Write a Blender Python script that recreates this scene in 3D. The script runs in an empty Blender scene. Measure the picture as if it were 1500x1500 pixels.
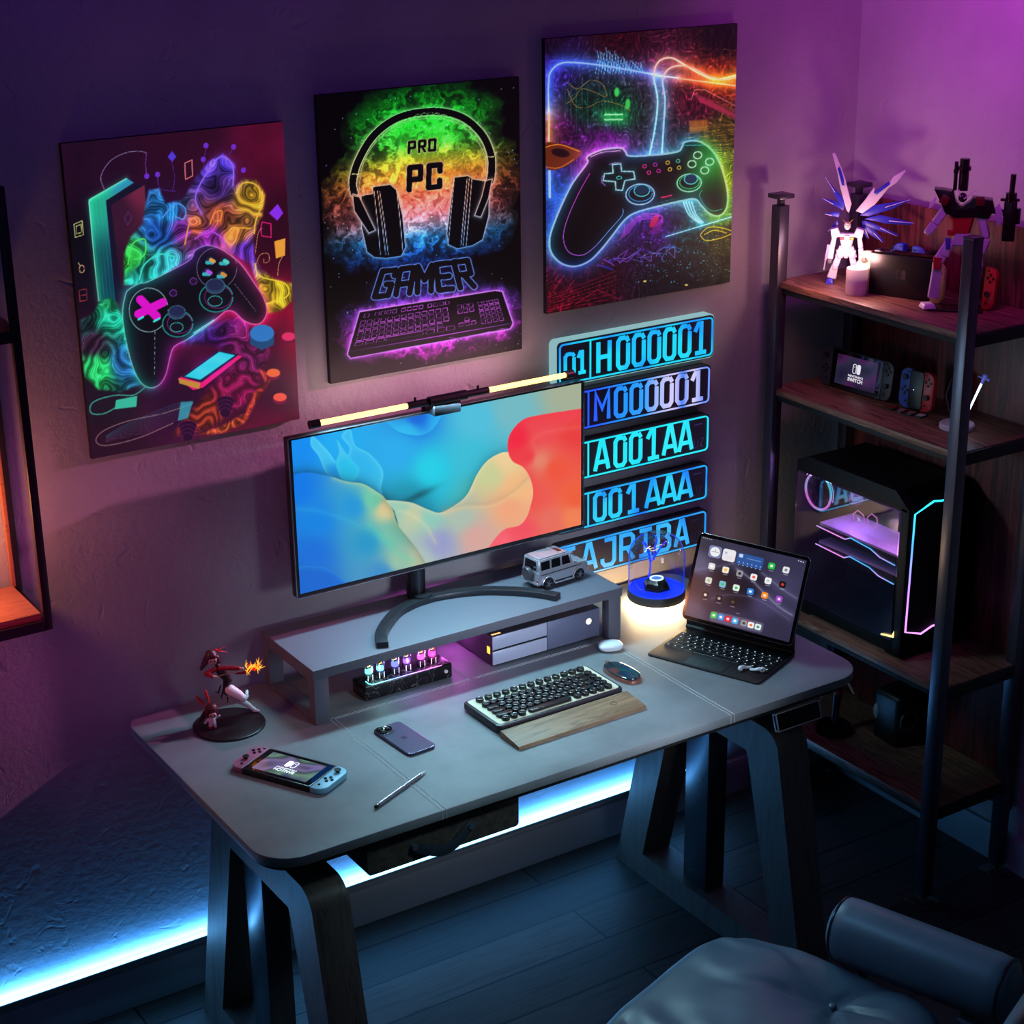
import bpy, bmesh, math, random
import numpy as np
from mathutils import Vector, Matrix, Euler
random.seed(7)
SC = bpy.context.scene
COL = SC.collection
PI = math.pi

# ------------------------------------------------------------------ colour
def lin(c):
    c = c / 255.0
    return c / 12.92 if c <= 0.04045 else ((c + 0.055) / 1.055) ** 2.4
def rgb(r, g, b):
    return (lin(r), lin(g), lin(b), 1.0)

# ------------------------------------------------------------------ materials
MATS = {}
def pm(name, col, rough=0.5, metal=0.0, em=None, es=0.0, trans=0.0, ior=1.45, coat=0.0, spec=0.5, alpha=1.0):
    if name in MATS: return MATS[name]
    m = bpy.data.materials.new(name); m.use_nodes = True
    p = m.node_tree.nodes['Principled BSDF']
    p.inputs['Base Color'].default_value = col
    p.inputs['Roughness'].default_value = rough
    p.inputs['Metallic'].default_value = metal
    p.inputs['IOR'].default_value = ior
    p.inputs['Transmission Weight'].default_value = trans
    p.inputs['Coat Weight'].default_value = coat
    p.inputs['Specular IOR Level'].default_value = spec
    p.inputs['Alpha'].default_value = alpha
    if em is not None:
        p.inputs['Emission Color'].default_value = em
        p.inputs['Emission Strength'].default_value = es
    # a faint procedural roughness variation so no surface is perfectly flat
    if trans == 0.0 and em is None:
        nt = m.node_tree
        n = nt.nodes.new('ShaderNodeTexNoise'); n.inputs['Scale'].default_value = 35
        tc = nt.nodes.new('ShaderNodeTexCoord')
        nt.links.new(tc.outputs['Object'], n.inputs['Vector'])
        mr = nt.nodes.new('ShaderNodeMapRange')
        dv = .015 if metal > .3 else .05
        mr.inputs['To Min'].default_value = max(0.02, rough - dv); mr.inputs['To Max'].default_value = min(1, rough + dv)
        nt.links.new(n.outputs['Fac'], mr.inputs['Value'])
        nt.links.new(mr.outputs['Result'], p.inputs['Roughness'])
    MATS[name] = m
    return m
def nodes_of(name, rough=0.6, metal=0.0):
    m = bpy.data.materials.new(name); m.use_nodes = True
    nt = m.node_tree; p = nt.nodes['Principled BSDF']
    p.inputs['Roughness'].default_value = rough; p.inputs['Metallic'].default_value = metal
    MATS[name] = m
    return m, nt, p
def node(nt, t, **kw):
    n = nt.nodes.new(t)
    for k, v in kw.items():
        if k in n.inputs: n.inputs[k].default_value = v
        else: setattr(n, k, v)
    return n
def ramp(nt, stops):
    r = nt.nodes.new('ShaderNodeValToRGB'); e = r.color_ramp.elements
    while len(e) > 1: e.remove(e[-1])
    e[0].position = stops[0][0]; e[0].color = stops[0][1]
    for pos, c in stops[1:]:
        x = e.new(pos); x.color = c
    return r
def plaster(name, c1, c2, bump=0.5):
    m, nt, p = nodes_of(name, 0.85)
    tc = node(nt, 'ShaderNodeTexCoord')
    n1 = node(nt, 'ShaderNodeTexNoise', Scale=3.0, Detail=6.0)
    n2 = node(nt, 'ShaderNodeTexNoise', Scale=55.0, Detail=5.0, Roughness=0.62)
    n3 = node(nt, 'ShaderNodeTexNoise', Scale=14.0, Detail=4.0, Distortion=1.5)
    for n in (n1, n2, n3): nt.links.new(tc.outputs['Object'], n.inputs['Vector'])
    r = ramp(nt, [(0.3, c1), (0.7, c2)])
    nt.links.new(n1.outputs['Fac'], r.inputs['Fac']); nt.links.new(r.outputs['Color'], p.inputs['Base Color'])
    pit = node(nt, 'ShaderNodeMapRange'); pit.inputs['From Min'].default_value = .62; pit.inputs['From Max'].default_value = .75
    pit.inputs['To Min'].default_value = 0; pit.inputs['To Max'].default_value = -.8
    nt.links.new(n3.outputs['Fac'], pit.inputs['Value'])
    ad = node(nt, 'ShaderNodeMath', operation='ADD')
    nt.links.new(n2.outputs['Fac'], ad.inputs[0]); nt.links.new(pit.outputs['Result'], ad.inputs[1])
    b = node(nt, 'ShaderNodeBump', Strength=bump, Distance=0.004)
    nt.links.new(ad.outputs[0], b.inputs['Height']); nt.links.new(b.outputs['Normal'], p.inputs['Normal'])
    return m
def wood(name, stops, scale=(1, 12, 12), rough=0.45, ns=6.0, bump=0.15, coords='Object', spec=0.5):
    m, nt, p = nodes_of(name, rough)
    p.inputs['Specular IOR Level'].default_value = spec
    tc = node(nt, 'ShaderNodeTexCoord'); mp = node(nt, 'ShaderNodeMapping')
    mp.inputs['Scale'].default_value = scale
    nt.links.new(tc.outputs[coords], mp.inputs['Vector'])
    n = node(nt, 'ShaderNodeTexNoise', Scale=ns, Detail=8.0, Roughness=0.65, Distortion=0.9)
    nt.links.new(mp.outputs['Vector'], n.inputs['Vector'])
    r = ramp(nt, stops)
    nt.links.new(n.outputs['Fac'], r.inputs['Fac']); nt.links.new(r.outputs['Color'], p.inputs['Base Color'])
    b = node(nt, 'ShaderNodeBump', Strength=bump, Distance=0.002)
    nt.links.new(n.outputs['Fac'], b.inputs['Height']); nt.links.new(b.outputs['Normal'], p.inputs['Normal'])
    return m
def emis(name, col, s):
    return pm(name, (0.01, 0.01, 0.01, 1), 0.4, em=col, es=s)

# ------------------------------------------------------------------ mesh builder
class MB:
    def __init__(self): self.bm = bmesh.new(); self.M = Matrix.Identity(4); self.mi = 0
    def _fin(self, verts, sharp=None):
        fs = set()
        for v in verts:
            v.co = self.M @ v.co
            for f in v.link_faces: fs.add(f)
        for f in fs: f.material_index = self.mi
    def box(self, c, s, bev=0.0, rot=None, seg=2, taper=None):
        r = bmesh.ops.create_cube(self.bm, size=1.0); vs = r['verts']
        for v in vs:
            t = 1.0
            x, y, z = v.co
            if taper and z > 0: x *= taper[0]; y *= taper[1]
            v.co = Vector((x * s[0], y * s[1], z * s[2]))
        if bev > 0:
            es = list({e for v in vs for e in v.link_edges})
            o = bmesh.ops.bevel(self.bm, geom=es, offset=bev, segments=seg, profile=0.5, affect='EDGES')
            vs = list({v for f in o['faces'] for v in f.verts} | {v for v in vs if v.is_valid})
        R = (rot.to_matrix() if isinstance(rot, Euler) else rot) if rot is not None else Matrix.Identity(3)
        for v in vs: v.co = R @ v.co + Vector(c)
        self._fin(vs); return self
    def box2(self, a, b, bev=0.0, seg=2):
        return self.box([(a[i] + b[i]) / 2 for i in range(3)], [abs(b[i] - a[i]) for i in range(3)], bev, seg=seg)
    def prism(self, poly, h, plane='xy', z=0.0, bev=0.0):
        """extruded polygon; plane xy -> along z, xz -> along y, yz -> along x, from z to z+h"""
        def P(a, b, t):
            return {'xy': (a, b, t), 'xz': (a, t, b), 'yz': (t, a, b)}[plane]
        v0 = [self.bm.verts.new(P(a, b, z)) for a, b in poly]
        v1 = [self.bm.verts.new(P(a, b, z + h)) for a, b in poly]
        n = len(poly)
        fs = [self.bm.faces.new(v0), self.bm.faces.new(v1)]
        for i in range(n): fs.append(self.bm.faces.new((v0[i], v0[(i + 1) % n], v1[(i + 1) % n], v1[i])))
        bmesh.ops.recalc_face_normals(self.bm, faces=fs)
        vs = v0 + v1
        if bev > 0:
            es = [e for e in {e for f in fs[:2] for e in f.edges}]
            o = bmesh.ops.bevel(self.bm, geom=es, offset=bev, segments=2, profile=0.5, affect='EDGES')
            vs = list({v for f in o['faces'] for v in f.verts} | {v for v in vs if v.is_valid})
        self._fin(vs); return self
    def tube(self, pts, r, n=10, cap=True, closed=False, flat=1.0, up=None):
        pts = [Vector(p) for p in pts]; m = len(pts)
        rr = r if isinstance(r, (list, tuple)) else [r] * m
        rings = []; prev = None
        for i, p in enumerate(pts):
            if closed: d = pts[(i + 1) % m] - pts[i - 1]
            else: d = pts[min(i + 1, m - 1)] - pts[max(i - 1, 0)]
            if d.length < 1e-9: d = Vector((0, 0, 1))
            d.normalize()
            if up is not None: a = Vector(up)
            else: a = prev if prev is not None else (Vector((0, 0, 1)) if abs(d.z) < .9 else Vector((1, 0, 0)))
            a = a - d * a.dot(d)
            if a.length < 1e-6: a = d.orthogonal()
            a.normalize(); prev = a; b = d.cross(a)
            rings.append([self.bm.verts.new(p + (a * math.cos(2 * PI * k / n) * flat + b * math.sin(2 * PI * k / n)) * rr[i]) for k in range(n)])
        rng = m if closed else m - 1
        for i in range(rng):
            A, B = rings[i], rings[(i + 1) % m]
            for k in range(n): self.bm.faces.new((A[k], A[(k + 1) % n], B[(k + 1) % n], B[k]))
        if cap and not closed:
            self.bm.faces.new(rings[0][::-1]); self.bm.faces.new(rings[-1])
        self._fin([v for q in rings for v in q]); return self
    def cyl(self, p0, p1, r0, r1=None, n=24):
        return self.tube([p0, p1], [r0, r0 if r1 is None else r1], n)
    def lathe(self, prof, c=(0, 0, 0), n=40, sx=1.0, sy=1.0, axis='z'):
        c = Vector(c); rings = []
        def pt(r, z, a):
            x, y = r * math.cos(a) * sx, r * math.sin(a) * sy
            return {'z': Vector((x, y, z)), 'y': Vector((x, z, y)), 'x': Vector((z, x, y))}[axis] + c
        for r, z in prof:
            if r < 1e-7: rings.append([self.bm.verts.new(pt(0, z, 0))])
            else: rings.append([self.bm.verts.new(pt(r, z, 2 * PI * k / n)) for k in range(n)])
        fs = []
        for A, B in zip(rings[:-1], rings[1:]):
            for k in range(n):
                k2 = (k + 1) % n
                if len(A) == 1 and len(B) == 1: continue
                if len(A) == 1: fs.append(self.bm.faces.new((A[0], B[k2], B[k])))
                elif len(B) == 1: fs.append(self.bm.faces.new((A[k], A[k2], B[0])))
                else: fs.append(self.bm.faces.new((A[k], A[k2], B[k2], B[k])))
        bmesh.ops.recalc_face_normals(self.bm, faces=fs)
        self._fin([v for q in rings for v in q]); return self
    def ell(self, c, r, n=20, rot=None):
        o = bmesh.ops.create_uvsphere(self.bm, u_segments=n, v_segments=max(8, n // 2), radius=1.0)
        R = rot.to_matrix() if isinstance(rot, Euler) else (rot if rot is not None else Matrix.Identity(3))
        for v in o['verts']: v.co = R @ Vector((v.co.x * r[0], v.co.y * r[1], v.co.z * r[2])) + Vector(c)
        self._fin(o['verts']); return self
    def quad(self, a, b, c, d):
        vs = [self.bm.verts.new(p) for p in (a, b, c, d)]; self.bm.faces.new(vs); self._fin(vs); return self
    def grid(self, f, nu, nv, closeu=False):
        V = [[self.bm.verts.new(f(i / (nu if closeu else nu - 1), j / (nv - 1))) for j in range(nv)] for i in range(nu)]
        for i in range(nu if closeu else nu - 1):
            for j in range(nv - 1):
                a = (i + 1) % nu
                self.bm.faces.new((V[i][j], V[a][j], V[a][j + 1], V[i][j + 1]))
        self._fin([v for q in V for v in q]); return self
    def ribbon(self, pts, w, t, plane_o, ex, ey, en, closed=False):
        """flat mitred stroke: pts in 2D, laid on the plane (origin, ex, ey), thickness t along en"""
        P = [Vector((p[0], p[1])) for p in pts]; m = len(P); L = []; R = []
        for i in range(m):
            a = P[i - 1] if (i > 0 or closed) else None
            b = P[(i + 1) % m] if (i < m - 1 or closed) else None
            d1 = (P[i] - a).normalized() if a is not None else None
            d2 = (b - P[i]).normalized() if b is not None else None
            if d1 is None: d1 = d2
            if d2 is None: d2 = d1
            n1 = Vector((-d1.y, d1.x)); n2 = Vector((-d2.y, d2.x)); n = (n1 + n2)
            if n.length < 1e-6: n = n1
            n.normalize(); k = min(1.6, 1 / max(.3, n.dot(n1)))
            L.append(P[i] + n * w / 2 * k); R.append(P[i] - n * w / 2 * k)
        O, ex, ey, en = Vector(plane_o), Vector(ex), Vector(ey), Vector(en)
        mk = lambda q, h: self.bm.verts.new(O + ex * q.x + ey * q.y + en * h)
        l0 = [mk(q, 0) for q in L]; r0 = [mk(q, 0) for q in R]; l1 = [mk(q, t) for q in L]; r1 = [mk(q, t) for q in R]
        for i in range(m if closed else m - 1):
            j = (i + 1) % m
            self.bm.faces.new((l1[i], l1[j], r1[j], r1[i])); self.bm.faces.new((l0[i], r0[i], r0[j], l0[j]))
            self.bm.faces.new((l0[i], l0[j], l1[j], l1[i])); self.bm.faces.new((r0[j], r0[i], r1[i], r1[j]))
        if not closed:
            self.bm.faces.new((l0[0], l1[0], r1[0], r0[0])); self.bm.faces.new((l0[-1], r0[-1], r1[-1], l1[-1]))
        self._fin(l0 + r0 + l1 + r1); return self
    def build(self, name, mat, parent=None, smooth=35, loc=None, rot=None):
        me = bpy.data.meshes.new(name)
        bmesh.ops.recalc_face_normals(self.bm, faces=self.bm.faces[:])
        self.bm.to_mesh(me); self.bm.free()
        for m in (mat if isinstance(mat, (list, tuple)) else [mat]): me.materials.append(m)
        if smooth:
            for p in me.polygons: p.use_smooth = True
            if smooth < 180: me.set_sharp_from_angle(angle=math.radians(smooth))
        o = bpy.data.objects.new(name, me); COL.objects.link(o)
        if parent is not None: o.parent = parent
        if loc is not None: o.location = loc
        if rot is not None: o.rotation_euler = rot
        return o

def thing(name, label, cat, loc=(0, 0, 0), rotz=0.0, group=None, rot=None):
    o = bpy.data.objects.new(name, None); COL.objects.link(o)
    o.empty_display_size = 0.05
    o.location = loc; o.rotation_euler = rot if rot is not None else (0, 0, rotz)
    o['label'] = label; o['category'] = cat
    if group: o['group'] = group
    return o
def tag(o, label, cat, group=None, kind=None):
    o['label'] = label; o['category'] = cat
    if group: o['group'] = group
    if kind: o['kind'] = kind
    return o
def struct(name, mb, mat, label, cat, smooth=35):
    o = mb.build(name, mat, smooth=smooth); o['kind'] = 'structure'; o['label'] = label; o['category'] = cat
    return o
def dup(root, loc=None, rotz=None, label=None, group=None):
    def cp(o, par):
        c = o.copy(); COL.objects.link(c); c.parent = par
        for ch in [q for q in bpy.data.objects if q.parent == o]: cp(ch, c)
        return c
    kids = {}
    c = cp(root, None)
    if loc is not None: c.location = loc
    if rotz is not None: c.rotation_euler = (0, 0, rotz)
    if label: c['label'] = label
    if group: c['group'] = group
    return c
def rrect(w, d, r, n=6, cx=0.0, cy=0.0):
    out = []
    rs = r if isinstance(r, (list, tuple)) else [r] * 4
    for (sx, sy, a0), q in zip(((1, 1, 0), (-1, 1, 90), (-1, -1, 180), (1, -1, 270)), rs):
        for k in range(n + 1):
            a = math.radians(a0 + 90 * k / n)
            out.append((cx + sx * (w / 2 - q) + q * math.cos(a), cy + sy * (d / 2 - q) + q * math.sin(a)))
    return out
def crom(pts, k=6, closed=False):
    P = [np.array(p, float) for p in pts]; n = len(P); out = []
    rng = n if closed else n - 1
    for i in range(rng):
        g = (lambda j: P[j % n]) if closed else (lambda j: P[min(max(j, 0), n - 1)])
        p0, p1, p2, p3 = g(i - 1), g(i), g(i + 1), g(i + 2)
        for t in np.linspace(0, 1, k, endpoint=False):
            out.append(0.5 * ((2 * p1) + (-p0 + p2) * t + (2 * p0 - 5 * p1 + 4 * p2 - p3) * t * t + (-p0 + 3 * p1 - 3 * p2 + p3) * t ** 3))
    if not closed: out.append(P[-1])
    return [tuple(p) for p in out]
def mod_mesh(o, setup):
    """apply modifiers through the depsgraph, no operators"""
    setup(o)
    dg = bpy.context.evaluated_depsgraph_get(); dg.update()
    me = bpy.data.meshes.new_from_object(o.evaluated_get(dg))
    o.modifiers.clear(); old = o.data; o.data = me; bpy.data.meshes.remove(old)
    return o
def blob(name, caps, voxel, mat, parent, smooth_it=3, extra=None):
    """one continuous surface grown over tapered limbs [(p0,p1,r0,r1)...]"""
    mb = MB()
    for p0, p1, r0, r1 in caps:
        p0, p1 = Vector(p0), Vector(p1)
        pts = [p0.lerp(p1, t / 5) for t in range(6)]
        mb.tube(pts, [r0 + (r1 - r0) * t / 5 for t in range(6)], 12)
        mb.ell(p0, (r0, r0, r0), 12); mb.ell(p1, (r1, r1, r1), 12)
    if extra: extra(mb)
    o = mb.build(name, mat, parent)
    def s(o):
        m = o.modifiers.new('r', 'REMESH'); m.mode = 'VOXEL'; m.voxel_size = voxel; m.use_smooth_shade = True
        m = o.modifiers.new('s', 'SMOOTH'); m.iterations = smooth_it; m.factor = 0.6
    mod_mesh(o, s)
    for p in o.data.polygons: p.use_smooth = True
    if not o.data.materials: o.data.materials.append(mat)
    return o
_fc = {}
def text(name, s, size, mat, parent, loc, rot, ext=0.0004, align='CENTER', sx=1.0, bold=0.0):
    cu = bpy.data.curves.new(name, 'FONT'); cu.body = s; cu.size = size; cu.align_x = align; cu.align_y = 'CENTER'
    cu.extrude = ext; cu.offset = bold; cu.resolution_u = 3
    t = bpy.data.objects.new(name, cu); COL.objects.link(t)
    dg = bpy.context.evaluated_depsgraph_get(); dg.update()
    me = bpy.data.meshes.new_from_object(t.evaluated_get(dg))
    bpy.data.objects.remove(t); bpy.data.curves.remove(cu)
    for v in me.vertices: v.co.x *= sx
    me.materials.clear(); me.materials.append(mat); me.name = name
    o = bpy.data.objects.new(name, me); COL.objects.link(o); o.parent = parent; o.location = loc; o.rotation_euler = rot
    return o

# ------------------------------------------------------------------ painted surfaces (vertex colours)
def homog(src, dst):
    A = []; b = []
    for (x, y), (u, v) in zip(src, dst):
        A += [[x, y, 1, 0, 0, 0, -u * x, -u * y], [0, 0, 0, x, y, 1, -v * x, -v * y]]; b += [u, v]
    h = np.linalg.solve(np.array(A, float), np.array(b, float))
    return np.append(h, 1).reshape(3, 3)
_rng = np.random.RandomState(3)
_lat = _rng.rand(257, 257)
def vnoise(x, y):
    xi = np.floor(x).astype(int); yi = np.floor(y).astype(int); fx = x - xi; fy = y - yi
    fx = fx * fx * (3 - 2 * fx); fy = fy * fy * (3 - 2 * fy)
    g = lambda a, b: _lat[a % 256, b % 256]
    return (g(xi, yi) * (1 - fx) + g(xi + 1, yi) * fx) * (1 - fy) + (g(xi, yi + 1) * (1 - fx) + g(xi + 1, yi + 1) * fx) * fy
def fbm(x, y, o=5, ridge=False):
    s = 0; a = 0.5; t = 0
    for k in range(o):
        n = vnoise(x * 2 ** k + 17 * k, y * 2 ** k + 31 * k)
        if ridge: n = 1 - abs(2 * n - 1)
        s = s + a * n; t += a; a *= .5
    return s / t
class Art:
    """a printed or lit picture: colours are worked out for every point of a flat surface"""
    def __init__(s, W, H, corners):
        s.W, s.H = W, H
        h = homog([(0, 0), (1, 0), (1, 1), (0, 1)], corners)
        u, v = np.meshgrid(np.linspace(0, 1, W), np.linspace(0, 1, H))
        q = h @ np.stack([u.ravel(), v.ravel(), np.ones(W * H)])
        s.X = q[0] / q[2]; s.Y = q[1] / q[2]; s.U = u.ravel(); s.V = v.ravel()
        s.C = np.zeros((W * H, 3))
    def idw(s, pts, p=2.5, X=None, Y=None):
        X = s.X if X is None else X; Y = s.Y if Y is None else Y
        num = 0; den = 0
        for (x, y), c in pts:
            w = 1 / (((X - x) ** 2 + (Y - y) ** 2) ** (p / 2) + 1e-3)
            num = num + w[:, None] * np.array(c, float); den = den + w
        return num / den[:, None]
    def dist(s, pts, closed=False):
        d = np.full(s.X.shape, 1e9)
        P = list(pts) + ([pts[0]] if closed else [])
        for (x0, y0), (x1, y1) in zip(P[:-1], P[1:]):
            dx, dy = x1 - x0, y1 - y0; L = dx * dx + dy * dy + 1e-9
            t = np.clip(((s.X - x0) * dx + (s.Y - y0) * dy) / L, 0, 1)
            d = np.minimum(d, (s.X - x0 - t * dx) ** 2 + (s.Y - y0 - t * dy) ** 2)
        return np.sqrt(d)
    def inside(s, pts):
        r = np.zeros(s.X.shape, bool); n = len(pts)
        for i in range(n):
            x0, y0 = pts[i]; x1, y1 = pts[(i + 1) % n]
            if y0 == y1: continue
            c = ((y0 > s.Y) != (y1 > s.Y)) & (s.X < (x1 - x0) * (s.Y - y0) / (y1 - y0) + x0)
            r ^= c
        return r
    def over(s, a, c):
        a = np.clip(a, 0, 1)[:, None]; s.C = s.C * (1 - a) + np.array(c, float) * a
    def fill(s, pts, c, soft=0.0, a=1.0):
        m = s.inside(pts)
        if soft > 0:
            d = s.dist(pts, True); al = np.clip(0.5 + np.where(m, d, -d) / soft, 0, 1) * a
        else: al = m * a
        s.over(al, c)
    def stroke(s, pts, w, c, closed=False, soft=1.6, a=1.0):
        d = s.dist(pts, closed); s.over(np.clip((w / 2 - d) / soft + .5, 0, 1) * a, c)
    def glow(s, pts, w, c, closed=False, k=1.0, d=None):
        d = s.dist(pts, closed) if d is None else d
        s.C = s.C + (np.exp(-(d / w) ** 1.3) * k)[:, None] * np.array(c, float)
    def neon(s, pts, w, c, closed=False, core=(255, 255, 255), gw=3.0, k=.55):
        d = s.dist(pts, closed)
        s.C = s.C + (np.exp(-(d / (w * gw))) * k)[:, None] * np.array(c, float)
        s.over(np.clip((w / 2 - d) / 1.6 + .5, 0, 1), np.array(core, float) * .55 + np.array(c, float) * .45)
    def ring(s, c, rx, ry, rot=0, n=28):
        a = np.linspace(0, 2 * PI, n, endpoint=False); cr, sr = math.cos(rot), math.sin(rot)
        return [(c[0] + rx * math.cos(t) * cr - ry * math.sin(t) * sr, c[1] + rx * math.cos(t) * sr + ry * math.sin(t) * cr) for t in a]
    def mesh(s, name, mat, w, h, parent, loc, rot=(0, 0, 0), curve=None):
        """surface in local XZ (x right, z up), facing -y, origin at the lower left corner"""
        W, H = s.W, s.H
        co = np.zeros((W * H, 3)); co[:, 0] = s.U * w; co[:, 2] = (1 - s.V) * h
        me = bpy.data.meshes.new(name)
        i = np.arange(W * H).reshape(H, W)
        f = np.stack([i[1:, :-1], i[1:, 1:], i[:-1, 1:], i[:-1, :-1]], -1).reshape(-1, 4)
        me.vertices.add(W * H); me.vertices.foreach_set('co', co.ravel())
        me.loops.add(f.size); me.loops.foreach_set('vertex_index', f.ravel())
        me.polygons.add(len(f)); me.polygons.foreach_set('loop_start', np.arange(0, f.size, 4))
        try: me.polygons.foreach_set('loop_total', np.full(len(f), 4))
        except Exception: pass
        me.update(calc_edges=True)
        at = me.color_attributes.new('Col', 'FLOAT_COLOR', 'POINT')
        c = np.clip(s.C, 0, 255) / 255
        c = np.where(c <= 0.04045, c / 12.92, ((c + 0.055) / 1.055) ** 2.4)
        at.data.foreach_set('color', np.concatenate([c, np.ones((W * H, 1))], 1).astype(np.float32).ravel())
        me.materials.append(mat)
        o = bpy.data.objects.new(name, me); COL.objects.link(o); o.parent = parent; o.location = loc; o.rotation_euler = rot
        return o
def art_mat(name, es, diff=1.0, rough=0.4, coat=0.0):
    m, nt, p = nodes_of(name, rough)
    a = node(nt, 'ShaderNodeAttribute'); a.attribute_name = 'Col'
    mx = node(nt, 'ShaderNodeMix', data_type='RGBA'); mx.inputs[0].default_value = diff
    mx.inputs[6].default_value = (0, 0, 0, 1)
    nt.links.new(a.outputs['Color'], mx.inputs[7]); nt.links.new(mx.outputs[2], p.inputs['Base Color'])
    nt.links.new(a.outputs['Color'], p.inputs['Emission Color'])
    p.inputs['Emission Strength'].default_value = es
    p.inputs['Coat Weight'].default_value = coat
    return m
# ------------------------------------------------------------------ thin clear glass (sheet): see-through with a mirror-like sheen
def thin_glass(name, tint=(1, 1, 1, 1), refl=.14, edge=.6):
    m = bpy.data.materials.new(name); m.use_nodes = True; nt = m.node_tree
    for n in list(nt.nodes): nt.nodes.remove(n)
    out = node(nt, 'ShaderNodeOutputMaterial'); tr = node(nt, 'ShaderNodeBsdfTransparent'); gl = node(nt, 'ShaderNodeBsdfGlossy')
    tr.inputs['Color'].default_value = tint; gl.inputs['Roughness'].default_value = .02
    lw = node(nt, 'ShaderNodeLayerWeight', Blend=.35); mr = node(nt, 'ShaderNodeMapRange')
    mr.inputs['To Min'].default_value = refl; mr.inputs['To Max'].default_value = edge
    nt.links.new(lw.outputs['Facing'], mr.inputs['Value']); mx = node(nt, 'ShaderNodeMixShader')
    nt.links.new(mr.outputs['Result'], mx.inputs[0]); nt.links.new(tr.outputs[0], mx.inputs[1]); nt.links.new(gl.outputs[0], mx.inputs[2])
    nt.links.new(mx.outputs[0], out.inputs['Surface']); MATS[name] = m
    return m

# ------------------------------------------------------------------ camera
CAM = bpy.data.cameras.new('camera'); CAM.lens = 2643.389 * 36 / 1500; CAM.sensor_width = 36
cam = bpy.data.objects.new('camera', CAM); COL.objects.link(cam)
_R = Matrix(((0.8395886, 0.19953932, -0.50524751), (-0.54307325, 0.28649539, -0.78929832), (-0.01274497, 0.93707228, 0.34890273)))
cam.matrix_world = Matrix.Translation((-1.783625, -3.549875, 2.58625)) @ _R.to_4x4()
CAM.clip_start = 0.05
SC.camera = cam
SC.view_settings.view_transform = 'Standard'; SC.view_settings.look = 'None'
SC.cycles.max_bounces = 8; SC.cycles.sample_clamp_indirect = 4.0
SC.cycles.use_denoising = True
W = bpy.data.worlds.new('world'); SC.world = W; W.use_nodes = True
W.node_tree.nodes['Background'].inputs[0].default_value = rgb(60, 66, 96)
W.node_tree.nodes['Background'].inputs[1].default_value = 0.035

# ------------------------------------------------------------------ shared materials
M_wall = plaster('wall_plaster', rgb(150, 146, 150), rgb(172, 168, 172))
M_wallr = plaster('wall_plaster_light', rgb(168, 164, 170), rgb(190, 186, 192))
M_base = pm('baseboard_paint', rgb(150, 160, 168), 0.45)
M_black = pm('black_plastic', rgb(16, 16, 18), 0.35)
M_blackm = pm('matte_black', rgb(20, 20, 22), 0.6)
M_metal = pm('dark_steel', rgb(64, 64, 70), 0.32, 0.85)
M_steel = pm('black_steel', rgb(46, 44, 50), 0.38, 0.7)
M_white = pm('white_plastic', rgb(225, 228, 235), 0.3)
M_grey = pm('grey_plastic', rgb(95, 96, 102), 0.4)
M_screenoff = pm('dark_glass', rgb(6, 6, 10), 0.08, coat=0.6)
M_wood = wood('shelf_wood', [(0.30, rgb(62, 36, 30)), (0.45, rgb(150, 104, 82)), (0.55, rgb(90, 56, 44)), (0.68, rgb(186, 136, 106))], scale=(11, .9, 11), ns=4)
M_panel = wood('panel_wood', [(0.30, rgb(34, 16, 18)), (0.45, rgb(132, 54, 56)), (0.55, rgb(62, 26, 28)), (0.70, rgb(160, 72, 70))], scale=(11, 11, .7), ns=3)
M_ltwood = wood('light_shelf_wood', [(0.25, rgb(120, 66, 46)), (0.5, rgb(178, 110, 76)), (0.7, rgb(150, 88, 60)), (0.85, rgb(200, 136, 98))], scale=(2, 22, 22), ns=3)
M_legwood = wood('leg_wood', [(0.2, rgb(50, 44, 42)), (0.5, rgb(98, 88, 82)), (0.65, rgb(70, 62, 58)), (0.85, rgb(120, 108, 100))], scale=(16, 8, 1.0), ns=3.5, rough=.5)
M_rest = wood('walnut', [(0.25, rgb(84, 60, 42)), (0.45, rgb(150, 120, 90)), (0.55, rgb(110, 82, 60)), (0.75, rgb(186, 156, 122))], scale=(1.6, 26, 20), ns=2.6, rough=.5)

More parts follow.
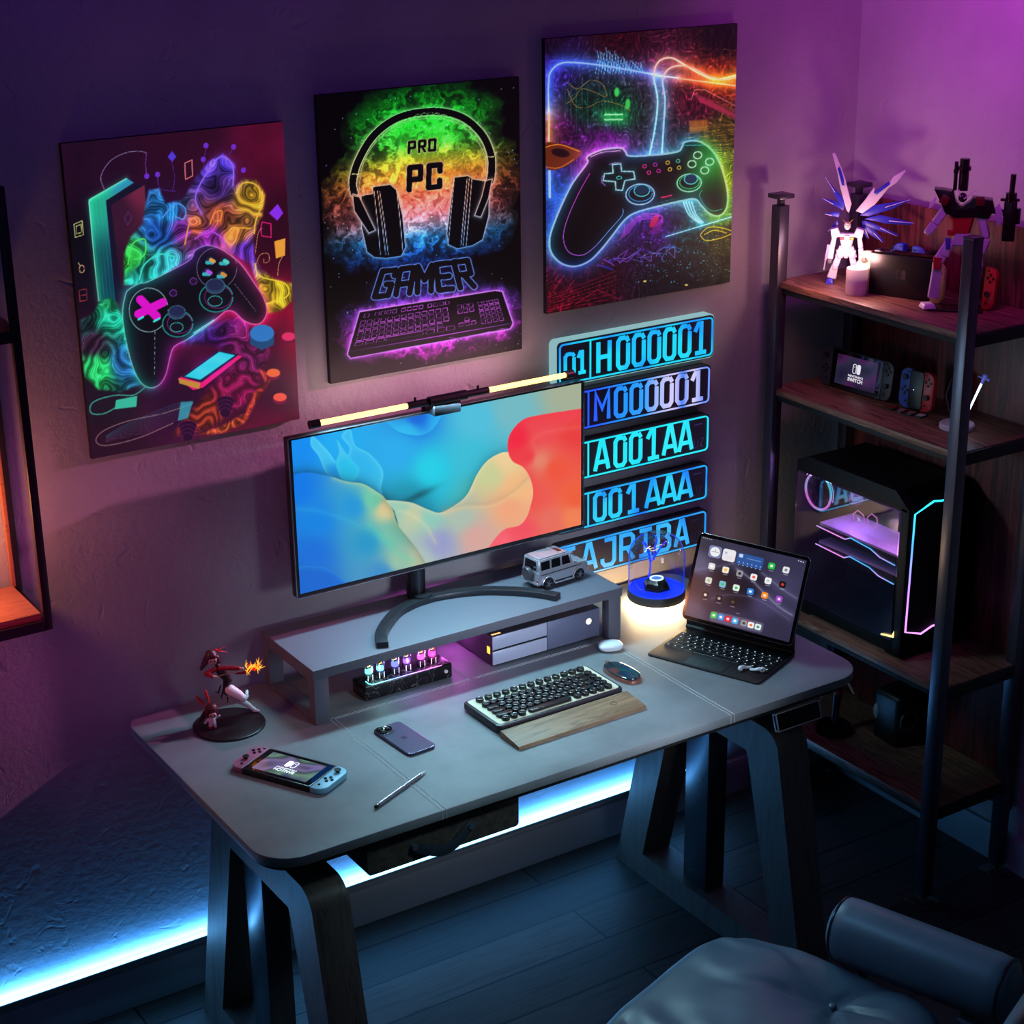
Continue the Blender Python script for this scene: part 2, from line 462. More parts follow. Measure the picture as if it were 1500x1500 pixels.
# ------------------------------------------------------------------ room
struct('wall_back', MB().box2((-3.0, 0.0, 0), (1.70, 0.12, 3.0)), M_wall, 'plaster back wall behind the desk lit blue and purple', 'wall')
struct('wall_right', MB().box2((1.58, -3.2, 0), (1.70, 0.0, 3.0)), M_wallr, 'rough plaster wall on the right lit magenta', 'wall')
def floor_mat():
    m, nt, p = nodes_of('floor_planks', 0.5)
    p.inputs['Specular IOR Level'].default_value = .35
    tc = node(nt, 'ShaderNodeTexCoord')
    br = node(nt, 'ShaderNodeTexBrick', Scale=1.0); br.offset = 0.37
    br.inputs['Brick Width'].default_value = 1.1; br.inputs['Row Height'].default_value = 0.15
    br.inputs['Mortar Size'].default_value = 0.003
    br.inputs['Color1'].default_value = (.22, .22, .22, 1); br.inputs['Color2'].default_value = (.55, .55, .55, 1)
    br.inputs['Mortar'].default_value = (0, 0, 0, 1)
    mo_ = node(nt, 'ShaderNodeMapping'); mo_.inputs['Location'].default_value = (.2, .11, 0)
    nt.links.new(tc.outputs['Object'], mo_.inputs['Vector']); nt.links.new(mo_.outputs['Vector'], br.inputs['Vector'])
    mp = node(nt, 'ShaderNodeMapping'); mp.inputs['Scale'].default_value = (1.2, 22, 1)
    n = node(nt, 'ShaderNodeTexNoise', Scale=3.0, Detail=8.0, Distortion=0.6)
    nt.links.new(tc.outputs['Object'], mp.inputs['Vector']); nt.links.new(mp.outputs['Vector'], n.inputs['Vector'])
    r = ramp(nt, [(0.25, rgb(58, 54, 54)), (0.5, rgb(112, 106, 104)), (0.7, rgb(84, 80, 80)), (0.9, rgb(136, 130, 128))])
    nt.links.new(n.outputs['Fac'], r.inputs['Fac'])
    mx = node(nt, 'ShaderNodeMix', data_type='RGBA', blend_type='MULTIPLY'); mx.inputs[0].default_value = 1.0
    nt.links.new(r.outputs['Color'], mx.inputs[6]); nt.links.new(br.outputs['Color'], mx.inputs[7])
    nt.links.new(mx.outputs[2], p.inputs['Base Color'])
    b = node(nt, 'ShaderNodeBump', Strength=0.2, Distance=0.002)
    nt.links.new(n.outputs['Fac'], b.inputs['Height']); nt.links.new(b.outputs['Normal'], p.inputs['Normal'])
    return m
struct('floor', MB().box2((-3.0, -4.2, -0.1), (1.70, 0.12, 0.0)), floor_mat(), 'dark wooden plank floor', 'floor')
struct('baseboard_back', MB().prism([(0, 0), (-.016, 0), (-.016, .088), (-.010, .099), (0, .101)], 4.58, 'yz', -3.0), M_base, 'pale baseboard along the foot of the back wall', 'baseboard')
struct('baseboard_right', MB().prism([(1.58, 0), (1.564, 0), (1.564, .088), (1.570, .099), (1.58, .101)], 3.184, 'xz', -3.2), M_base, 'pale baseboard along the foot of the right wall', 'baseboard')

# LED strip along the wall
led = thing('led_strip', 'light blue glowing LED strip running along the back wall just above the baseboard', 'light strip', (0, 0, 0))
MB().box2((-1.9, -0.014, 0.116), (1.17, -0.0005, 0.124), 0.001).build('led_channel', pm('led_channel', rgb(120, 140, 150), .5), led)
MB().box2((-1.9, -0.0125, 0.1245), (1.17, -0.0015, 0.1275)).build('light_diffuser', emis('led_blue', (0.22, 0.62, 1.0, 1), 6.0), led, smooth=None)

# ------------------------------------------------------------------ lights
def area(name, loc, target, size, power, col, sizey=None, spread=None):
    L = bpy.data.lights.new(name, 'AREA'); L.shape = 'RECTANGLE' if sizey else 'SQUARE'; L.size = size
    if sizey: L.size_y = sizey
    L.energy = power; L.color = col; L.specular_factor = .6
    if spread: L.spread = math.radians(spread)
    o = bpy.data.objects.new(name, L); COL.objects.link(o); o.location = loc
    d = Vector(target) - Vector(loc)
    o.rotation_euler = d.to_track_quat('-Z', 'Y').to_euler()
    return o
def point(name, loc, power, col, r=0.03):
    L = bpy.data.lights.new(name, 'POINT'); L.energy = power; L.color = col; L.shadow_soft_size = r; L.specular_factor = 0.0
    o = bpy.data.objects.new(name, L); COL.objects.link(o); o.location = loc; return o
def spot(name, loc, target, power, col, ang, blend=.6, r=.05):
    L = bpy.data.lights.new(name, 'SPOT'); L.energy = power; L.color = col; L.spot_size = math.radians(ang); L.spot_blend = blend; L.shadow_soft_size = r
    o = bpy.data.objects.new(name, L); COL.objects.link(o); o.location = loc
    o.rotation_euler = (Vector(target) - Vector(loc)).to_track_quat('-Z', 'Y').to_euler()
    return o
l = area('led_glow', (-0.365, -0.016, 0.136), (-0.365, .10, 0.20), 3.05, 8.5, (0.05, 0.35, 1.0), 0.010)
l.rotation_euler = (math.radians(122), 0, 0)
l = area('led_core', (-0.365, -0.012, 0.133), (-0.365, .10, 0.20), 3.05, .6, (0.45, 0.75, 1.0), 0.006)
l.rotation_euler = (math.radians(100), 0, 0)
area('led_spill', (-0.365, -0.05, 0.16), (-0.365, -1.0, -0.15), 3.0, 2.0, (0.12, 0.50, 1.0), 0.02)
area('magenta_corner', (0.85, -0.80, 2.75), (1.58, -0.45, 2.20), 0.30, 2.6, (0.85, 0.05, 1.0), spread=95)
spot('magenta_wall', (0.95, -1.1, 2.2), (1.58, -.25, 1.90), 4.6, (0.9, .20, 1.0), 58, 1.0, .2)
area('purple_fill', (-0.3, -0.9, 2.9), (-0.1, 0.0, 1.9), 0.9, 1.9, (0.34, 0.03, 1.0))
spot('key_soft', (0.40, -1.95, 2.35), (0.08, -0.66, 0.75), 62, (0.58, 0.88, 1.0), 31, .85, .14)
spot('pink_graze', (1.20, -0.345, 1.72), (-.85, 0.0, .90), 118, (1.0, 0.26, 0.60), 33, .9, .022)
spot('pink_wall', (-1.15, -0.65, 1.25), (-0.62, 0.0, 1.10), 6.0, (0.85, 0.03, 0.55), 80, 1.0, .25)
area('desk_front_fill', (0.45, -1.35, 1.05), (0.36, -.2, .80), .25, .9, (.72, .82, 1.0), spread=60)
area('room_blue', (-1.2, -2.6, 2.2), (0.4, -1.2, 0.2), 1.4, 1.5, (0.18, 0.50, 0.9))
spot('chair_light', (-.6, -.9, 1.9), (.42, -1.42, .5), 20, (.22, .58, 1.0), 36, .8, .08)
# ------------------------------------------------------------------ desk
M_leather = None
def desktop_mat():
    m, nt, p = nodes_of('desktop_leather', 0.55)
    tc = node(nt, 'ShaderNodeTexCoord')
    n = node(nt, 'ShaderNodeTexNoise', Scale=5.0, Detail=7.0, Roughness=.6)
    n2 = node(nt, 'ShaderNodeTexNoise', Scale=300.0, Detail=3.0)
    for q in (n, n2): nt.links.new(tc.outputs['Object'], q.inputs['Vector'])
    r = ramp(nt, [(0.3, rgb(106, 110, 114)), (0.7, rgb(134, 138, 142))])
    nt.links.new(n.outputs['Fac'], r.inputs['Fac']); nt.links.new(r.outputs['Color'], p.inputs['Base Color'])
    b = node(nt, 'ShaderNodeBump', Strength=0.12, Distance=0.001)
    nt.links.new(n2.outputs['Fac'], b.inputs['Height']); nt.links.new(b.outputs['Normal'], p.inputs['Normal'])
    return m
M_top = desktop_mat()
DZ = 0.75
desk = thing('standing_desk', 'grey topped height adjustable desk with trapezoid wooden legs', 'desk', (0.21, -0.393, 0))
dx, dy = -0.21, 0.393
mb = MB()
mb.prism(rrect(1.55, .75, [.05, .05, .085, .085], 10, .21, -.393), .022, 'xy', DZ - .022, bev=.003)
mb.build('desktop', M_top, desk, loc=(dx, dy, 0))
mb = MB()
mb.prism(rrect(1.53, .73, [.045, .045, .08, .08], 10, .21, -.393), .012, 'xy', DZ - .034)
mb.build('desktop_underside', M_blackm, desk, loc=(dx, dy, 0))
# stitched seams
M_thread = pm('seam_thread', rgb(206, 208, 208), .6)
def stitches(mb, a, b, n):
    a, b = Vector(a), Vector(b)
    for k in range(n):
        p = a.lerp(b, (k + .12) / n); q = a.lerp(b, (k + .88) / n)
        mb.tube([p, q], .00075, 5)
mb = MB()
for off in (0, .010):
    stitches(mb, (-.1805 + off, -.278 + off * -0.6, DZ + .0004), (-.1805 + off, -.766, DZ + .0004), 90)
    stitches(mb, (.5695 + off, -.278, DZ + .0004), (.5695 + off, -.766, DZ + .0004), 90)
    stitches(mb, (-.1805 + off, -.278 - off * .6 - 0, DZ + .0004), (.187 - off * .5, -.278 - off * .6, DZ + .0004), 66)
    stitches(mb, (.197 + off * .5, -.278 - off * .6, DZ + .0004), (.5695 + off, -.278 - off * .6, DZ + .0004), 66)
    stitches(mb, (.187 - off * .5, -.03, DZ + .0004), (.187 - off * .5, -.278 - off * .6, DZ + .0004), 44)
    for x in (-.1805 + off, .5695 + off):
        mb.tube([(x, -.7685, DZ), (x, -.7690, DZ - .02)], .0008, 5)
mb.build('seam_stitching', M_thread, desk, loc=(dx, dy, 0), smooth=None)
# wooden trapezoid frames
def offset_frame():
    outer = [(-.12, 0), (-.86, 0), (-.72, .64), (-.26, .64)]
    return outer
def leg_frame(x0, x1):
    t = .095
    mb = MB()
    # outline with a soft radius at the upper corners, inner opening cut out as a bridge of quads
    def arc(c, r, a0, a1, n=5):
        return [(c[0] + r * math.cos(math.radians(a0 + (a1 - a0) * k / n)), c[1] + r * math.sin(math.radians(a0 + (a1 - a0) * k / n))) for k in range(n + 1)]
    top, th = .640, .085
    out = [(-.115, 0), (-.865, 0)] + arc((-.690 - .0, top - .055), .055, 168, 90) + arc((-.315, top - .055), .055, 90, 12)
    inn = [(-.232, .070), (-.755, .070)] + [(-.640, top - th - .02)] * 3 + [(-.632, top - th)] * 3 + [(-.352, top - th)] * 3 + [(-.345, top - th - .02)] * 3
    n = len(out)
    V = {}
    for s, x in ((0, x0), (1, x1)):
        V[s, 'o'] = [mb.bm.verts.new((x, a, b)) for a, b in out]; V[s, 'i'] = [mb.bm.verts.new((x, a, b)) for a, b in inn]
    for s in (0, 1):
        for k in range(n):
            k2 = (k + 1) % n
            mb.bm.faces.new((V[s, 'o'][k], V[s, 'o'][k2], V[s, 'i'][k2], V[s, 'i'][k]))
    for k in range(n):
        k2 = (k + 1) % n
        mb.bm.faces.new((V[0, 'o'][k], V[0, 'o'][k2], V[1, 'o'][k2], V[1, 'o'][k]))
        mb.bm.faces.new((V[0, 'i'][k], V[0, 'i'][k2], V[1, 'i'][k2], V[1, 'i'][k]))
    bmesh.ops.remove_doubles(mb.bm, verts=mb.bm.verts[:], dist=.0005)
    return mb
for x0, x1 in ((-.47, -.385), (.735, .825)):
    leg_frame(x0, x1).build('leg_frame', M_legwood, desk, loc=(dx, dy, 0))
for x in (-.425, .785):
    mb = MB()
    mb.box2((x - .030, -.455 + .03 - .045, .071), (x + .030, -.455 + .03 + .045, .70), .002)
    mb.build('lift_column', pm('column_steel', rgb(74, 82, 92), .28, .75), desk, loc=(dx, dy, 0))
    mb = MB()
    mb.box2((x - .035, -.66, .695), (x + .035, -.14, .716), .002)
    mb.build('support_bracket', M_steel, desk, loc=(dx, dy, 0))
mb = MB()
mb.box2((-.40, -.50, .66), (.76, -.44, .70), .002); mb.box2((-.40, -.36, .66), (.76, -.30, .70), .002)
mb.build('crossbeam', M_steel, desk, loc=(dx, dy, 0))
# drawer under the top, with a leather strap pull
def slate():
    m, nt, p = nodes_of('drawer_felt', 0.8)
    tc = node(nt, 'ShaderNodeTexCoord')
    n = node(nt, 'ShaderNodeTexNoise', Scale=60.0, Detail=8.0, Roughness=.7)
    nt.links.new(tc.outputs['Object'], n.inputs['Vector'])
    r = ramp(nt, [(0.35, rgb(38, 34, 32)), (0.65, rgb(74, 66, 60)), (0.8, rgb(96, 88, 80))])
    nt.links.new(n.outputs['Fac'], r.inputs['Fac']); nt.links.new(r.outputs['Color'], p.inputs['Base Color'])
    return m
dr = MB().prism(rrect(.362, .074, .008, 4, -.158, .6725), .24, 'xz', -.738).build('drawer', slate(), desk, loc=(dx, dy, 0))
h = MB()
pts = crom([(-.236, -.742, .672), (-.215, -.752, .664), (-.18, -.758, .652), (-.148, -.756, .654), (-.12, -.750, .668), (-.098, -.742, .678)], 5)
h.tube(pts, .0125, 10, flat=.16, up=(0, 1, 0))
h.build('handle', pm('strap_leather', rgb(40, 48, 58), .45), dr)
for p in ((-.234, .672), (-.100, .678)):
    mb = MB(); mb.cyl((p[0], -.739, p[1]), (p[0], -.7500, p[1]), .0075, .0065, 18); mb.build('rivet', pm('rivet', rgb(150, 165, 180), .3, .9), dr)
# control panel on the right front edge
cp = MB().box((.782, -.752, .682), (.132, .012, .040), .004, rot=Euler((math.radians(-18), 0, 0))).build('control_panel', pm('panel_face', rgb(10, 10, 14), .5, spec=.2), desk, loc=(dx, dy, 0))
mb = MB()
for s in (-1, 1):
    mb.box((.782 + s * .0645, -.752, .682), (.0018, .0145, .0425), .0004, rot=Euler((math.radians(-18), 0, 0)))
mb.M = Matrix.Translation((.782, -.752, .682)) @ Euler((math.radians(-18), 0, 0)).to_matrix().to_4x4()
for s in (-1, 1): mb.box((0, 0, s * .0205), (.1308, .0145, .0018), .0004)
mb.build('panel_rim', pm('rim_alu', rgb(210, 205, 205), .4, .1), cp)

# ------------------------------------------------------------------ riser
M_riser = pm('riser_laminate', rgb(104, 104, 116), .5)
ri = thing('monitor_riser', 'long low grey desk riser shelf carrying the monitor', 'riser', (.197, -.16, DZ))
rx, ry, rz = -.197, .16, -DZ
MB().box2((-.222, -.293, .862), (.616, -.027, .885), .0015).build('riser_top', M_riser, ri, loc=(rx, ry, rz))
for x0, x1 in ((-.220, -.184), (.578, .614)):
    mb = MB()
    mb.box2((x0, -.290, DZ), (x1, -.262, .862), .001); mb.box2((x0, -.058, DZ), (x1, -.030, .862), .001)
    mb.box2((x0, -.262, DZ), (x1, -.058, DZ + .010), .001); mb.box2((x0, -.262, .852), (x1, -.058, .862), .001)
    mb.build('leg', M_riser, ri, loc=(rx, ry, rz))
# ------------------------------------------------------------------ posters (painted surfaces)
M_print = art_mat('poster_print_selflit', 0.78, diff=.12, rough=.6)  # emission makes the prints look lit; light is put into their colour
M_canvas = pm('canvas_edge', rgb(14, 10, 20), .7)
def poster(name, label, x0, x1, z0, z1, art):
    t = thing(name, label, 'poster', ((x0 + x1) / 2, 0, z0))
    w = x1 - x0
    MB().box((0, -.0075, (z1 - z0) / 2), (w, .013, z1 - z0), .001).build('canvas', M_canvas, t)
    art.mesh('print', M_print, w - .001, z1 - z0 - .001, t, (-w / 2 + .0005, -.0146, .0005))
    return t
def glyph_strokes(A, strokes, w, fill, edge, ew=2.4):
    d = np.full(A.X.shape, 1e9)
    for s in strokes: d = np.minimum(d, A.dist(s))
    A.over(np.exp(-np.maximum(d - w / 2, 0) / 3.0) * .55, edge)
    A.over(np.clip((w / 2 + ew - d) / 1.5 + .5, 0, 1), edge)
    A.over(np.clip((w / 2 - d) / 1.5 + .5, 0, 1), fill)

# --- poster A: pad with swirling colours, floating blocks
def art_pad():
    A = Art(330, 450, [(105, 160), (980, 82), (1068, 1265), (235, 1425)])
    X, Y = A.X, A.Y
    A.C = A.idw([((200, 200), (38, 12, 38)), ((600, 120), (52, 12, 38)), ((950, 150), (92, 12, 46)), ((150, 600), (16, 12, 26)), ((500, 500), (40, 14, 50)), ((1000, 500), (58, 8, 34)),
                 ((1000, 900), (150, 8, 50)), ((900, 1100), (130, 14, 50)), ((300, 1200), (34, 22, 38)), ((600, 1250), (70, 20, 60)), ((1000, 1200), (92, 12, 46)), ((300, 1380), (40, 14, 34)), ((800, 1300), (92, 20, 46))], 3)
    n = fbm(X / 90, Y / 90)
    A.C *= (0.8 + .4 * n)[:, None]
    def swirl(poly, cols, f=24, seed=0, soft=12, contrast=.75):
        n = fbm(X / (f * 6.5) + seed, Y / (f * 6.5) + 7, 2); m2 = fbm(X / (f * 2.2) + 3 + seed, Y / (f * 2.2), 2)
        s = .5 + .5 * np.sin(n * 210 + m2 * 22); s2 = .5 + .5 * np.sin(n * 34 + m2 * 7 + 1.0)
        c = A.idw(cols, 4) * (.26 + .34 * s + .62 * s2)[:, None]
        c += (np.clip(s2 * s - .84, 0, 1) * 220)[:, None]
        A.fill(poly, 0, 0, 0) if False else None
        m = A.inside(poly); d = A.dist(poly, True); al = np.clip(.5 + np.where(m, d, -d) / soft, 0, 1)
        A.over(al, c)
    # book
    A.fill([(215, 380), (365, 297), (395, 315), (285, 385), (330, 790), (260, 785)], A.idw([((230, 380), (40, 190, 150)), ((240, 700), (20, 100, 90)), ((380, 305), (50, 150, 190)), ((310, 700), (14, 70, 90))], 3), 3)
    A.fill([(285, 385), (400, 318), (445, 330), (450, 520), (370, 735), (325, 790)], (24, 22, 46), 3)
    A.fill([(305, 402), (438, 324), (450, 520), (365, 735), (345, 720)], A.idw([((320, 420), (60, 24, 52)), ((430, 340), (120, 40, 70)), ((400, 650), (50, 20, 46))], 3), 3)
    for k in range(5): A.stroke([(222 + k * 15, 384 - k * 3), (268 + k * 14, 786)], 1.6, (30 + 8 * k, 150 - k * 12, 150 + k * 8), a=.6)
    A.neon([(258, 785), (238, 600), (217, 390), (228, 376), (365, 298)], 3.0, (30, 220, 150), k=.35)
    A.stroke([(358, 455), (374, 430), (388, 455), (372, 482), (358, 455)], 2, (96, 60, 130))
    A.stroke(crom([(280, 345), (264, 290), (300, 230), (360, 198), (420, 192), (445, 200)]), 2.4, (140, 120, 170))
    A.stroke([(444, 200), (440, 245), (448, 300)], 2.5, (120, 60, 160))
    # swirling mass
    swirl([(360, 720), (358, 600), (385, 530), (430, 480), (440, 420), (455, 345), (495, 340), (520, 400), (590, 385), (640, 300), (690, 235), (745, 205), (795, 250), (792, 335), (830, 305), (880, 310), (916, 370), (905, 450), (872, 520), (875, 600), (900, 660), (960, 705), (1030, 720), (1030, 790), (980, 832), (935, 838), (860, 640), (740, 575), (640, 600), (540, 668), (430, 720)],
          [((385, 620), (60, 240, 90)), ((430, 680), (40, 210, 190)), ((510, 630), (60, 220, 230)), ((530, 430), (40, 150, 245)), ((500, 520), (30, 90, 190)), ((600, 500), (150, 50, 200)), ((690, 260), (120, 80, 255)), ((760, 230), (100, 70, 255)), ((730, 340), (70, 40, 120)),
           ((640, 490), (240, 110, 70)), ((700, 530), (170, 50, 190)), ((860, 380), (255, 190, 50)), ((800, 520), (255, 150, 70)), ((840, 590), (120, 60, 230)), ((950, 770), (255, 215, 40)), ((730, 450), (180, 80, 60))])
    A.neon(crom([(665, 440), (640, 370), (690, 270), (740, 215), (785, 250), (788, 330)]), 5, (120, 70, 255), k=.35, core=(180, 150, 255))
    for pts, c in (([(700, 480), (715, 440), (745, 430), (740, 465), (722, 470)], (255, 150, 60)), ([(800, 360), (830, 320), (880, 330), (905, 390), (880, 470), (875, 520)], (255, 200, 70)),
                   ([(510, 455), (560, 400), (600, 420), (595, 460), (560, 450)], (90, 160, 255)), ([(600, 560), (620, 470), (650, 455), (660, 480)], (255, 160, 80)), ([(640, 540), (690, 510), (740, 530), (760, 570)], (190, 80, 240)), ([(860, 500), (800, 500), (770, 540)], (255, 180, 60)),
                   ([(420, 700), (440, 640), (500, 600), (560, 610)], (70, 240, 220)), ([(375, 640), (390, 560), (440, 540), (440, 600), (400, 620)], (80, 250, 110)), ([(880, 640), (900, 690), (1000, 720), (1010, 770), (930, 800)], (255, 220, 60))):
        A.neon(crom(pts), 5, c, k=.18, gw=2, core=c)
    swirl([(185, 860), (230, 838), (262, 790), (300, 768), (335, 800), (360, 880), (380, 980), (425, 1090), (430, 1120), (350, 1152), (260, 1142), (205, 1090), (190, 1000)],
          [((200, 890), (40, 70, 80)), ((300, 860), (30, 190, 150)), ((250, 1060), (50, 255, 130)), ((370, 1030), (40, 110, 190)), ((230, 950), (70, 40, 70)), ((300, 790), (30, 160, 100))], 22, 5)
    # table and reflections
    A.fill([(430, 1135), (560, 1010), (830, 900), (1000, 880), (1040, 1200), (520, 1340)], (30, 8, 40), 90, .55)
    swirl([(560, 960), (700, 880), (830, 850), (950, 960), (880, 1180), (700, 1300), (560, 1330), (700, 1150), (830, 1010), (700, 960)], [((650, 930), (70, 20, 120)), ((880, 1000), (140, 30, 110)), ((850, 1150), (160, 20, 90)), ((700, 1280), (180, 60, 40))], 20, 9, 30)
    swirl([(650, 1330), (760, 1290), (850, 1240), (880, 1160), (930, 1120), (900, 1060), (960, 1090), (900, 1180), (850, 1280), (760, 1320)], [((700, 1320), (220, 90, 50)), ((900, 1120), (200, 60, 50))], 14, 3, 12)
    # pad body
    body = crom([(362, 775), (375, 742), (420, 716), (452, 710), (540, 668), (622, 622), (642, 585), (690, 566), (745, 582), (800, 620), (835, 655), (880, 720), (915, 775), (930, 830), (912, 872), (880, 882), (838, 866), (800, 832), (768, 828), (742, 848), (700, 882), (650, 915), (612, 942), (562, 970), (546, 1010), (530, 1080), (505, 1122), (468, 1136), (430, 1115), (400, 1060), (376, 980), (360, 900), (354, 830)], 4, True)
    d = A.dist(body, True); ins = A.inside(body)
    gc = A.idw([((370, 900), (20, 230, 190)), ((430, 1110), (30, 200, 170)), ((450, 700), (40, 200, 200)), ((640, 600), (120, 60, 220)), ((800, 620), (255, 50, 160)), ((920, 830), (255, 40, 130)), ((560, 970), (230, 30, 200)), ((640, 915), (60, 200, 240)), ((760, 830), (240, 40, 170)), ((540, 1080), (200, 20, 170))], 3)
    A.C += gc * (np.exp(-d / 16) * .55 * ~ins)[:, None]
    A.over(ins, (14, 12, 22)); A.C += gc * (np.exp(-d / 26) * .42 * ins)[:, None]
    A.over(np.clip((2.6 - d) / 1.5, 0, 1) * .85, gc * .6 + 100)
    A.stroke(A.ring((458, 822), 78, 88), 2.6, (150, 190, 200)); A.stroke(A.ring((728, 656), 80, 82), 2.2, (160, 130, 190), a=.8)
    for k in range(9): A.stroke([(484, 910 + k * 20), (484, 920 + k * 20)], 1.8, (140, 170, 190))
    for k in range(10):
        t = k / 10; A.stroke([(800 + 90 * t, 720 + 115 * t), (806 + 90 * t, 727 + 115 * t)], 1.8, (150, 110, 160))
    A.stroke([(425, 780), (490, 848)], 34, (240, 20, 220)); A.stroke([(418, 838), (515, 792)], 34, (240, 20, 220))
    A.stroke([(418, 860), (436, 850)], 8, (60, 240, 240)); A.stroke([(480, 868), (502, 856)], 8, (60, 240, 240))
    for (cx, cy, r) in ((575, 872, 62), (727, 768, 68)):
        A.fill(A.ring((cx, cy), r, r * .95), (16, 16, 28)); A.stroke(A.ring((cx, cy + 6), r * .98, r * .85), 4, (40, 150, 150)); A.stroke(A.ring((cx + 8, cy + 4), r * .8, r * .66), 3, (170, 40, 160), a=.7)
        A.fill(A.ring((cx - 4, cy + 16), r * .45, r * .4), (22, 20, 34)); A.stroke(A.ring((cx - 4, cy + 20), r * .42, r * .3), 2.5, (60, 190, 190))
        A.fill(A.ring((cx - 4, cy - 40), r * .56, r * .44), (46, 70, 100)); A.fill(A.ring((cx - 4, cy - 46), r * .48, r * .34), (38, 44, 84)); A.stroke(A.ring((cx - 4, cy - 40), r * .56, r * .44), 2, (80, 130, 170))
    for (cx, cy), c in (((702, 628), (240, 170, 90)), ((757, 632), (90, 230, 210)), ((690, 674), (190, 90, 250)), ((748, 684), (230, 150, 70))):
        A.fill(A.ring((cx, cy), 20, 18), (30, 40, 70)); A.stroke([(cx - 13, cy + 6), (cx + 8, cy + 6)], 14, (60, 190, 200)); A.stroke([(cx + 2, cy - 5), (cx + 14, cy + 2)], 14, c)
    for c in ((556, 755), (636, 708)): A.fill(A.ring(c, 15, 14), (40, 20, 60)); A.stroke(A.ring(c, 14, 13), 2, (150, 70, 200))
    A.neon([(640, 915), (718, 864)], 4, (40, 220, 240), k=.3)
    # little screen, discs, icons
    A.fill([(578, 1100), (740, 985), (835, 1010), (680, 1135), (640, 1145)], (255, 30, 130), 2); A.fill([(580, 1098), (668, 1118), (664, 1142), (584, 1118)], (210, 150, 60), 2)
    A.fill([(590, 1092), (738, 985), (822, 1003), (672, 1116)], (24, 30, 60), 2); A.fill([(606, 1090), (742, 992), (806, 1006), (668, 1104)], (40, 225, 245), 3)
    A.glow(A.ring((715, 1050), 60, 30), 26, (90, 20, 90), k=.4)
    A.fill([(864, 925), (960, 925), (960, 965), (912, 985), (866, 962)], (30, 80, 130), 2); A.fill(A.ring((912, 918), 48, 34), (50, 130, 210), 2)
    for cx, cy, c in ((1018, 932, (240, 50, 110)), (988, 1176, (250, 90, 70)), (960, 1078, (250, 110, 60))):
        A.fill(A.ring((cx, cy + 12), 28, 18), (120, 10, 60), 2); A.fill(A.ring((cx, cy), 27, 17), c, 2)
    A.fill([(932, 440), (965, 404), (988, 440), (965, 470)], (150, 50, 250), 2); A.fill([(955, 552), (998, 540), (998, 608), (962, 620)], (255, 170, 60), 2)
    A.stroke([(900, 500), (905, 475), (940, 482), (942, 536), (905, 530), (900, 500)], 4, (230, 30, 120)); A.stroke([(596, 240), (624, 228), (628, 290), (600, 304), (596, 240)], 3.4, (240, 130, 130))
    A.fill([(528, 215), (545, 192), (562, 215), (546, 234)], (90, 60, 230), 2)
    for c in ((489, 284), (669, 226), (679, 172), (788, 178), (828, 270), (446, 290)): A.fill(A.ring(c, 10, 11), (120, 50, 220), 2)
    for p in ([(489, 290), (500, 340), (560, 350)], [(546, 234), (556, 300), (548, 350)], [(679, 180), (672, 240), (676, 280)], [(788, 180), (770, 210)]): A.stroke(crom(p), 2, (90, 50, 170))
    for p in ([(157, 478), (190, 464), (195, 520), (162, 530), (157, 478)], [(166, 486), (186, 478), (188, 510), (168, 516), (166, 486)]): A.stroke(p, 2.5, (220, 220, 140))
    A.stroke(A.ring((190, 656), 10, 15), 2.5, (230, 180, 130)); A.stroke([(176, 632), (184, 645)], 2.5, (230, 180, 130))
    A.stroke([(180, 742), (208, 735), (212, 780), (184, 786), (180, 742)], 2.5, (170, 60, 70)); A.stroke([(182, 764), (210, 758)], 2, (170, 60, 70))
    A.stroke(crom([(880, 600), (890, 520), (905, 500)]), 2, (220, 150, 100)); A.stroke(crom([(970, 690), (975, 640), (990, 610)]), 2, (230, 170, 110)); A.stroke(crom([(885, 640), (900, 605), (930, 600), (935, 630), (915, 635), (915, 620)]), 2, (230, 150, 100))
    # cable with plug
    A.stroke(crom([(445, 1135), (400, 1165), (330, 1165), (260, 1182), (228, 1205), (232, 1238), (280, 1240), (330, 1215)]), 5, (60, 150, 140)); A.fill([(330, 1185), (415, 1168), (412, 1212), (325, 1222)], (60, 200, 170), 3)
    A.stroke(crom([(640, 1200), (520, 1240), (380, 1270), (280, 1310), (250, 1350), (290, 1370), (420, 1340), (560, 1280)]), 4, (150, 110, 120), a=.8)
    for k in range(9): A.stroke(crom([(600 + k * 3, 1190 + k * 7), (480, 1236 + k * 9), (360, 1290 + k * 6), (290, 1330 + k * 3)]), 2, (60 + 5 * k, 110 - 6 * k, 150 - 6 * k), a=.6)
    A.fill([(590, 1195), (640, 1190), (620, 1260), (580, 1270)], (60, 200, 220), 4, .7)
    for cx, cy in ((620, 1290), (770, 1190)):
        for k in range(4): A.fill(A.ring((cx, cy + 16 * k), 36 - 5 * k, 20), (40, 10, 46), 2); A.stroke(A.ring((cx, cy + 16 * k), 36 - 5 * k, 20), 2, (140, 30, 110), a=.7)
    return A
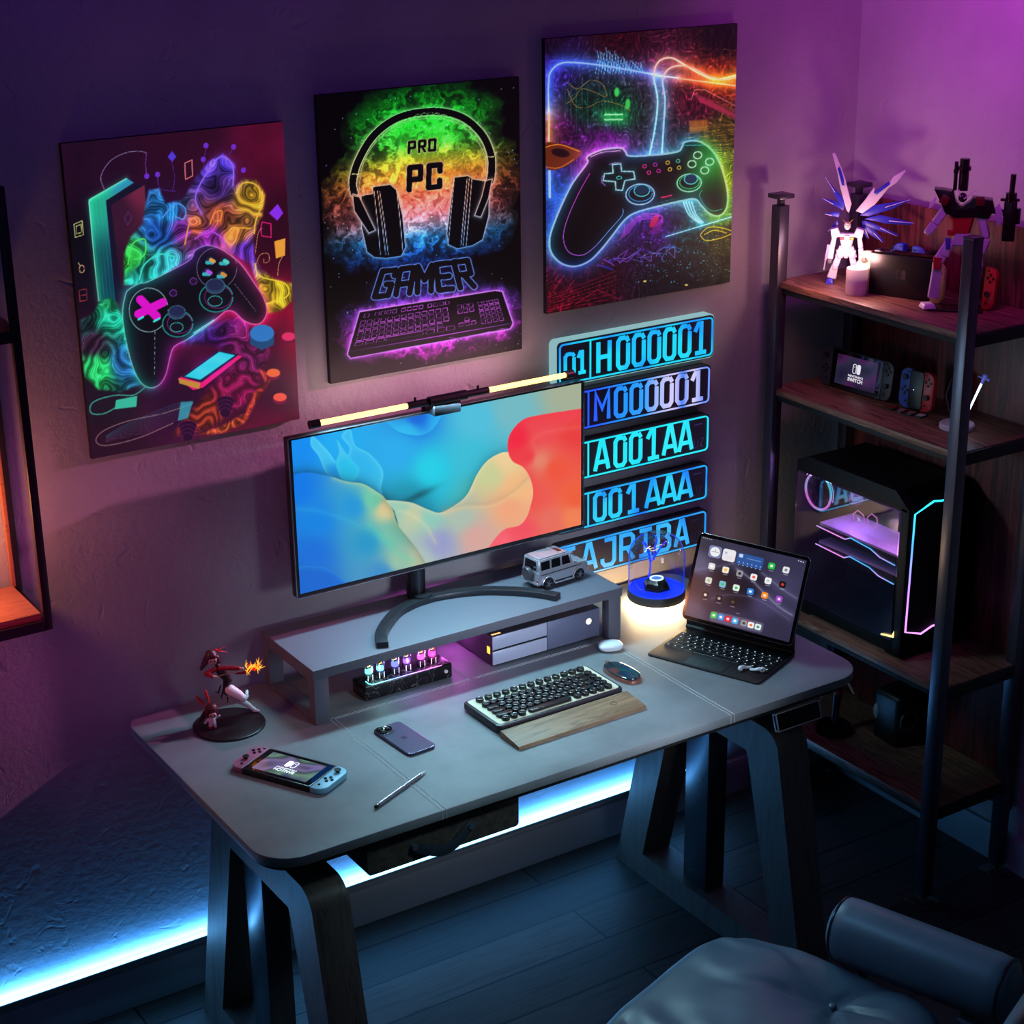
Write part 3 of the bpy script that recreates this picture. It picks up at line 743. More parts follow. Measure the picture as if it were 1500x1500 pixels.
# --- poster B: headset, lettering and keyboard in coloured flames
def art_headset():
    A = Art(310, 410, [(63, 158), (977, 70), (1035, 1308), (162, 1480)])
    X, Y = A.X, A.Y
    yy = Y - (X - 550) * -.115
    wob = (fbm(X / 60, Y / 60) - .5) * 260; wob2 = (fbm(X / 60 + 9, Y / 60 + 4) - .5) * 260
    r1 = fbm((X + wob) / 60, (Y + wob2) / 78, 5, True); r2 = fbm((X - wob2) / 24, (Y + wob) / 36, 3, True)
    fl = np.clip(r1 * 1.7 - .72, 0, 1) ** 1.5 + np.clip(r2 - .70, 0, 1) * .8
    def env(cx, cy, rx, ry, p=2.0):
        q = ((X - cx + wob * .35) / rx) ** 2 + ((yy - cy + wob2 * .35) / ry) ** 2
        return np.clip(1.25 - q, 0, 1) ** p
    pal = [(100, (0, 90, 20)), (260, (20, 210, 40)), (370, (70, 220, 60)), (440, (190, 200, 50)), (520, (250, 150, 50)), (600, (250, 110, 80)), (690, (240, 120, 130)), (745, (190, 170, 210)), (800, (50, 150, 235)), (900, (20, 90, 220)), (960, (20, 30, 160)), (1030, (80, 60, 220)), (1130, (160, 70, 250)), (1250, (235, 60, 235)), (1420, (230, 30, 210))]
    ys = [p[0] for p in pal]; col = np.stack([np.interp(yy, ys, [p[1][k] for p in pal]) for k in range(3)], 1)
    e = np.maximum.reduce([env(550, 300, 330, 240, .8), env(560, 580, 430, 260, .7), env(540, 780, 420, 170, .8), env(620, 1190, 440, 170, .8), env(560, 1010, 260, 90, 1) * .5])
    A.C = col * (e * (0.25 + fl * 1.35))[:, None] + np.array([190, 190, 200]) * (e * np.clip(fl - .72, 0, 1))[:, None]
    core = np.maximum.reduce([env(560, 560, 290, 250, .9), env(560, 330, 200, 130, 1) * .8])
    A.C += col * (core * .55)[:, None]
    A.C += (np.array([[150, 170, 230]]) * (((vnoise(X / 5.0, Y / 5.0) > .965) & (vnoise(X / 31, Y / 31) > .5)) * .9)[:, None])
    # headset
    edge = np.stack([np.interp(yy, [200, 420, 600, 760, 900], [v[k] for v in ((120, 255, 140), (240, 250, 170), (255, 190, 170), (200, 210, 250), (90, 170, 255))]) for k in range(3)], 1)
    def black(poly=None, d=None, w=None):
        if poly is not None:
            dd = A.dist(poly, True); ins = A.inside(poly)
            A.over(np.exp(-dd / 7) * .6 * ~ins, edge); A.over(ins, (4, 4, 6)); A.over(np.clip((2.4 - dd) / 1.4, 0, 1) * .9, edge)
        else:
            A.over(np.exp(-np.maximum(d - w / 2, 0) / 9) * .7, edge); A.over(np.clip((w / 2 + 3 - d) / 1.5, 0, 1), edge); A.over(np.clip((w / 2 - d) / 1.5, 0, 1), (4, 4, 6))
    band = crom([(246, 600), (238, 545), (262, 450), (330, 335), (440, 255), (590, 226), (720, 250), (815, 325), (862, 420), (868, 500), (862, 540)], 5)
    black(d=A.dist(band), w=34)
    A.stroke(crom([(268, 590), (282, 470), (345, 360), (450, 282), (590, 258), (710, 280), (790, 350), (835, 430), (842, 520)], 5), 2.2, edge * .9)
    for k in range(14):
        a = k / 13; x = 385 + 370 * a; y = 330 - 75 * math.sin(PI * a) - 28 * a
        A.stroke(A.ring((x, y), 14, 8), 1.6, (170, 250, 150), a=.8)
    for p in ([(233, 512), (268, 514)], [(240, 604), (275, 610)], [(836, 432), (876, 430)]): A.stroke(p, 3, edge)
    black([(278, 612), (332, 600), (330, 572), (350, 566), (410, 558), (438, 582), (470, 700), (488, 845), (470, 885), (402, 897), (345, 893), (312, 868), (285, 760)])
    black([(700, 524), (762, 517), (786, 532), (838, 540), (862, 610), (862, 700), (838, 808), (792, 836), (722, 850), (682, 832), (674, 780), (690, 610)])
    for xs in ((336, 366), (352, 390), (362, 402), (440, 470)):
        A.stroke([(xs[0], 590), ((xs[0] + xs[1]) / 2 + 5, 730), (xs[1] + 8, 880)], 2.4, edge)
    for xs in ((780, 772), (768, 758), (758, 748), (700, 690)): A.stroke([(xs[0], 530), (xs[1], 690), (xs[1] - 8, 835)], 2.4, edge)
    for p in ([(240, 610), (270, 616), (348, 768), (318, 782), (248, 680)], [(842, 540), (872, 532), (858, 620), (826, 706), (798, 698), (828, 610)]): black(p)
    # lettering
    def L(ch, x, y, w, h, sk=-.115, lean=0.0):
        G = {'P': [[(0, 1), (0, 0), (1, 0), (1, .55), (.1, .55)]], 'R': [[(0, 1), (0, 0), (1, 0), (1, .5), (.1, .5)], [(.45, .5), (1, 1)]], 'O': [[(0, 0), (1, 0), (1, 1), (0, 1), (0, 0)]], 'C': [[(1, .3), (1, 0), (0, 0), (0, 1), (1, 1), (1, .72)]],
             'G': [[(1, .22), (1, 0), (0, 0), (0, 1), (1, 1), (1, .55), (.6, .55)]], 'A': [[(0, 1), (0, .1), (.1, 0), (1, 0), (1, 1)], [(0, .6), (1, .6)]], 'M': [[(0, 1), (0, 0), (.5, .55), (1, 0), (1, 1)]], 'E': [[(1, 0), (0, 0), (0, 1), (1, 1)], [(0, .5), (.85, .5)]]}[ch]
        return [[(x + (a - .5 * 0) * w + (1 - b) * lean, y + b * h + (x + a * w - 540) * sk) for a, b in s] for s in G]
    s = []
    for k, ch in enumerate('PRO'): s += L(ch, 490 + k * 46, 362, 26, 48)
    glyph_strokes(A, s, 13, (6, 6, 8), (200, 220, 120))
    s = []
    for k, ch in enumerate('PC'): s += L(ch, 496 + k * 88, 478, 50, 100)
    glyph_strokes(A, s, 26, (6, 6, 8), (255, 190, 150))
    s = []
    for k, ch in enumerate('GAMER'):
        x = 352 + k * 98; lean = (2 - k) * 17
        s += L(ch, x, 935, 62, 118, -.115, lean)
    glyph_strokes(A, s, 27, (6, 6, 12), (110, 150, 255), 3)
    # keyboard
    kb = [(285, 1143), (905, 1040), (936, 1044), (990, 1190), (978, 1216), (250, 1360), (234, 1342)]
    d = A.dist(kb, True); ins = A.inside(kb)
    A.C += np.array([[210, 90, 255]]) * (np.exp(-d / 14) * .7 * ~ins)[:, None]
    A.over(ins, (6, 3, 12)); A.over(np.clip((3.2 - d) / 1.5, 0, 1), (225, 140, 255))
    A.stroke([(246, 1330), (982, 1190)], 2, (200, 90, 240)); A.stroke([(700, 1258), (740, 1264), (990, 1205)], 1.6, (200, 90, 240))
    def kp(a, b):
        x = 298 + 625 * a; y = 1153 - 103 * a
        x2 = 248 + 722 * a; y2 = 1318 - 133 * a
        return (x + (x2 - x) * b, y + (y2 - y) * b)
    def key(a0, a1, b0, b1): A.stroke([kp(a0, b0), kp(a1, b0), kp(a1, b1), kp(a0, b1)], 1.9, (225, 100, 245), True, a=.9)
    for r in range(5):
        b0 = .22 + r * .15; n = 13 - (r == 3)
        if r == 4:
            for a in (0.02, .09, .16): key(a, a + .05, b0, b0 + .11)
            key(.22, .46, b0, b0 + .11)
            for a in (.48, .55, .61): key(a, a + .05, b0, b0 + .11)
            continue
        for k in range(n): key(.01 + r * .004 + k * .048, .01 + r * .004 + k * .048 + .033, b0, b0 + .11)
    key(.02, .055, .02, .12)
    for a0 in (.1, .29, .48):
        for k in range(4): key(a0 + k * .042, a0 + k * .042 + .028, .02, .12)
    for r in range(2):
        for k in range(3): key(.69 + k * .04, .718 + k * .04, .2 + r * .15, .31 + r * .15)
    for a, b in ((.73, .62), (.69, .77), (.73, .77), (.77, .77)): key(a, a + .028, b, b + .11)
    for r in range(5):
        for k in range(4): key(.835 + k * .038, .86 + k * .038, .2 + r * .15, .31 + r * .15)
    return A
# --- poster C: neon pad in a neon room
def art_neonpad():
    A = Art(300, 420, [(48, 122), (982, 50), (985, 1320), (85, 1452)])
    X, Y = A.X, A.Y
    A.C = A.idw([((80, 150), (30, 6, 40)), ((400, 130), (60, 8, 20)), ((900, 100), (24, 10, 12)), ((70, 260), (60, 20, 160)), ((250, 450), (14, 60, 50)), ((400, 480), (10, 80, 50)), ((620, 250), (90, 20, 60)), ((900, 330), (190, 40, 20)), ((800, 450), (110, 20, 50)), ((150, 560), (80, 10, 90)),
                 ((350, 620), (110, 10, 130)), ((720, 600), (60, 30, 50)), ((930, 560), (100, 70, 20)), ((950, 760), (90, 110, 20)), ((90, 900), (20, 30, 150)), ((600, 1050), (70, 16, 120)), ((300, 1280), (50, 4, 20)), ((150, 1400), (90, 6, 26)), ((800, 1100), (10, 50, 50)), ((700, 1300), (14, 16, 26)), ((930, 1080), (70, 70, 10))], 3)
    n = fbm(X / 150, Y / 150, 3); r = .5 + .5 * np.sin(n * 80 + 8 * fbm(X / 30, Y / 30, 2)); g = fbm(X / 16, Y / 40, 3, True)
    A.C *= (0.34 + .42 * r + .4 * np.clip(g * 2 - 1, 0, 1))[:, None]
    A.C += A.C * (np.clip(r * g - .72, 0, 1) * 5)[:, None]
    # circuit window
    for k in range(14):
        x = 150 + k * 27; A.stroke([(x, 300 + (k % 3) * 30), (x + 5, 500 + (k * 37) % 90)], 1.6, (40, 130, 110), a=.5)
    for k in range(10): A.stroke([(150, 330 + k * 26), (560, 345 + k * 24)], 1.3, (30, 120, 90), a=.35)
    for y in (486, 510): A.neon([(345, y), (430, y)], 7, (40, 230, 90), k=.4)
    A.fill(A.ring((400, 378), 12, 22), (60, 220, 90), 8); A.fill(A.ring((455, 436), 12, 26), (60, 210, 90), 8)
    for p in ([(160, 330), (210, 360), (270, 320), (330, 340), (350, 400), (300, 380), (230, 360), (200, 400), (160, 430)], [(160, 360), (200, 440), (260, 450), (330, 420), (420, 440), (470, 470)]): A.stroke(crom(p), 2, (190, 150, 70), a=.9)
    # graffiti
    for k in range(16):
        x = 300 + k * 14; h = 55 * math.exp(-((k - 3) / 6) ** 2) + 12
        A.stroke([(x, 250 - h * 1.3 + (k % 3) * 14), (x + 16, 250 + (k % 4) * 12)], 4, (80, 150, 210), a=.7); A.stroke([(x + 8, 250 - h), (x - 6, 250 + 40)], 1.6, (150, 220, 250), a=.8)
    # side structures
    for k in range(5): A.stroke([(770 + k * 8, 385 + k * 9), (985, 470 + k * 12)], 2, (230, 80, 110), a=.7)
    A.stroke([(765, 420), (780, 370), (830, 370), (985, 450)], 2.4, (240, 120, 130)); A.fill([(800, 400), (985, 490), (985, 510), (800, 425)], (190, 40, 80), 4, .7)
    for k in range(6): A.stroke([(740, 560 + k * 22), (985, 540 + k * 24)], 1.6, (220, 150, 40), a=.6)
    A.fill([(760, 520), (850, 515), (850, 570), (760, 575)], (210, 110, 30), 10, .6); A.stroke([(925, 400), (985, 395), (985, 450), (925, 440), (925, 400)], 2, (220, 70, 40))
    for k in range(7): A.stroke([(860, 680 + k * 9), (985, 676 + k * 8)], 2, (230, 190, 40), a=.6)
    A.stroke(crom([(905, 200), (915, 175), (945, 180), (950, 210), (920, 222), (905, 200)]), 2, (120, 70, 40), a=.8)
    # frame tubes
    A.neon(crom([(590, 296), (460, 272), (320, 248), (190, 234), (120, 240), (78, 280), (70, 340), (74, 470)], 6), 7, (50, 130, 255), gw=4, k=.9)
    A.neon([(75, 480), (78, 620)], 8, (255, 170, 40), gw=4, k=.7); A.neon([(84, 755), (88, 880)], 12, (60, 150, 255), gw=3, k=.7)
    A.neon([(600, 300), (700, 312)], 6, (120, 200, 255), k=.5); A.neon([(700, 314), (985, 352)], 5, (255, 110, 30), gw=4, k=.8)
    # loops of cable
    for dxx in (0, 48):
        A.neon(crom([(568, 680), (590, 560), (600, 420), (578, 300), (600, 232), (660, 214), (730, 250), (800, 290), (880, 320), (985, 300)][0:] if dxx == 0 else [(628, 680), (632, 560), (636, 420), (622, 320), (650, 268), (710, 252), (780, 270), (850, 306), (920, 322), (985, 310)], 6), 8,
               (90, 190, 255) if False else A.idw([((590, 600), (60, 190, 255)), ((600, 400), (80, 200, 255)), ((640, 220), (255, 150, 110)), ((780, 270), (255, 130, 60)), ((930, 320), (255, 190, 40))], 4), gw=3, k=.5)
    # copper dish
    A.fill(crom([(60, 625), (110, 620), (190, 640), (238, 665), (200, 710), (130, 745), (70, 740)], 4, True), (110, 40, 14), 4)
    A.stroke(crom([(62, 640), (130, 628), (225, 662)]), 4, (250, 140, 50)); A.stroke(crom([(66, 735), (130, 740), (200, 700)]), 3, (240, 120, 40)); A.fill(A.ring((135, 668), 45, 20, .2), (30, 8, 10), 6)
    # floor shapes
    for k in range(9):
        A.stroke([(90, 1370 + k * 12), (420, 1250 + k * 22)], 1.7, (200, 20, 60), a=.7)
    for p in ([(165, 1265), (90, 1375)], [(215, 1290), (180, 1345)], [(220, 1410), (330, 1340), (440, 1390)], [(85, 1440), (210, 1400)]): A.stroke(p, 2, (210, 30, 70), a=.8)
    A.neon([(660, 1086), (985, 995)], 5, (40, 190, 240), k=.4)
    for k in range(4): A.neon(crom([(740 + k * 14, 918), (770 + k * 12, 980), (820 + k * 8, 1022)]), 5, (60, 190, 255), k=.25)
    for p in ([(830, 1080), (870, 1045), (940, 1050), (985, 1065)], [(830, 1085), (860, 1110), (930, 1100), (985, 1080)], [(850, 1080), (900, 1060), (960, 1075)]): A.stroke(crom(p), 4, (230, 190, 30))
    # crumpled violet shapes below the pad
    _r = random.Random(5)
    for k in range(16):
        x = 330 + k * 24; y = 1215 - k * 5 + _r.uniform(-22, 18)
        A.stroke([(x, y), (x + _r.uniform(30, 60), y + _r.uniform(-40, 26)), (x + _r.uniform(10, 80), y + _r.uniform(-5, 40)), (x, y)], 2.4, (_r.choice([150, 110, 60]), 60 + 5 * k, 230), a=.8)
    for k in range(7):
        A.stroke(crom([(430 + k * 8, 1100 - k * 6), (480 + k * 6, 1010), (560 + k * 5, 970 + k * 4), (640, 990), (620 - k * 8, 1070)]), 2, (200, 30, 170 + 10 * k), a=.8)
    A.fill(A.ring((600, 1010), 18, 34, .5), (230, 20, 80), 10, .8)
    sp = ((vnoise(X / 7, Y / 5) > .93) & (X > 500) & (Y > 1080) & (Y < 1320)); A.C += np.array([[60, 140, 160]]) * (sp * .9)[:, None]
    for p in ((562, 1304), (768, 1328)): A.fill(A.ring(p, 8, 4), (255, 220, 120), 3)
    # the pad
    body = crom([(265, 720), (262, 700), (272, 682), (340, 655), (425, 648), (450, 668), (470, 688), (580, 686), (700, 672), (726, 650), (738, 625), (790, 618), (832, 632), (880, 672), (920, 740), (950, 830), (962, 910), (950, 965), (915, 990), (870, 975), (830, 935), (800, 905), (740, 910), (600, 940), (500, 968), (450, 1005), (400, 1070), (345, 1140), (290, 1195), (220, 1222), (150, 1205), (100, 1150), (92, 1080), (115, 1000), (155, 900), (200, 810)], 4, True)
    d = A.dist(body, True); ins = A.inside(body)
    gc = A.idw([((95, 1100), (60, 190, 255)), ((150, 900), (90, 170, 255)), ((270, 690), (230, 110, 255)), ((420, 650), (190, 120, 255)), ((500, 690), (60, 170, 255)), ((760, 625), (40, 190, 230)), ((850, 640), (60, 220, 90)), ((950, 820), (200, 230, 40)), ((950, 960), (120, 230, 60)), ((800, 905), (60, 200, 230)), ((500, 968), (60, 160, 255)), ((220, 1220), (40, 120, 255))], 3)
    A.C += gc * (np.exp(-d / 34) * .75 * ~ins)[:, None]
    A.over(ins, (3, 3, 6))
    A.C += gc * (np.exp(-d / 30) * .45 * ins)[:, None]
    A.C += np.array([[20, 110, 30]]) * (np.exp(-(((X - 860) / 80) ** 2 + ((Y - 750) / 120) ** 2)) * ins * .9)[:, None]
    A.over(np.clip((5.0 - d) / 2, 0, 1), gc * .45 + 130)
    A.stroke(crom([(278, 770), (225, 870), (175, 990), (158, 1080), (185, 1150), (250, 1168), (310, 1130), (380, 1050), (440, 980), (444, 945)], 5), 3, A.idw([((250, 820), (230, 60, 220)), ((170, 1080), (200, 90, 240)), ((400, 1020), (110, 170, 255))], 3))
    A.stroke(crom([(832, 862), (820, 888), (850, 940), (890, 965), (935, 955)], 5), 2.5, (60, 190, 160))
    A.neon(crom([(280, 690), (340, 668), (425, 662)]), 3, (220, 120, 255), k=.2); A.stroke([(735, 640), (835, 640)], 3, (60, 200, 200))
    dp = [(388, 728), (428, 726), (434, 762), (492, 764), (500, 800), (450, 808), (440, 855), (408, 852), (404, 812), (345, 806), (350, 772), (392, 770)]
    A.neon(dp, 5, (80, 200, 230), True, k=.35); A.stroke([(372, 728), (400, 720), (428, 722)], 3, (190, 130, 230)); A.stroke([(340, 782), (336, 812), (356, 830)], 3, (190, 100, 230))
    A.stroke(A.ring((422, 793), 13, 7), 3, (80, 220, 220))
    for (cx, cy), r_, c in (((527, 876), 70, (70, 170, 255)), ((767, 824), 60, (40, 220, 130))):
        A.neon(A.ring((cx, cy), r_, r_ * .72), 5, c, True, k=.3); A.stroke(A.ring((cx + 2, cy - 4), r_ * .82, r_ * .55), 3, c); A.stroke(A.ring((cx + 8, cy - 18), r_ * .54, r_ * .4), 4, (90, 220, 240)); A.fill(A.ring((cx + 8, cy - 22), r_ * .48, r_ * .34), (14, 50, 80), 4)
    for c in ((805, 689), (865, 722), (778, 732), (842, 764)): A.neon(A.ring(c, 20, 17), 5, (120, 240, 150), True, k=.2)
    for c, q in (((545, 739), (240, 40, 150)), ((597, 732), (200, 40, 190)), ((567, 770), (240, 50, 160)), ((615, 763), (220, 40, 170)), ((658, 723), (230, 180, 40)), ((709, 716), (80, 210, 180)), ((670, 756), (240, 200, 60)), ((715, 749), (220, 210, 60))): A.stroke(A.ring(c, 9, 8), 3.4, q)
    A.stroke([(633, 893), (682, 884)], 6, (240, 40, 110)); A.stroke([(630, 916), (690, 902)], 1.6, (60, 150, 200), a=.7)
    return A
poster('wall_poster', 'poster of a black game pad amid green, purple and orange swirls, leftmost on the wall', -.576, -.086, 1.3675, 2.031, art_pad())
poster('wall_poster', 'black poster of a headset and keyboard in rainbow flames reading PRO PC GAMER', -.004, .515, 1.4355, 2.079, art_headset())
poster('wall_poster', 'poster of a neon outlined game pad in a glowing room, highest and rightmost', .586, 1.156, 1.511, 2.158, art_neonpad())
# ------------------------------------------------------------------ neon number plates
def neon_mat(name, c0, c1, s=1.0, xg=False, scale=1.0):
    m, nt, p = nodes_of(name, .4)
    p.inputs['Base Color'].default_value = (0.01, 0.01, 0.02, 1)
    tc = node(nt, 'ShaderNodeTexCoord'); n = node(nt, 'ShaderNodeTexNoise', Scale=9.0 * scale, Detail=1.0)
    nt.links.new(tc.outputs['Object'], n.inputs['Vector'])
    if xg:
        sp = node(nt, 'ShaderNodeSeparateXYZ'); mr = node(nt, 'ShaderNodeMapRange'); mr.inputs['From Min'].default_value = .12; mr.inputs['From Max'].default_value = .46
        nt.links.new(tc.outputs['Object'], sp.inputs[0]); nt.links.new(sp.outputs['X'], mr.inputs['Value'])
        r = ramp(nt, [(0, rgb(40, 90, 255)), (.25, rgb(30, 150, 255)), (.45, rgb(50, 160, 255)), (.58, rgb(170, 190, 250)), (.72, rgb(215, 205, 250)), (.80, rgb(60, 130, 250)), (.9, rgb(215, 210, 250)), (1, rgb(120, 150, 250))]); nt.links.new(mr.outputs['Result'], r.inputs['Fac'])
    else:
        r = ramp(nt, [(0.36, c0), (0.62, c1)]); nt.links.new(n.outputs['Fac'], r.inputs['Fac'])
    nt.links.new(r.outputs['Color'], p.inputs['Emission Color']); p.inputs['Emission Strength'].default_value = s
    return m
NA = neon_mat('neon_cyan', rgb(20, 150, 255), rgb(30, 220, 250), 1.0)
NB = neon_mat('neon_blue', rgb(30, 110, 255), rgb(190, 200, 250), 1.0, xg=True)
NC = neon_mat('neon_aqua', rgb(20, 225, 250), rgb(40, 235, 250), 1.0)
ND = neon_mat('neon_sky', rgb(20, 120, 250), rgb(40, 210, 250), 1.0)
NE = neon_mat('neon_azure', rgb(30, 140, 245), rgb(60, 190, 255), 1.0)
NFAINT = emis('neon_off', rgb(40, 40, 80), .5)
M_plate = pm('plate_backing', rgb(52, 42, 54), .6)
M_plateedge = pm('plate_edge', rgb(200, 220, 220), .5)
GL = {'H': [[(0, 0), (0, 1)], [(1, 0), (1, 1)], [(0, .5), (1, .5)]],
      '0': [[(.70, 1), (.22, 1), (.0, .88), (0, .12), (.22, 0), (.78, 0), (1, .12), (1, .80)], [(1.02, .86), (.80, 1.02)]],
      '1': [[(.02, .74), (.34, 1), (.62, 1), (.62, 0)], [(.1, 0), (1.1, 0)]],
      'M': [[(0, 0), (0, 1), (.5, .40), (1, 1), (1, 0)]],
      'A': [[(-.05, 0), (.4, 1), (.6, 1), (1.05, 0)], [(.12, .28), (.88, .28)]],
      'T': [[(0, 1), (1, 1)], [(.5, 1), (.5, 0)]],
      'J': [[(.2, 1), (1, 1), (1, .14), (.8, 0), (.2, 0), (0, .14), (0, .28)]],
      'R': [[(0, 0), (0, 1), (.8, 1), (1, .88), (1, .6), (.8, .48), (0, .48)], [(.5, .48), (1.05, 0)]],
      'I': [[(0, 1), (1, 1)], [(.5, 1), (.5, 0)], [(0, 0), (1, 0)]],
      'B': [[(0, 0), (0, 1), (.78, 1), (.95, .9), (.95, .62), (.78, .52), (1, .40), (1, .12), (.8, 0), (0, 0)]],
      'U': [[(0, 1), (0, .14), (.2, 0), (.8, 0), (1, .14), (1, 1)]], 'Z': [[(0, 1), (1, 1), (0, 0), (1, 0)]]}
PX0, PX1 = .6045, 1.0905
def plate(z0, z1, chars, small, label, mat, edge=None, depth=.026, divider=True):
    t = thing('neon_plate', label, 'neon sign', (PX0, 0, z0))
    w = PX1 - PX0; h = z1 - z0
    MB().prism(rrect(w, h, .012, 5, w / 2, h / 2), depth, 'xz', -depth).build('backing_panel', [M_plate], t)
    if edge:
        b = MB().prism(rrect(w + .006, h + .006, .014, 5, w / 2, h / 2), depth - .004, 'xz', -depth + .003); b.build('lit_edge', edge, t)
    y = -depth
    mb = MB(); mb.ribbon(rrect(w - .012, h - .012, .010, 5, w / 2, h / 2), .0036, .003, (0, y - .0002, 0), (1, 0, 0), (0, 0, 1), (0, -1, 0), closed=True)
    if divider: mb.ribbon([(.097, .007), (.097, h - .007)], .0034, .003, (0, y - .0002, 0), (1, 0, 0), (0, 0, 1), (0, -1, 0))
    mb.build('border_tube', mat, t, smooth=None)
    for ch, x, cw, zz, ch_h, sw in chars + small:
        mb = MB()
        for s in GL[ch]:
            mb.ribbon([(x + a * cw, zz + b * ch_h) for a, b in s], sw, .003, (0, y - .0002, 0), (1, 0, 0), (0, 0, 1), (0, -1, 0))
        mb.build('character', mat, t, smooth=None)
    # dim unlit marks
    return t
def faint(t, h, y=-.0262):
    for k, ch in enumerate('UZ'):
        mb = MB()
        for s in GL[ch]: mb.ribbon([(.437 + k * .018 + a * .011, .018 + b * .022) for a, b in s], .0028, .001, (0, y, 0), (1, 0, 0), (0, 0, 1), (0, -1, 0))
        mb.build('unlit_mark', NFAINT, t, smooth=None)
    mb = MB(); mb.ribbon([(.436, h - .024), (.462, h - .024)], .005, .001, (0, y, 0), (1, 0, 0), (0, 0, 1), (0, -1, 0))
    mb.build('unlit_mark', NFAINT, t, smooth=None)
def ch_row(s, x, step, cw, z, h, sw): return [(c, x + k * step, cw, z, h, sw) for k, c in enumerate(s)]
small = [('0', .022, .026, .026, .052, .0085), ('1', .060, .020, .026, .052, .0085)]
smallb = [('0', .022, .026, .020, .048, .0085), ('1', .060, .020, .020, .048, .0085)]
hA = .110
plate(1.3295, 1.4395, [('H', .121, .034, .016, .078, .0105)] + ch_row('00000', .181, .0487, .031, .017, .077, .0105) + [('1', .423, .034, .017, .077, .0105)], small, 'thick neon plate reading 01 H000001, topmost of the five plates on the wall', NA, emis('lit_acrylic', rgb(150, 200, 205), .8), .034)
plate(1.2010, 1.3065, [('M', .119, .040, .018, .072, .010)] + ch_row('00000', .181, .0487, .031, .018, .072, .0105) + [('1', .423, .034, .018, .072, .0105)], small, 'neon plate with whitish lit digits reading M000001, second from the top', NB)
q = plate(1.0690, 1.1735, ch_row('A', .120, .05, .038, .017, .074, .0105) + ch_row('00', .181, .0487, .031, .017, .074, .0105) + [('1', .282, .034, .017, .074, .0105)] + ch_row('AA', .337, .051, .038, .017, .074, .0105), smallb, 'aqua neon plate reading A001AA, middle of the five plates', NC); faint(q, .1045)
q = plate(.9350, 1.0370, ch_row('00', .118, .0487, .031, .017, .070, .0105) + [('1', .220, .034, .017, .070, .0105)] + ch_row('AAA', .283, .053, .040, .017, .070, .0105), smallb, 'neon plate reading 001AAA, second from the bottom', ND); faint(q, .102)
q = plate(.8050, .9070, ch_row('T', .014, .06, .042, .016, .070, .0105) + ch_row('A', .080, .06, .040, .016, .070, .0105) + ch_row('JRIBA', .142, .0600, .038, .016, .070, .0105), [], 'neon plate reading TAJRIBA, lowest of the five, behind the glass dome', NE, divider=False); faint(q, .102)
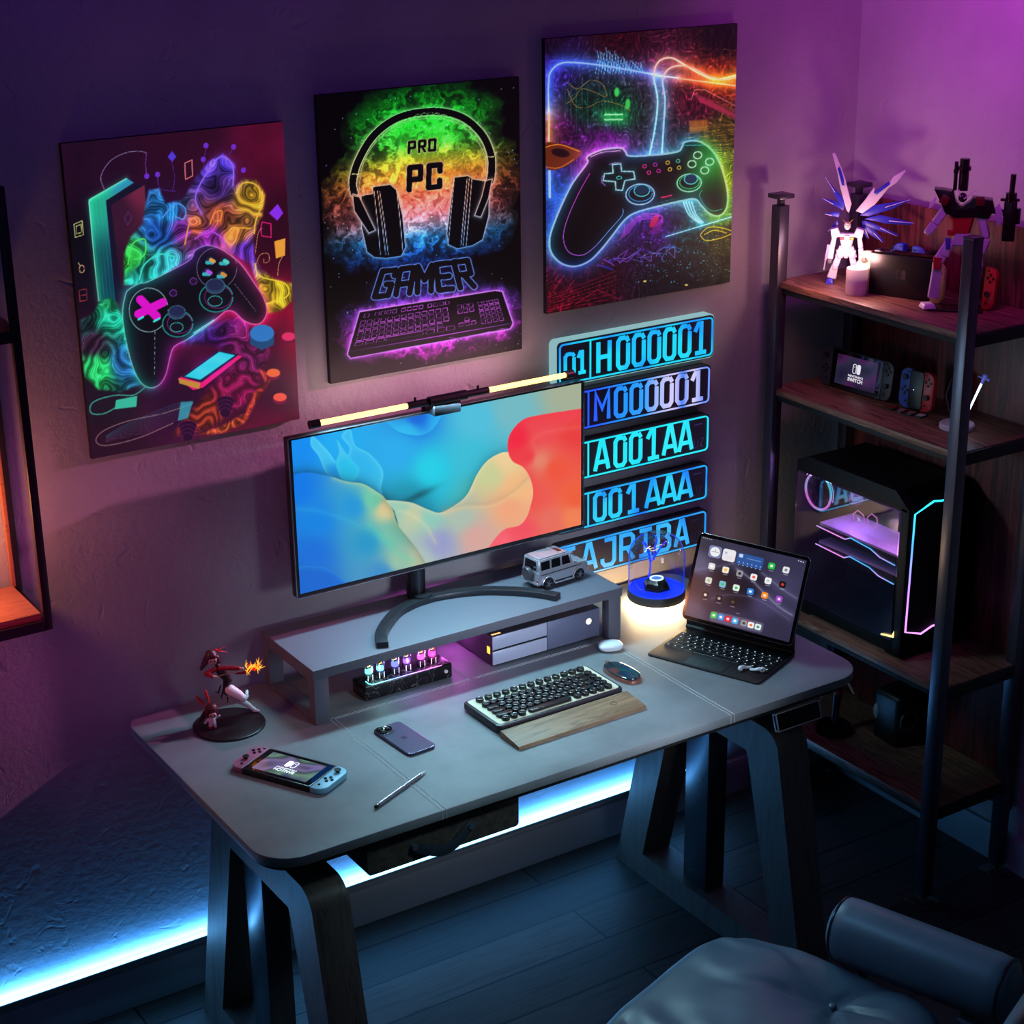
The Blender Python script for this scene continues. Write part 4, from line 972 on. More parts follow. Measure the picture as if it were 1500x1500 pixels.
# ------------------------------------------------------------------ monitor
def art_wallpaper():
    A = Art(420, 204, [(90, 350), (1362, 100), (1362, 722), (120, 1030)])
    X, Y = A.X, A.Y
    A.C = A.idw([((120, 380), (20, 140, 240)), ((300, 350), (30, 170, 240)), ((640, 260), (30, 125, 225)), ((560, 400), (40, 170, 235)), ((700, 480), (35, 205, 230)), ((900, 260), (80, 190, 220)), ((880, 430), (60, 190, 215)), ((1050, 220), (115, 185, 195)), ((1300, 150), (165, 175, 150)), ((620, 600), (30, 150, 180)), ((900, 580), (70, 185, 190))], 3)
    def shade(poly, cols, hi=(255, 255, 255), hk=.35, hw=14, sh=0.0, edge=None):
        m = A.inside(poly); d = A.dist(poly, True); al = np.clip(.5 + np.where(m, d, -d) / 2.5, 0, 1)
        if sh: A.C *= (1 - sh * np.exp(-d / 22) * ~m)[:, None]
        c = A.idw(cols, 3); e = np.exp(-d / hw) * hk if edge is None else np.exp(-A.dist(edge) / hw) * hk
        A.over(al, c * (1 - e[:, None]) + np.array(hi, float) * e[:, None])
    # inner dark disc at the top
    shade(crom([(510, 250), (545, 300), (600, 322), (665, 325), (720, 290), (745, 215), (600, 200)], 5, True), [((640, 240), (25, 100, 215)), ((600, 315), (45, 180, 235)), ((740, 260), (40, 165, 235))], (60, 200, 245), .45, 12)
    # folds at the left
    shade(crom([(185, 330), (250, 395), (290, 445), (330, 425), (345, 380), (310, 330), (350, 300), (370, 370), (430, 405), (480, 460), (493, 500), (482, 560), (488, 600), (400, 560), (300, 530), (240, 490), (210, 420), (175, 370)], 5, True), [((260, 400), (60, 190, 240)), ((380, 480), (45, 180, 235)), ((470, 520), (50, 185, 235)), ((300, 500), (25, 150, 235))], (110, 225, 250), .5, 10)
    shade(crom([(290, 345), (325, 400), (365, 445), (388, 480), (360, 530), (310, 520), (285, 450), (300, 400)], 5, True), [((340, 480), (35, 190, 235)), ((300, 380), (60, 190, 235))], (100, 220, 250), .3, 12)
    A.C *= (1 - .35 * np.exp(-(((X - 650) / 70) ** 2 + ((Y - 590 + (X - 650) * .45) / 16) ** 2)))[:, None]
    # left wave
    e1 = crom([(90, 500), (160, 490), (250, 505), (330, 530), (400, 540), (455, 570), (500, 605), (535, 660), (548, 705), (580, 750), (650, 800), (720, 850)], 6)
    shade(e1 + [(740, 900), (740, 1100), (90, 1100)], [((110, 560), (15, 120, 230)), ((200, 700), (20, 130, 225)), ((180, 850), (25, 110, 215)), ((150, 1000), (15, 80, 190)), ((360, 640), (35, 150, 215)), ((450, 610), (110, 200, 170)), ((500, 650), (225, 205, 150)), ((530, 760), (120, 190, 170)), ((420, 800), (40, 150, 200)), ((560, 880), (150, 190, 165)), ((480, 940), (60, 140, 200)), ((650, 870), (190, 195, 165))], (190, 215, 160), .75, 9, .35, edge=e1[14:])
    e2 = crom([(110, 650), (200, 660), (300, 690), (420, 740), (500, 800)], 5)
    A.over(np.exp(-A.dist(e2) / 9) * .28, (60, 190, 220))
    shade(crom([(100, 920), (180, 905), (250, 920), (310, 965), (330, 1000), (250, 1060), (100, 1060)], 5, True), [((180, 960), (20, 100, 205))], (50, 160, 225), .5, 10)
    A.over(np.exp(-A.dist(crom([(430, 720), (500, 790), (560, 850), (620, 880)])) / 16) * .35, (90, 215, 170))
    # cream wave
    e3 = crom([(500, 612), (560, 616), (620, 625), (690, 655), (740, 668), (800, 640), (860, 590), (905, 500), (950, 440), (1010, 405), (1050, 402)], 6)
    shade(e3 + [(1150, 470), (1175, 600), (1150, 740), (960, 860), (700, 930), (640, 830), (560, 730), (540, 660)], [((560, 640), (150, 200, 180)), ((620, 680), (190, 200, 165)), ((700, 690), (140, 200, 185)), ((830, 690), (170, 190, 175)), ((960, 500), (200, 205, 150)), ((1030, 430), (235, 205, 150)), ((1080, 560), (245, 185, 130)), ((1050, 650), (240, 165, 125)), ((900, 780), (215, 165, 155)), ((740, 800), (150, 155, 200)), ((650, 880), (170, 190, 185))], (235, 225, 180), .6, 8, .2, edge=e3)
    e4 = crom([(760, 672), (850, 645), (960, 640), (1060, 590), (1150, 510)], 6)
    A.over(np.exp(-A.dist(e4) / 8) * .5, (245, 205, 150)); A.over(np.exp(-A.dist([(x, y - 14) for x, y in e4]) / 14) * .3, (170, 150, 120))
    A.over(np.exp(-A.dist(crom([(560, 660), (620, 680), (680, 730), (720, 800)])) / 9) * .4, (225, 220, 170))
    # red mass
    e5 = crom([(1370, 210), (1290, 222), (1200, 236), (1110, 258), (1052, 320), (1040, 385), (1060, 440), (1110, 470), (1140, 520), (1152, 580), (1140, 640), (1122, 690), (1090, 725), (1030, 740), (990, 775), (950, 830)], 6)
    shade(e5 + [(1370, 760)], [((1080, 340), (240, 40, 65)), ((1180, 290), (235, 70, 80)), ((1300, 240), (238, 70, 80)), ((1330, 300), (232, 60, 60)), ((1130, 420), (235, 60, 70)), ((1180, 440), (225, 130, 105)), ((1250, 480), (238, 85, 62)), ((1330, 600), (238, 95, 60)), ((1180, 600), (236, 90, 80)), ((1230, 700), (230, 110, 95)), ((1330, 690), (240, 130, 85)), ((1100, 760), (240, 80, 95)), ((1000, 800), (245, 95, 110))], (250, 50, 70), .45, 12, .0, edge=e5[:60])
    A.over(np.exp(-A.dist(crom([(1130, 470), (1180, 430), (1150, 350), (1230, 310), (1370, 290)])) / 16) * .3, (240, 130, 110))
    return A
mo = thing('monitor', 'wide monitor with blue, cream and red wave wallpaper on an arc shaped stand', 'monitor', (.2385, -.10, .885))
m0 = (-.2385, .10, -.885)
MB().box2((-.1585, -.099, .974), (.6360, -.074, 1.3560), .003).build('bezel', pm('monitor_shell', rgb(30, 30, 34), .4), mo, loc=m0)
rim = MB(); rim.ribbon(rrect(.7955, .383, .003, 2, .2388, 1.165), .0018, .004, (0, -.098, 0), (1, 0, 0), (0, 0, 1), (0, -1, 0), closed=True)
rim.build('bezel_rim', pm('rim_silver', rgb(150, 150, 160), .25, .9), mo, loc=m0)
MB().box2((.08, -.075, 1.06), (.40, -.052, 1.27), .008).build('rear_housing', M_blackm, mo, loc=m0)
M_scr = art_mat('monitor_screen', 1.0, diff=.0, rough=.25)
art_wallpaper().mesh('screen', M_scr, .7785, .3670, mo, (-.2385 - .1505, .10 - .1008, -.885 + .9845))
MB().cyl((.1722, -.062, .889), (.1722, -.062, 1.10), .0235, n=32).build('stand_pole', M_metal, mo, loc=m0)
mb = MB()
arc = crom([(-.036, -.272), (-.012, -.222), (.036, -.168), (.095, -.122), (.172, -.100), (.250, -.108), (.320, -.136), (.380, -.182), (.424, -.232), (.444, -.268)], 8)
n = len(arc); L1 = []; L2 = []
for i, (x, y) in enumerate(arc):
    a = arc[max(i - 1, 0)]; b = arc[min(i + 1, n - 1)]; d = Vector((b[0] - a[0], b[1] - a[1])).normalized(); nn = Vector((-d.y, d.x)); w = .0135
    L1.append((x + nn.x * w, y + nn.y * w)); L2.append((x - nn.x * w, y - nn.y * w))
mb.prism(L1 + L2[::-1], .014, 'xy', .8855, bev=.0015)
mb.cyl((.1722, -.088, .8855), (.1722, -.088, .905), .026, n=32)
mb.build('stand_foot', pm('stand_steel', rgb(58, 58, 64), .35, .6), mo, loc=m0)

# light bar clipped to the top edge
lb = thing('monitor_light_bar', 'black light bar with two glowing yellow tubes clipped on top of the monitor', 'lamp', (.23, -.11, 1.357))
l0 = (-.23, .11, -1.357)
ly, lz = -.128, 1.389
for xa, xb in ((-.118, -.094), (.562, .585)):
  mb = MB(); mb.cyl((xa, ly, lz), (xb, ly, lz), .0098, n=20)
  mb.build('end_cap', pm('bar_black', rgb(22, 22, 26), .35, .3), lb, loc=l0)
mb = MB(); mb.cyl((.128, ly, lz), (.345, ly, lz), .0085, n=20); mb.cyl((.185, ly, lz), (.285, ly, lz), .0115, n=20)
mb.box2((.196, -.135, 1.352), (.268, -.088, 1.384), .004); mb.box2((.20, -.0735, 1.30), (.265, -.066, 1.372), .002)
mb.cyl((.150, ly, lz), (.150, ly, lz + .016), .003, n=12); mb.cyl((.318, ly, lz), (.318, ly, lz + .016), .003, n=12)
mb.build('clamp', pm('bar_black', rgb(22, 22, 26), .35, .3), lb, loc=l0)
for x0, x1 in ((-.095, .130), (.343, .563)):
    MB().cyl((x0, ly, lz), (x1, ly, lz), .0062, n=20).build('light_tube', emis('warm_tube', (1.0, 0.60, 0.16, 1), 3.6), lb, loc=l0)
area('bar_light', (.235, ly - .01, lz - .012), (.20, -.50, .75), .62, 9.0, (0.40, .82, 1.0), .012)
area('bar_back', (.235, ly + .02, lz + .02), (.235, 0, 1.55), .6, .5, (1.0, .60, .62), .02)
# ------------------------------------------------------------------ toy car on the riser
M_carp = pm('car_paint', rgb(176, 180, 192), .22, .55, coat=.6)
M_carg = pm('car_glass', rgb(10, 10, 14), .08, coat=.5)
M_rub = pm('rubber', rgb(16, 16, 18), .7)
car = thing('toy_car', 'silver boxy off-road model car with spare wheel standing on the riser', 'toy car', (.505, -.165, .8855), math.radians(4))
# body side profile in x (length, front at +x) and z
L_, W_ = .157, .066
mb = MB()
prof = [(-.074, .012), (-.076, .030), (-.076, .046), (-.072, .047), (.038, .049), (.071, .046), (.076, .040), (.078, .026), (.078, .012)]
def arch(cx, n=7, r=.0165): return [(cx + r * math.cos(math.radians(a)), .0135 + r * math.sin(math.radians(a))) for a in np.linspace(8, 172, n)]
prof = [(-.074, .014)] + [(-.076, .030), (-.075, .046), (.036, .048), (.070, .045), (.077, .038), (.078, .014)] + arch(.050) + arch(-.046)
mb.prism(prof, W_, 'xz', -W_ / 2, bev=.0018)
cabw = W_ * .93
mb.bm.verts.ensure_lookup_table()
def cabin(mb, x0, x1, x0t, x1t, z0, z1, w0, w1):
    v = [(x0, -w0 / 2, z0), (x1, -w0 / 2, z0), (x1, w0 / 2, z0), (x0, w0 / 2, z0), (x0t, -w1 / 2, z1), (x1t, -w1 / 2, z1), (x1t, w1 / 2, z1), (x0t, w1 / 2, z1)]
    b = [mb.bm.verts.new(p) for p in v]
    for f in ((0, 3, 2, 1), (4, 5, 6, 7), (0, 1, 5, 4), (1, 2, 6, 5), (2, 3, 7, 6), (3, 0, 4, 7)): mb.bm.faces.new([b[i] for i in f])
    es = list({e for q in b for e in q.link_edges})
    o = bmesh.ops.bevel(mb.bm, geom=es, offset=.002, segments=2, profile=.5, affect='EDGES')
cabin(mb, -.074, .034, -.071, .022, .046, .0775, .0645, .057)
mb.box((-.025, 0, .079), (.088, .050, .0022), .001)
for x in (-.055, -.005, .012): mb.box((x, 0, .0800), (.002, .048, .0012))
mb.box((.079, 0, .020), (.008, .066, .011), .002); mb.box((-.077, 0, .019), (.006, .066, .009), .002)
for s in (-1, 1):
    mb.box((.002, s * .036, .0125), (.060, .007, .003), .001)
    mb.box((.034, s * .037, .053), (.004, .008, .006), .001)
    mb.ell((.071, s * .0255, .0495), (.004, .004, .002), 10)
mb.build('car_body', M_carp, car)
for cx in (.050, -.046):
    for s in (-1, 1):
        fl = MB(); a = [(cx + .0185 * math.cos(math.radians(t)), .0135 + .0185 * math.sin(math.radians(t))) for t in np.linspace(0, 180, 11)]
        fl.tube([(x, s * .0335, z) for x, z in a], .0022, 8); fl.build('fender', M_carp, car)
        wv = MB(); wv.lathe([(0, -.0055), (.0135, -.0055), (.015, -.0035), (.015, .0035), (.0135, .0055), (0, .0055)], (0, 0, 0), 28, axis='y')
        wo = wv.build('wheel', M_rub, car, loc=(cx, s * .0305, .0150))
        hb = MB(); hb.lathe([(.0096, -.001), (.0096, .001), (.0085, .001), (.0085, -.001)], (0, s * .0058, 0), 24, axis='y')
        for k in range(5):
            t = 2 * PI * k / 5; hb.box((.0045 * math.cos(t), s * .006, .0045 * math.sin(t)), (.009, .0014, .0022), rot=Euler((0, -t, 0)))
        hb.build('rim', pm('alloy', rgb(170, 170, 180), .2, .9), wo)
gl = MB()
for s in (-1, 1):
    for x0, x1, ta, tb in ((-.066, -.040, 0, 0), (-.034, -.008, 0, 0), (-.002, .024, 0, .006)):
        y0, y1 = s * .0325, s * .0300
        gl.quad((x0 + .0, s * .0326, .0515), (x1 + .0, s * .0326, .0515), (x1 - tb, s * .0300, .0725), (x0 + ta, s * .0300, .0725))
gl.quad((.0345, -.027, .051), (.0345, .027, .051), (.0248, .025, .074), (.0248, -.025, .074))
gl.quad((-.0752, -.022, .051), (-.0752, .022, .051), (-.0735, .021, .073), (-.0735, -.021, .073))
gl.quad((.000, -.013, .0803), (.013, -.013, .0803), (.013, .013, .0803), (.000, .013, .0803))
gl.build('car_window', M_carg, car, smooth=None)
st = MB()
for s in (-1, 1): st.box((-.005, s * .0334, .040), (.125, .0012, .0022), .0004)
st.box((.0785, 0, .033), (.002, .034, .013), .0006)
st.build('side_trim', M_blackm, car)
sp = MB(); sp.lathe([(0, -.006), (.015, -.006), (.0172, -.003), (.0172, .003), (.015, .006), (0, .006)], (-.084, 0, .040), 28, axis='x'); sp.build('spare_wheel_cover', pm('spare_cover', rgb(90, 84, 92), .3, .5), car)
for s in (-1, 1): MB().box((-.0775, s * .029, .024), (.0015, .007, .005), .0003).build('tail_light', pm('tail_red', rgb(150, 20, 16), .2, em=rgb(200, 40, 20), es=.25), car)

# ------------------------------------------------------------------ game console under the riser
con = thing('game_console', 'silver fronted box game console with two tone front and round white power light', 'game console', (.42, -.145, DZ))
MB().box2((-.155, -.1085, .004), (.155, .105, .078), .0015).build('case', pm('console_case', rgb(66, 60, 70), .4), con)
MB().box2((-.1545, -.1115, .0045), (-.0005, -.1080, .0385), .001).build('front_panel', pm('console_silver', rgb(186, 188, 214), .35, .2), con)
MB().box2((-.1545, -.1115, .0435), (-.0005, -.1080, .0775), .001).build('front_panel', pm('console_silver', rgb(186, 188, 214), .35, .2), con)
MB().box2((.0005, -.1115, .0045), (.1545, -.1080, .0775), .001).build('front_panel', pm('console_grey', rgb(112, 116, 144), .4, .2), con)
MB().box2((-.150, -.1095, .0395), (-.001, -.1086, .0425)).build('disc_slot', M_black, con)
b = MB(); b.cyl((.122, -.1112, .050), (.122, -.1125, .050), .0078, n=28); b.build('power_button', emis('power_white', rgb(255, 240, 215), 1.6), con)
MB().box2((-.1566, -.100, .030), (-.1545, -.088, .048), .001).build('side_button', emis('amber_button', rgb(255, 180, 60), 2.2), con)
MB().box2((-.150, -.102, .0775), (-.125, -.096, .0785), .0003).build('top_light', emis('amber_line', rgb(255, 190, 110), 1.6), con)
for x in (-.13, .13): 
    f = MB(); f.box2((x - .01, -.09, 0), (x + .01, .09, .0045)); f.build('foot', M_rub, con)

# ------------------------------------------------------------------ nixie tube clock
nx = thing('tube_clock', 'six tube glowing clock on a black marbled base under the riser', 'clock', (.043, -.216, DZ))
def marble():
    m, nt, p = nodes_of('black_marble', .22)
    tc = node(nt, 'ShaderNodeTexCoord'); n = node(nt, 'ShaderNodeTexNoise', Scale=14.0, Detail=6.0, Distortion=2.2)
    nt.links.new(tc.outputs['Object'], n.inputs['Vector'])
    r = ramp(nt, [(.0, rgb(16, 14, 16)), (.49, rgb(22, 20, 22)), (.50, rgb(130, 120, 120)), (.508, rgb(24, 20, 22)), (.7, rgb(34, 30, 32)), (.8, rgb(14, 12, 14))])
    nt.links.new(n.outputs['Fac'], r.inputs['Fac']); nt.links.new(r.outputs['Color'], p.inputs['Base Color']); return m
MB().box((0, 0, .0185), (.232, .062, .037), .004, seg=3).build('base', marble(), nx)
def rainbow(name, z, s):
    m, nt, p = nodes_of(name, .3)
    tc = node(nt, 'ShaderNodeTexCoord'); sp = node(nt, 'ShaderNodeSeparateXYZ'); nt.links.new(tc.outputs['Object'], sp.inputs[0])
    mr = node(nt, 'ShaderNodeMapRange'); mr.inputs['From Min'].default_value = -.11; mr.inputs['From Max'].default_value = .11
    nt.links.new(sp.outputs['X'], mr.inputs['Value'])
    r = ramp(nt, [(0, rgb(90, 255, 240)), (.25, rgb(70, 150, 255)), (.5, rgb(110, 60, 255)), (.75, rgb(220, 50, 230)), (1, rgb(255, 40, 160))])
    nt.links.new(mr.outputs['Result'], r.inputs['Fac']); nt.links.new(r.outputs['Color'], p.inputs['Emission Color']); p.inputs['Emission Strength'].default_value = s
    return m
rb = MB(); rb.tube([(-.100, -.006, .0375), (-.100, -.022, .0375), (-.096, -.0285, .0375), (-.088, -.0300, .0375), (.088, -.0300, .0375)], .0011, 8); rb.build('light_line', rainbow('rainbow_line', 0, 2.2), nx)
tubecol = [rgb(110, 255, 240), rgb(110, 190, 255), rgb(100, 110, 255), rgb(150, 80, 255), rgb(240, 80, 240), rgb(255, 60, 190)]
M_tubeglass = thin_glass('thin_glass', (1, 1, 1, 1), .04, .5)
M_pin = pm('tube_pin', rgb(235, 230, 240), .3, em=rgb(235, 225, 245), es=.55)
M_anode = pm('anode', rgb(60, 40, 46), .4, .6)
M_hot = emis('hot_digit', (1.0, .28, .06, 1), 9.0)
for k, x in enumerate((-.088, -.058, -.019, .012, .050, .080)):
    tm = emis('tube_glow_%d' % k, tubecol[k], 2.6)
    tb = MB(); tb.lathe([(.0105, .040), (.0115, .046), (.0115, .084), (.009, .093), (.004, .097), (0, .098)], (0, 0, 0), 24); to = tb.build('glass_tube', M_tubeglass, nx, loc=(x, 0, 0))
    c = MB(); c.lathe([(.0080, .0535), (.0088, .0550), (.0088, .0615), (.0080, .0625), (.0072, .0625), (.0072, .0535), (.0080, .0535)], (0, 0, 0), 20); c.build('glow_collar', tm, to)
    hm = MB(); hm.tube([(-.003, -.001, .070), (.003, -.001, .070), (.003, -.001, .078), (-.003, -.001, .078), (-.003, -.001, .086), (.003, -.001, .086)], .0009, 6); hm.build('lit_digit', M_hot, to)
    an = MB(); an.box((0, .002, .076), (.0125, .0012, .026), .0004); an.lathe([(0, .0405), (.0085, .0405), (.0085, .050), (0, .050)], (0, 0, 0), 18); an.build('anode', M_anode, to)
    for dx_ in (-.006, .006):
        pn = MB(); pn.cyl((dx_, -.0075, .0372), (dx_, -.0075, .0500), .0010, n=8); pn.build('pin', M_pin, to)
kn = MB(); kn.cyl((.098, -.031, .020), (.098, -.0345, .020), .0042, n=18); kn.build('knob', pm('bright_knob', rgb(210, 210, 215), .2, .8, em=rgb(220, 220, 230), es=.3), nx)
point('clock_glow_cyan', (-.03, -.235, DZ + .060), .10, (.4, 1.0, .95), .01)
point('clock_glow_violet', (.05, -.235, DZ + .060), .14, (.5, .35, 1.0), .01)
point('clock_glow_pink', (.12, -.225, DZ + .060), .16, (1.0, .25, .8), .01)
point('console_glow', (.235, -.12, DZ + .06), .35, (.85, .15, .9), .02)

# ------------------------------------------------------------------ handheld consoles
def btn(mb, x, y, z, r=.0036, h=.0022): mb.lathe([(0, h), (r * .85, h), (r, h * .6), (r, 0)], (x, y, z), 16)
M_jblk = pm('button_black', rgb(18, 18, 20), .4)
LOGO = pm('logo_white', rgb(235, 235, 240), .4, em=rgb(235, 235, 240), es=.8)
def grip(name, t, x, side, mat, th=.0139, w=.0345, h=.102, z0=0.0, flip=False):
    """one side controller, lying flat: x outwards, y up the screen, z thickness"""
    r = .022
    rs = [r if side > 0 else .0015, r if side < 0 else .0015, r if side < 0 else .0015, r if side > 0 else .0015]
    g = MB().prism(rrect(w, h, rs, 8), th, 'xy', 0, bev=.0022).build(name, mat, t, loc=(x, 0, z0))
    s = MB(); lf = (side < 0) != flip; sy = .028 if lf else -.012
    s.lathe([(0, .0075), (.0066, .0075), (.0074, .0066), (.0070, .0050), (.0038, .0045), (.0038, 0)], (0, sy, th), 22); s.build('thumb_stick', M_jblk, g)
    by = -.006 if lf else .026
    for dx_, dy_ in ((-.0082, 0), (.0082, 0), (0, .0082), (0, -.0082)):
        b = MB(); btn(b, dx_, by + dy_, th); b.build('button', M_jblk, g)
    b = MB(); b.box((.008 * -side, .043, th + .0006), (.007, .0022, .0018), .0004); b.build('button', M_jblk, g)
    b = MB(); btn(b, .005 * -side, -.034, th, .0028); b.build('button', M_jblk, g)
    return g
def logo(t, cx, cy, z, s, mat, mirror=1, z_n=1):
    """the two-grip emblem: outlined half and solid half"""
    w = .0105 * s; h = .024 * s
    mb = MB(); mb.ribbon(rrect(w, h, .0048 * s, 5, -w * .60 * mirror, 0), .0022 * s, .0003, (cx, cy, z), (1, 0, 0), (0, 1, 0), (0, 0, 1), closed=True)
    mb.lathe([(0, .0003), (.0016 * s, .0003), (.0016 * s, 0)], (cx - w * .60 * mirror, cy + .005 * s, z), 14)
    mb.build('emblem', mat, t, smooth=None)
    mb = MB(); mb.prism(rrect(w * 1.18, h * 1.06, .005 * s, 5, w * .72 * mirror, 0), .0003, 'xy', 0); mb.M = Matrix.Identity(4)
    for v in mb.bm.verts: v.co += Vector((cx, cy, z))
    mb.build('emblem', mat, t, smooth=None)
def screen_mat(name, cols, s=.8):
    m, nt, p = nodes_of(name, .12)
    tc = node(nt, 'ShaderNodeTexCoord'); n = node(nt, 'ShaderNodeTexNoise', Scale=14.0, Detail=1.0)
    nt.links.new(tc.outputs['Object'], n.inputs['Vector'])
    r = ramp(nt, cols); nt.links.new(n.outputs['Fac'], r.inputs['Fac'])
    p.inputs['Base Color'].default_value = (.01, .01, .012, 1)
    nt.links.new(r.outputs['Color'], p.inputs['Emission Color']); p.inputs['Emission Strength'].default_value = s
    return m
M_shell = pm('console_black', rgb(24, 24, 26), .35)
def handheld(label, loc, rot, ml, mr, scr, logo_mirror=1, flat=True, logo_on=True, group=None, flip=False):
    t = thing('handheld_console', label, 'handheld console', loc, rot=rot)
    bd = MB().prism(rrect(.173, .102, .002, 3), .0139, 'xy', 0, bev=.001).build('body', M_shell, t)
    MB().prism(rrect(.165, .094, .003, 4), .0006, 'xy', .0137).build('bezel', M_screenoff, t)
    sc = MB().prism(rrect(.137, .078, .001, 3), .0005, 'xy', .0141).build('screen', scr, t)
    g1 = grip('left_grip', t, -.1035, -1, ml, flip=flip); g2 = grip('right_grip', t, .1035, 1, mr, flip=flip)
    if logo_on:
        logo(sc, 0, .010, .0147, 1.0, LOGO, logo_mirror)
        text('screen_text', 'NINTENDO', .0078, LOGO, sc, (0, -.0105, .0147), (0, 0, 0), .0001, sx=logo_mirror * 1.25, bold=.0002)
        text('screen_text', 'SWITCH', .0128, LOGO, sc, (0, -.0205, .0147), (0, 0, 0), .0001, sx=logo_mirror * 1.05, bold=.0004)
    for x in (-.04, .04):
        s = MB(); s.box((x, -.0512, .007), (.022, .0006, .002)); s.build('speaker_slot', M_jblk, t)
    return t
ang = math.atan2(-.203, .110)
handheld('handheld console with pink and light blue side grips lying on the desk', (-.3655, -.4520, DZ + .0005), (0, 0, ang + PI * 0), pm('grip_pink', rgb(164, 100, 128), .4), pm('grip_sky', rgb(140, 200, 225), .4),
         screen_mat('desk_console_screen', [(.3, rgb(60, 66, 90)), (.42, rgb(150, 130, 190)), (.5, rgb(70, 90, 90)), (.6, rgb(130, 170, 150)), (.7, rgb(50, 50, 120))], .6), logo_mirror=-1, flip=True)

# ------------------------------------------------------------------ phone and stylus
ph = thing('smartphone', 'dark purple smartphone lying face down with three camera lenses', 'phone', (-.0920, -.4590, DZ), math.radians(4))
M_ph = pm('phone_purple', rgb(72, 66, 92), .35, .3); M_phf = pm('phone_frame', rgb(96, 88, 112), .22, .9)
MB().prism(rrect(.0715, .1475, .012, 8), .0066, 'xy', .0006, bev=.0012).build('frame', M_phf, ph)
MB().prism(rrect(.0685, .1445, .0108, 8), .0006, 'xy', .0068).build('back_glass', M_ph, ph)
isl = MB().prism(rrect(.036, .037, .009, 6, -.0150, .0525), .0016, 'xy', .0072, bev=.0006).build('camera_island', pm('camera_island', rgb(34, 30, 44), .25, .3), ph)
for x, y in ((-.0235, .0610), (-.0235, .0440), (-.0065, .0525)):
    l = MB(); l.lathe([(0, .0018), (.0050, .0018), (.0062, .0030), (.0074, .0028), (.0074, 0)], (x, y, .0088), 24); l.build('lens', M_screenoff, isl)
fl_ = MB(); fl_.lathe([(0, .0008), (.0026, .0008), (.0026, 0)], (-.0060, .0665, .0088), 14); fl_.build('flash', emis('flash', rgb(235, 230, 240), .8), isl)
ap = MB()
a_out = crom([(0, .0050), (.0035, .0062), (.0062, .0042), (.0046, .0005), (.0060, -.0036), (.0036, -.0070), (.0010, -.0062), (-.0012, -.0062), (-.0040, -.0070), (-.0066, -.0030), (-.0070, .0022), (-.0048, .0058), (-.0020, .0060)], 4, True)
ap.prism([(x, y) for x, y in a_out], .0003, 'xy', .0074); ap.prism([(x + .0015, y + .0086) for x, y in crom([(0, -.0015), (.0005, .0012), (.0026, .0024), (.0022, 0)], 4, True)], .0003, 'xy', .0074)
ap.build('logo', pm('phone_logo', rgb(150, 145, 165), .15, .9), ph, smooth=None)
a, b = Vector((-.2884, -.6857)), Vector((-.1270, -.6125))
sl = (b - a).length
sty = thing('stylus', 'slim silver stylus lying across the desk seam', 'stylus', ((a.x + b.x) / 2, (a.y + b.y) / 2, DZ + .0046), math.atan2(b.y - a.y, b.x - a.x))
h_ = sl / 2
MB().cyl((-h_ + .006, 0, 0), (h_ - .022, 0, 0), .0045, n=20).build('barrel', pm('stylus_barrel', rgb(176, 176, 186), .25, .7), sty)
MB().cyl((h_ - .022, 0, 0), (h_, 0, 0), .0045, .0010, n=20).build('tip', pm('stylus_tip', rgb(215, 218, 222), .3), sty)
MB().cyl((-h_, 0, 0), (-h_ + .006, 0, 0), .0040, .0045, n=20).build('end_cap', M_jblk, sty)
MB().cyl((-h_ + .010, 0, 0), (-h_ + .0115, 0, 0), .00465, n=20).build('ring', pm('stylus_ring', rgb(90, 90, 96), .2, .9), sty)

# ------------------------------------------------------------------ mechanical keyboard and wrist rest
kb = thing('keyboard', 'retro keyboard with round black keys on a cream plate', 'keyboard', (.2600, -.4800, DZ), math.radians(.4))
KW, KD = .342, .150
MB().prism(rrect(KW, KD, .012, 8), .018, 'xy', .003, bev=.003).build('case', pm('keyboard_case', rgb(34, 26, 38), .4), kb)
MB().prism(rrect(KW - .014, KD - .014, .008, 8), .0018, 'xy', .0205).build('key_plate', pm('cream_plate', rgb(214, 208, 180), .4), kb)
edge_ = MB(); edge_.ribbon(rrect(KW - .006, KD - .006, .011, 8)[-18:] + rrect(KW - .006, KD - .006, .011, 8)[:9], .0022, .0006, (0, 0, .0210), (1, 0, 0), (0, 1, 0), (0, 0, 1))
for x in (-.14, .14):
    f = MB(); f.box((x, 0, .0015), (.02, .12, .003)); f.build('foot', M_rub, kb)
M_key = pm('key_black', rgb(26, 26, 28), .28); M_keyring = pm('key_ring', rgb(120, 120, 112), .25, .9)
kc = MB(); kc.lathe([(0, .0078), (.0052, .0078), (.0072, .0086), (.0085, .0082), (.0092, .0062), (.0094, .0012), (.0088, 0)], (0, 0, 0), 20); round_key = kc.build('key', M_key, kb)
P_ = .0205
def key_at(x, y, w=1.0, first=[True]):
    if w <= 1.01:
        if first[0]: o = round_key; first[0] = False
        else: o = round_key.copy(); COL.objects.link(o); o.parent = kb
    else:
        o = MB().prism(rrect(P_ * w - .0040, .0162, .0079, 7), .0072, 'xy', 0, bev=.0012).build('key', M_key, kb)
    o.location = (x, y, .0222)
X0 = -.1500
rows = [(.0520, [1] * 13), (.0240, [1] * 13 + [1.45, 1]), (.0040, [1.45] + [1] * 11 + [1.45, 1]), (-.0160, [1.75] + [1] * 11 + [1.45, 1]), (-.0360, [2.2] + [1] * 10 + [1.8, 1, 1])]
for y, ws in rows:
    x = X0
    tot = sum(ws); sc = .300 / (tot * P_)
    for w in ws:
        key_at(x + w * P_ * sc / 2, y, w); x += w * P_ * sc
x = X0
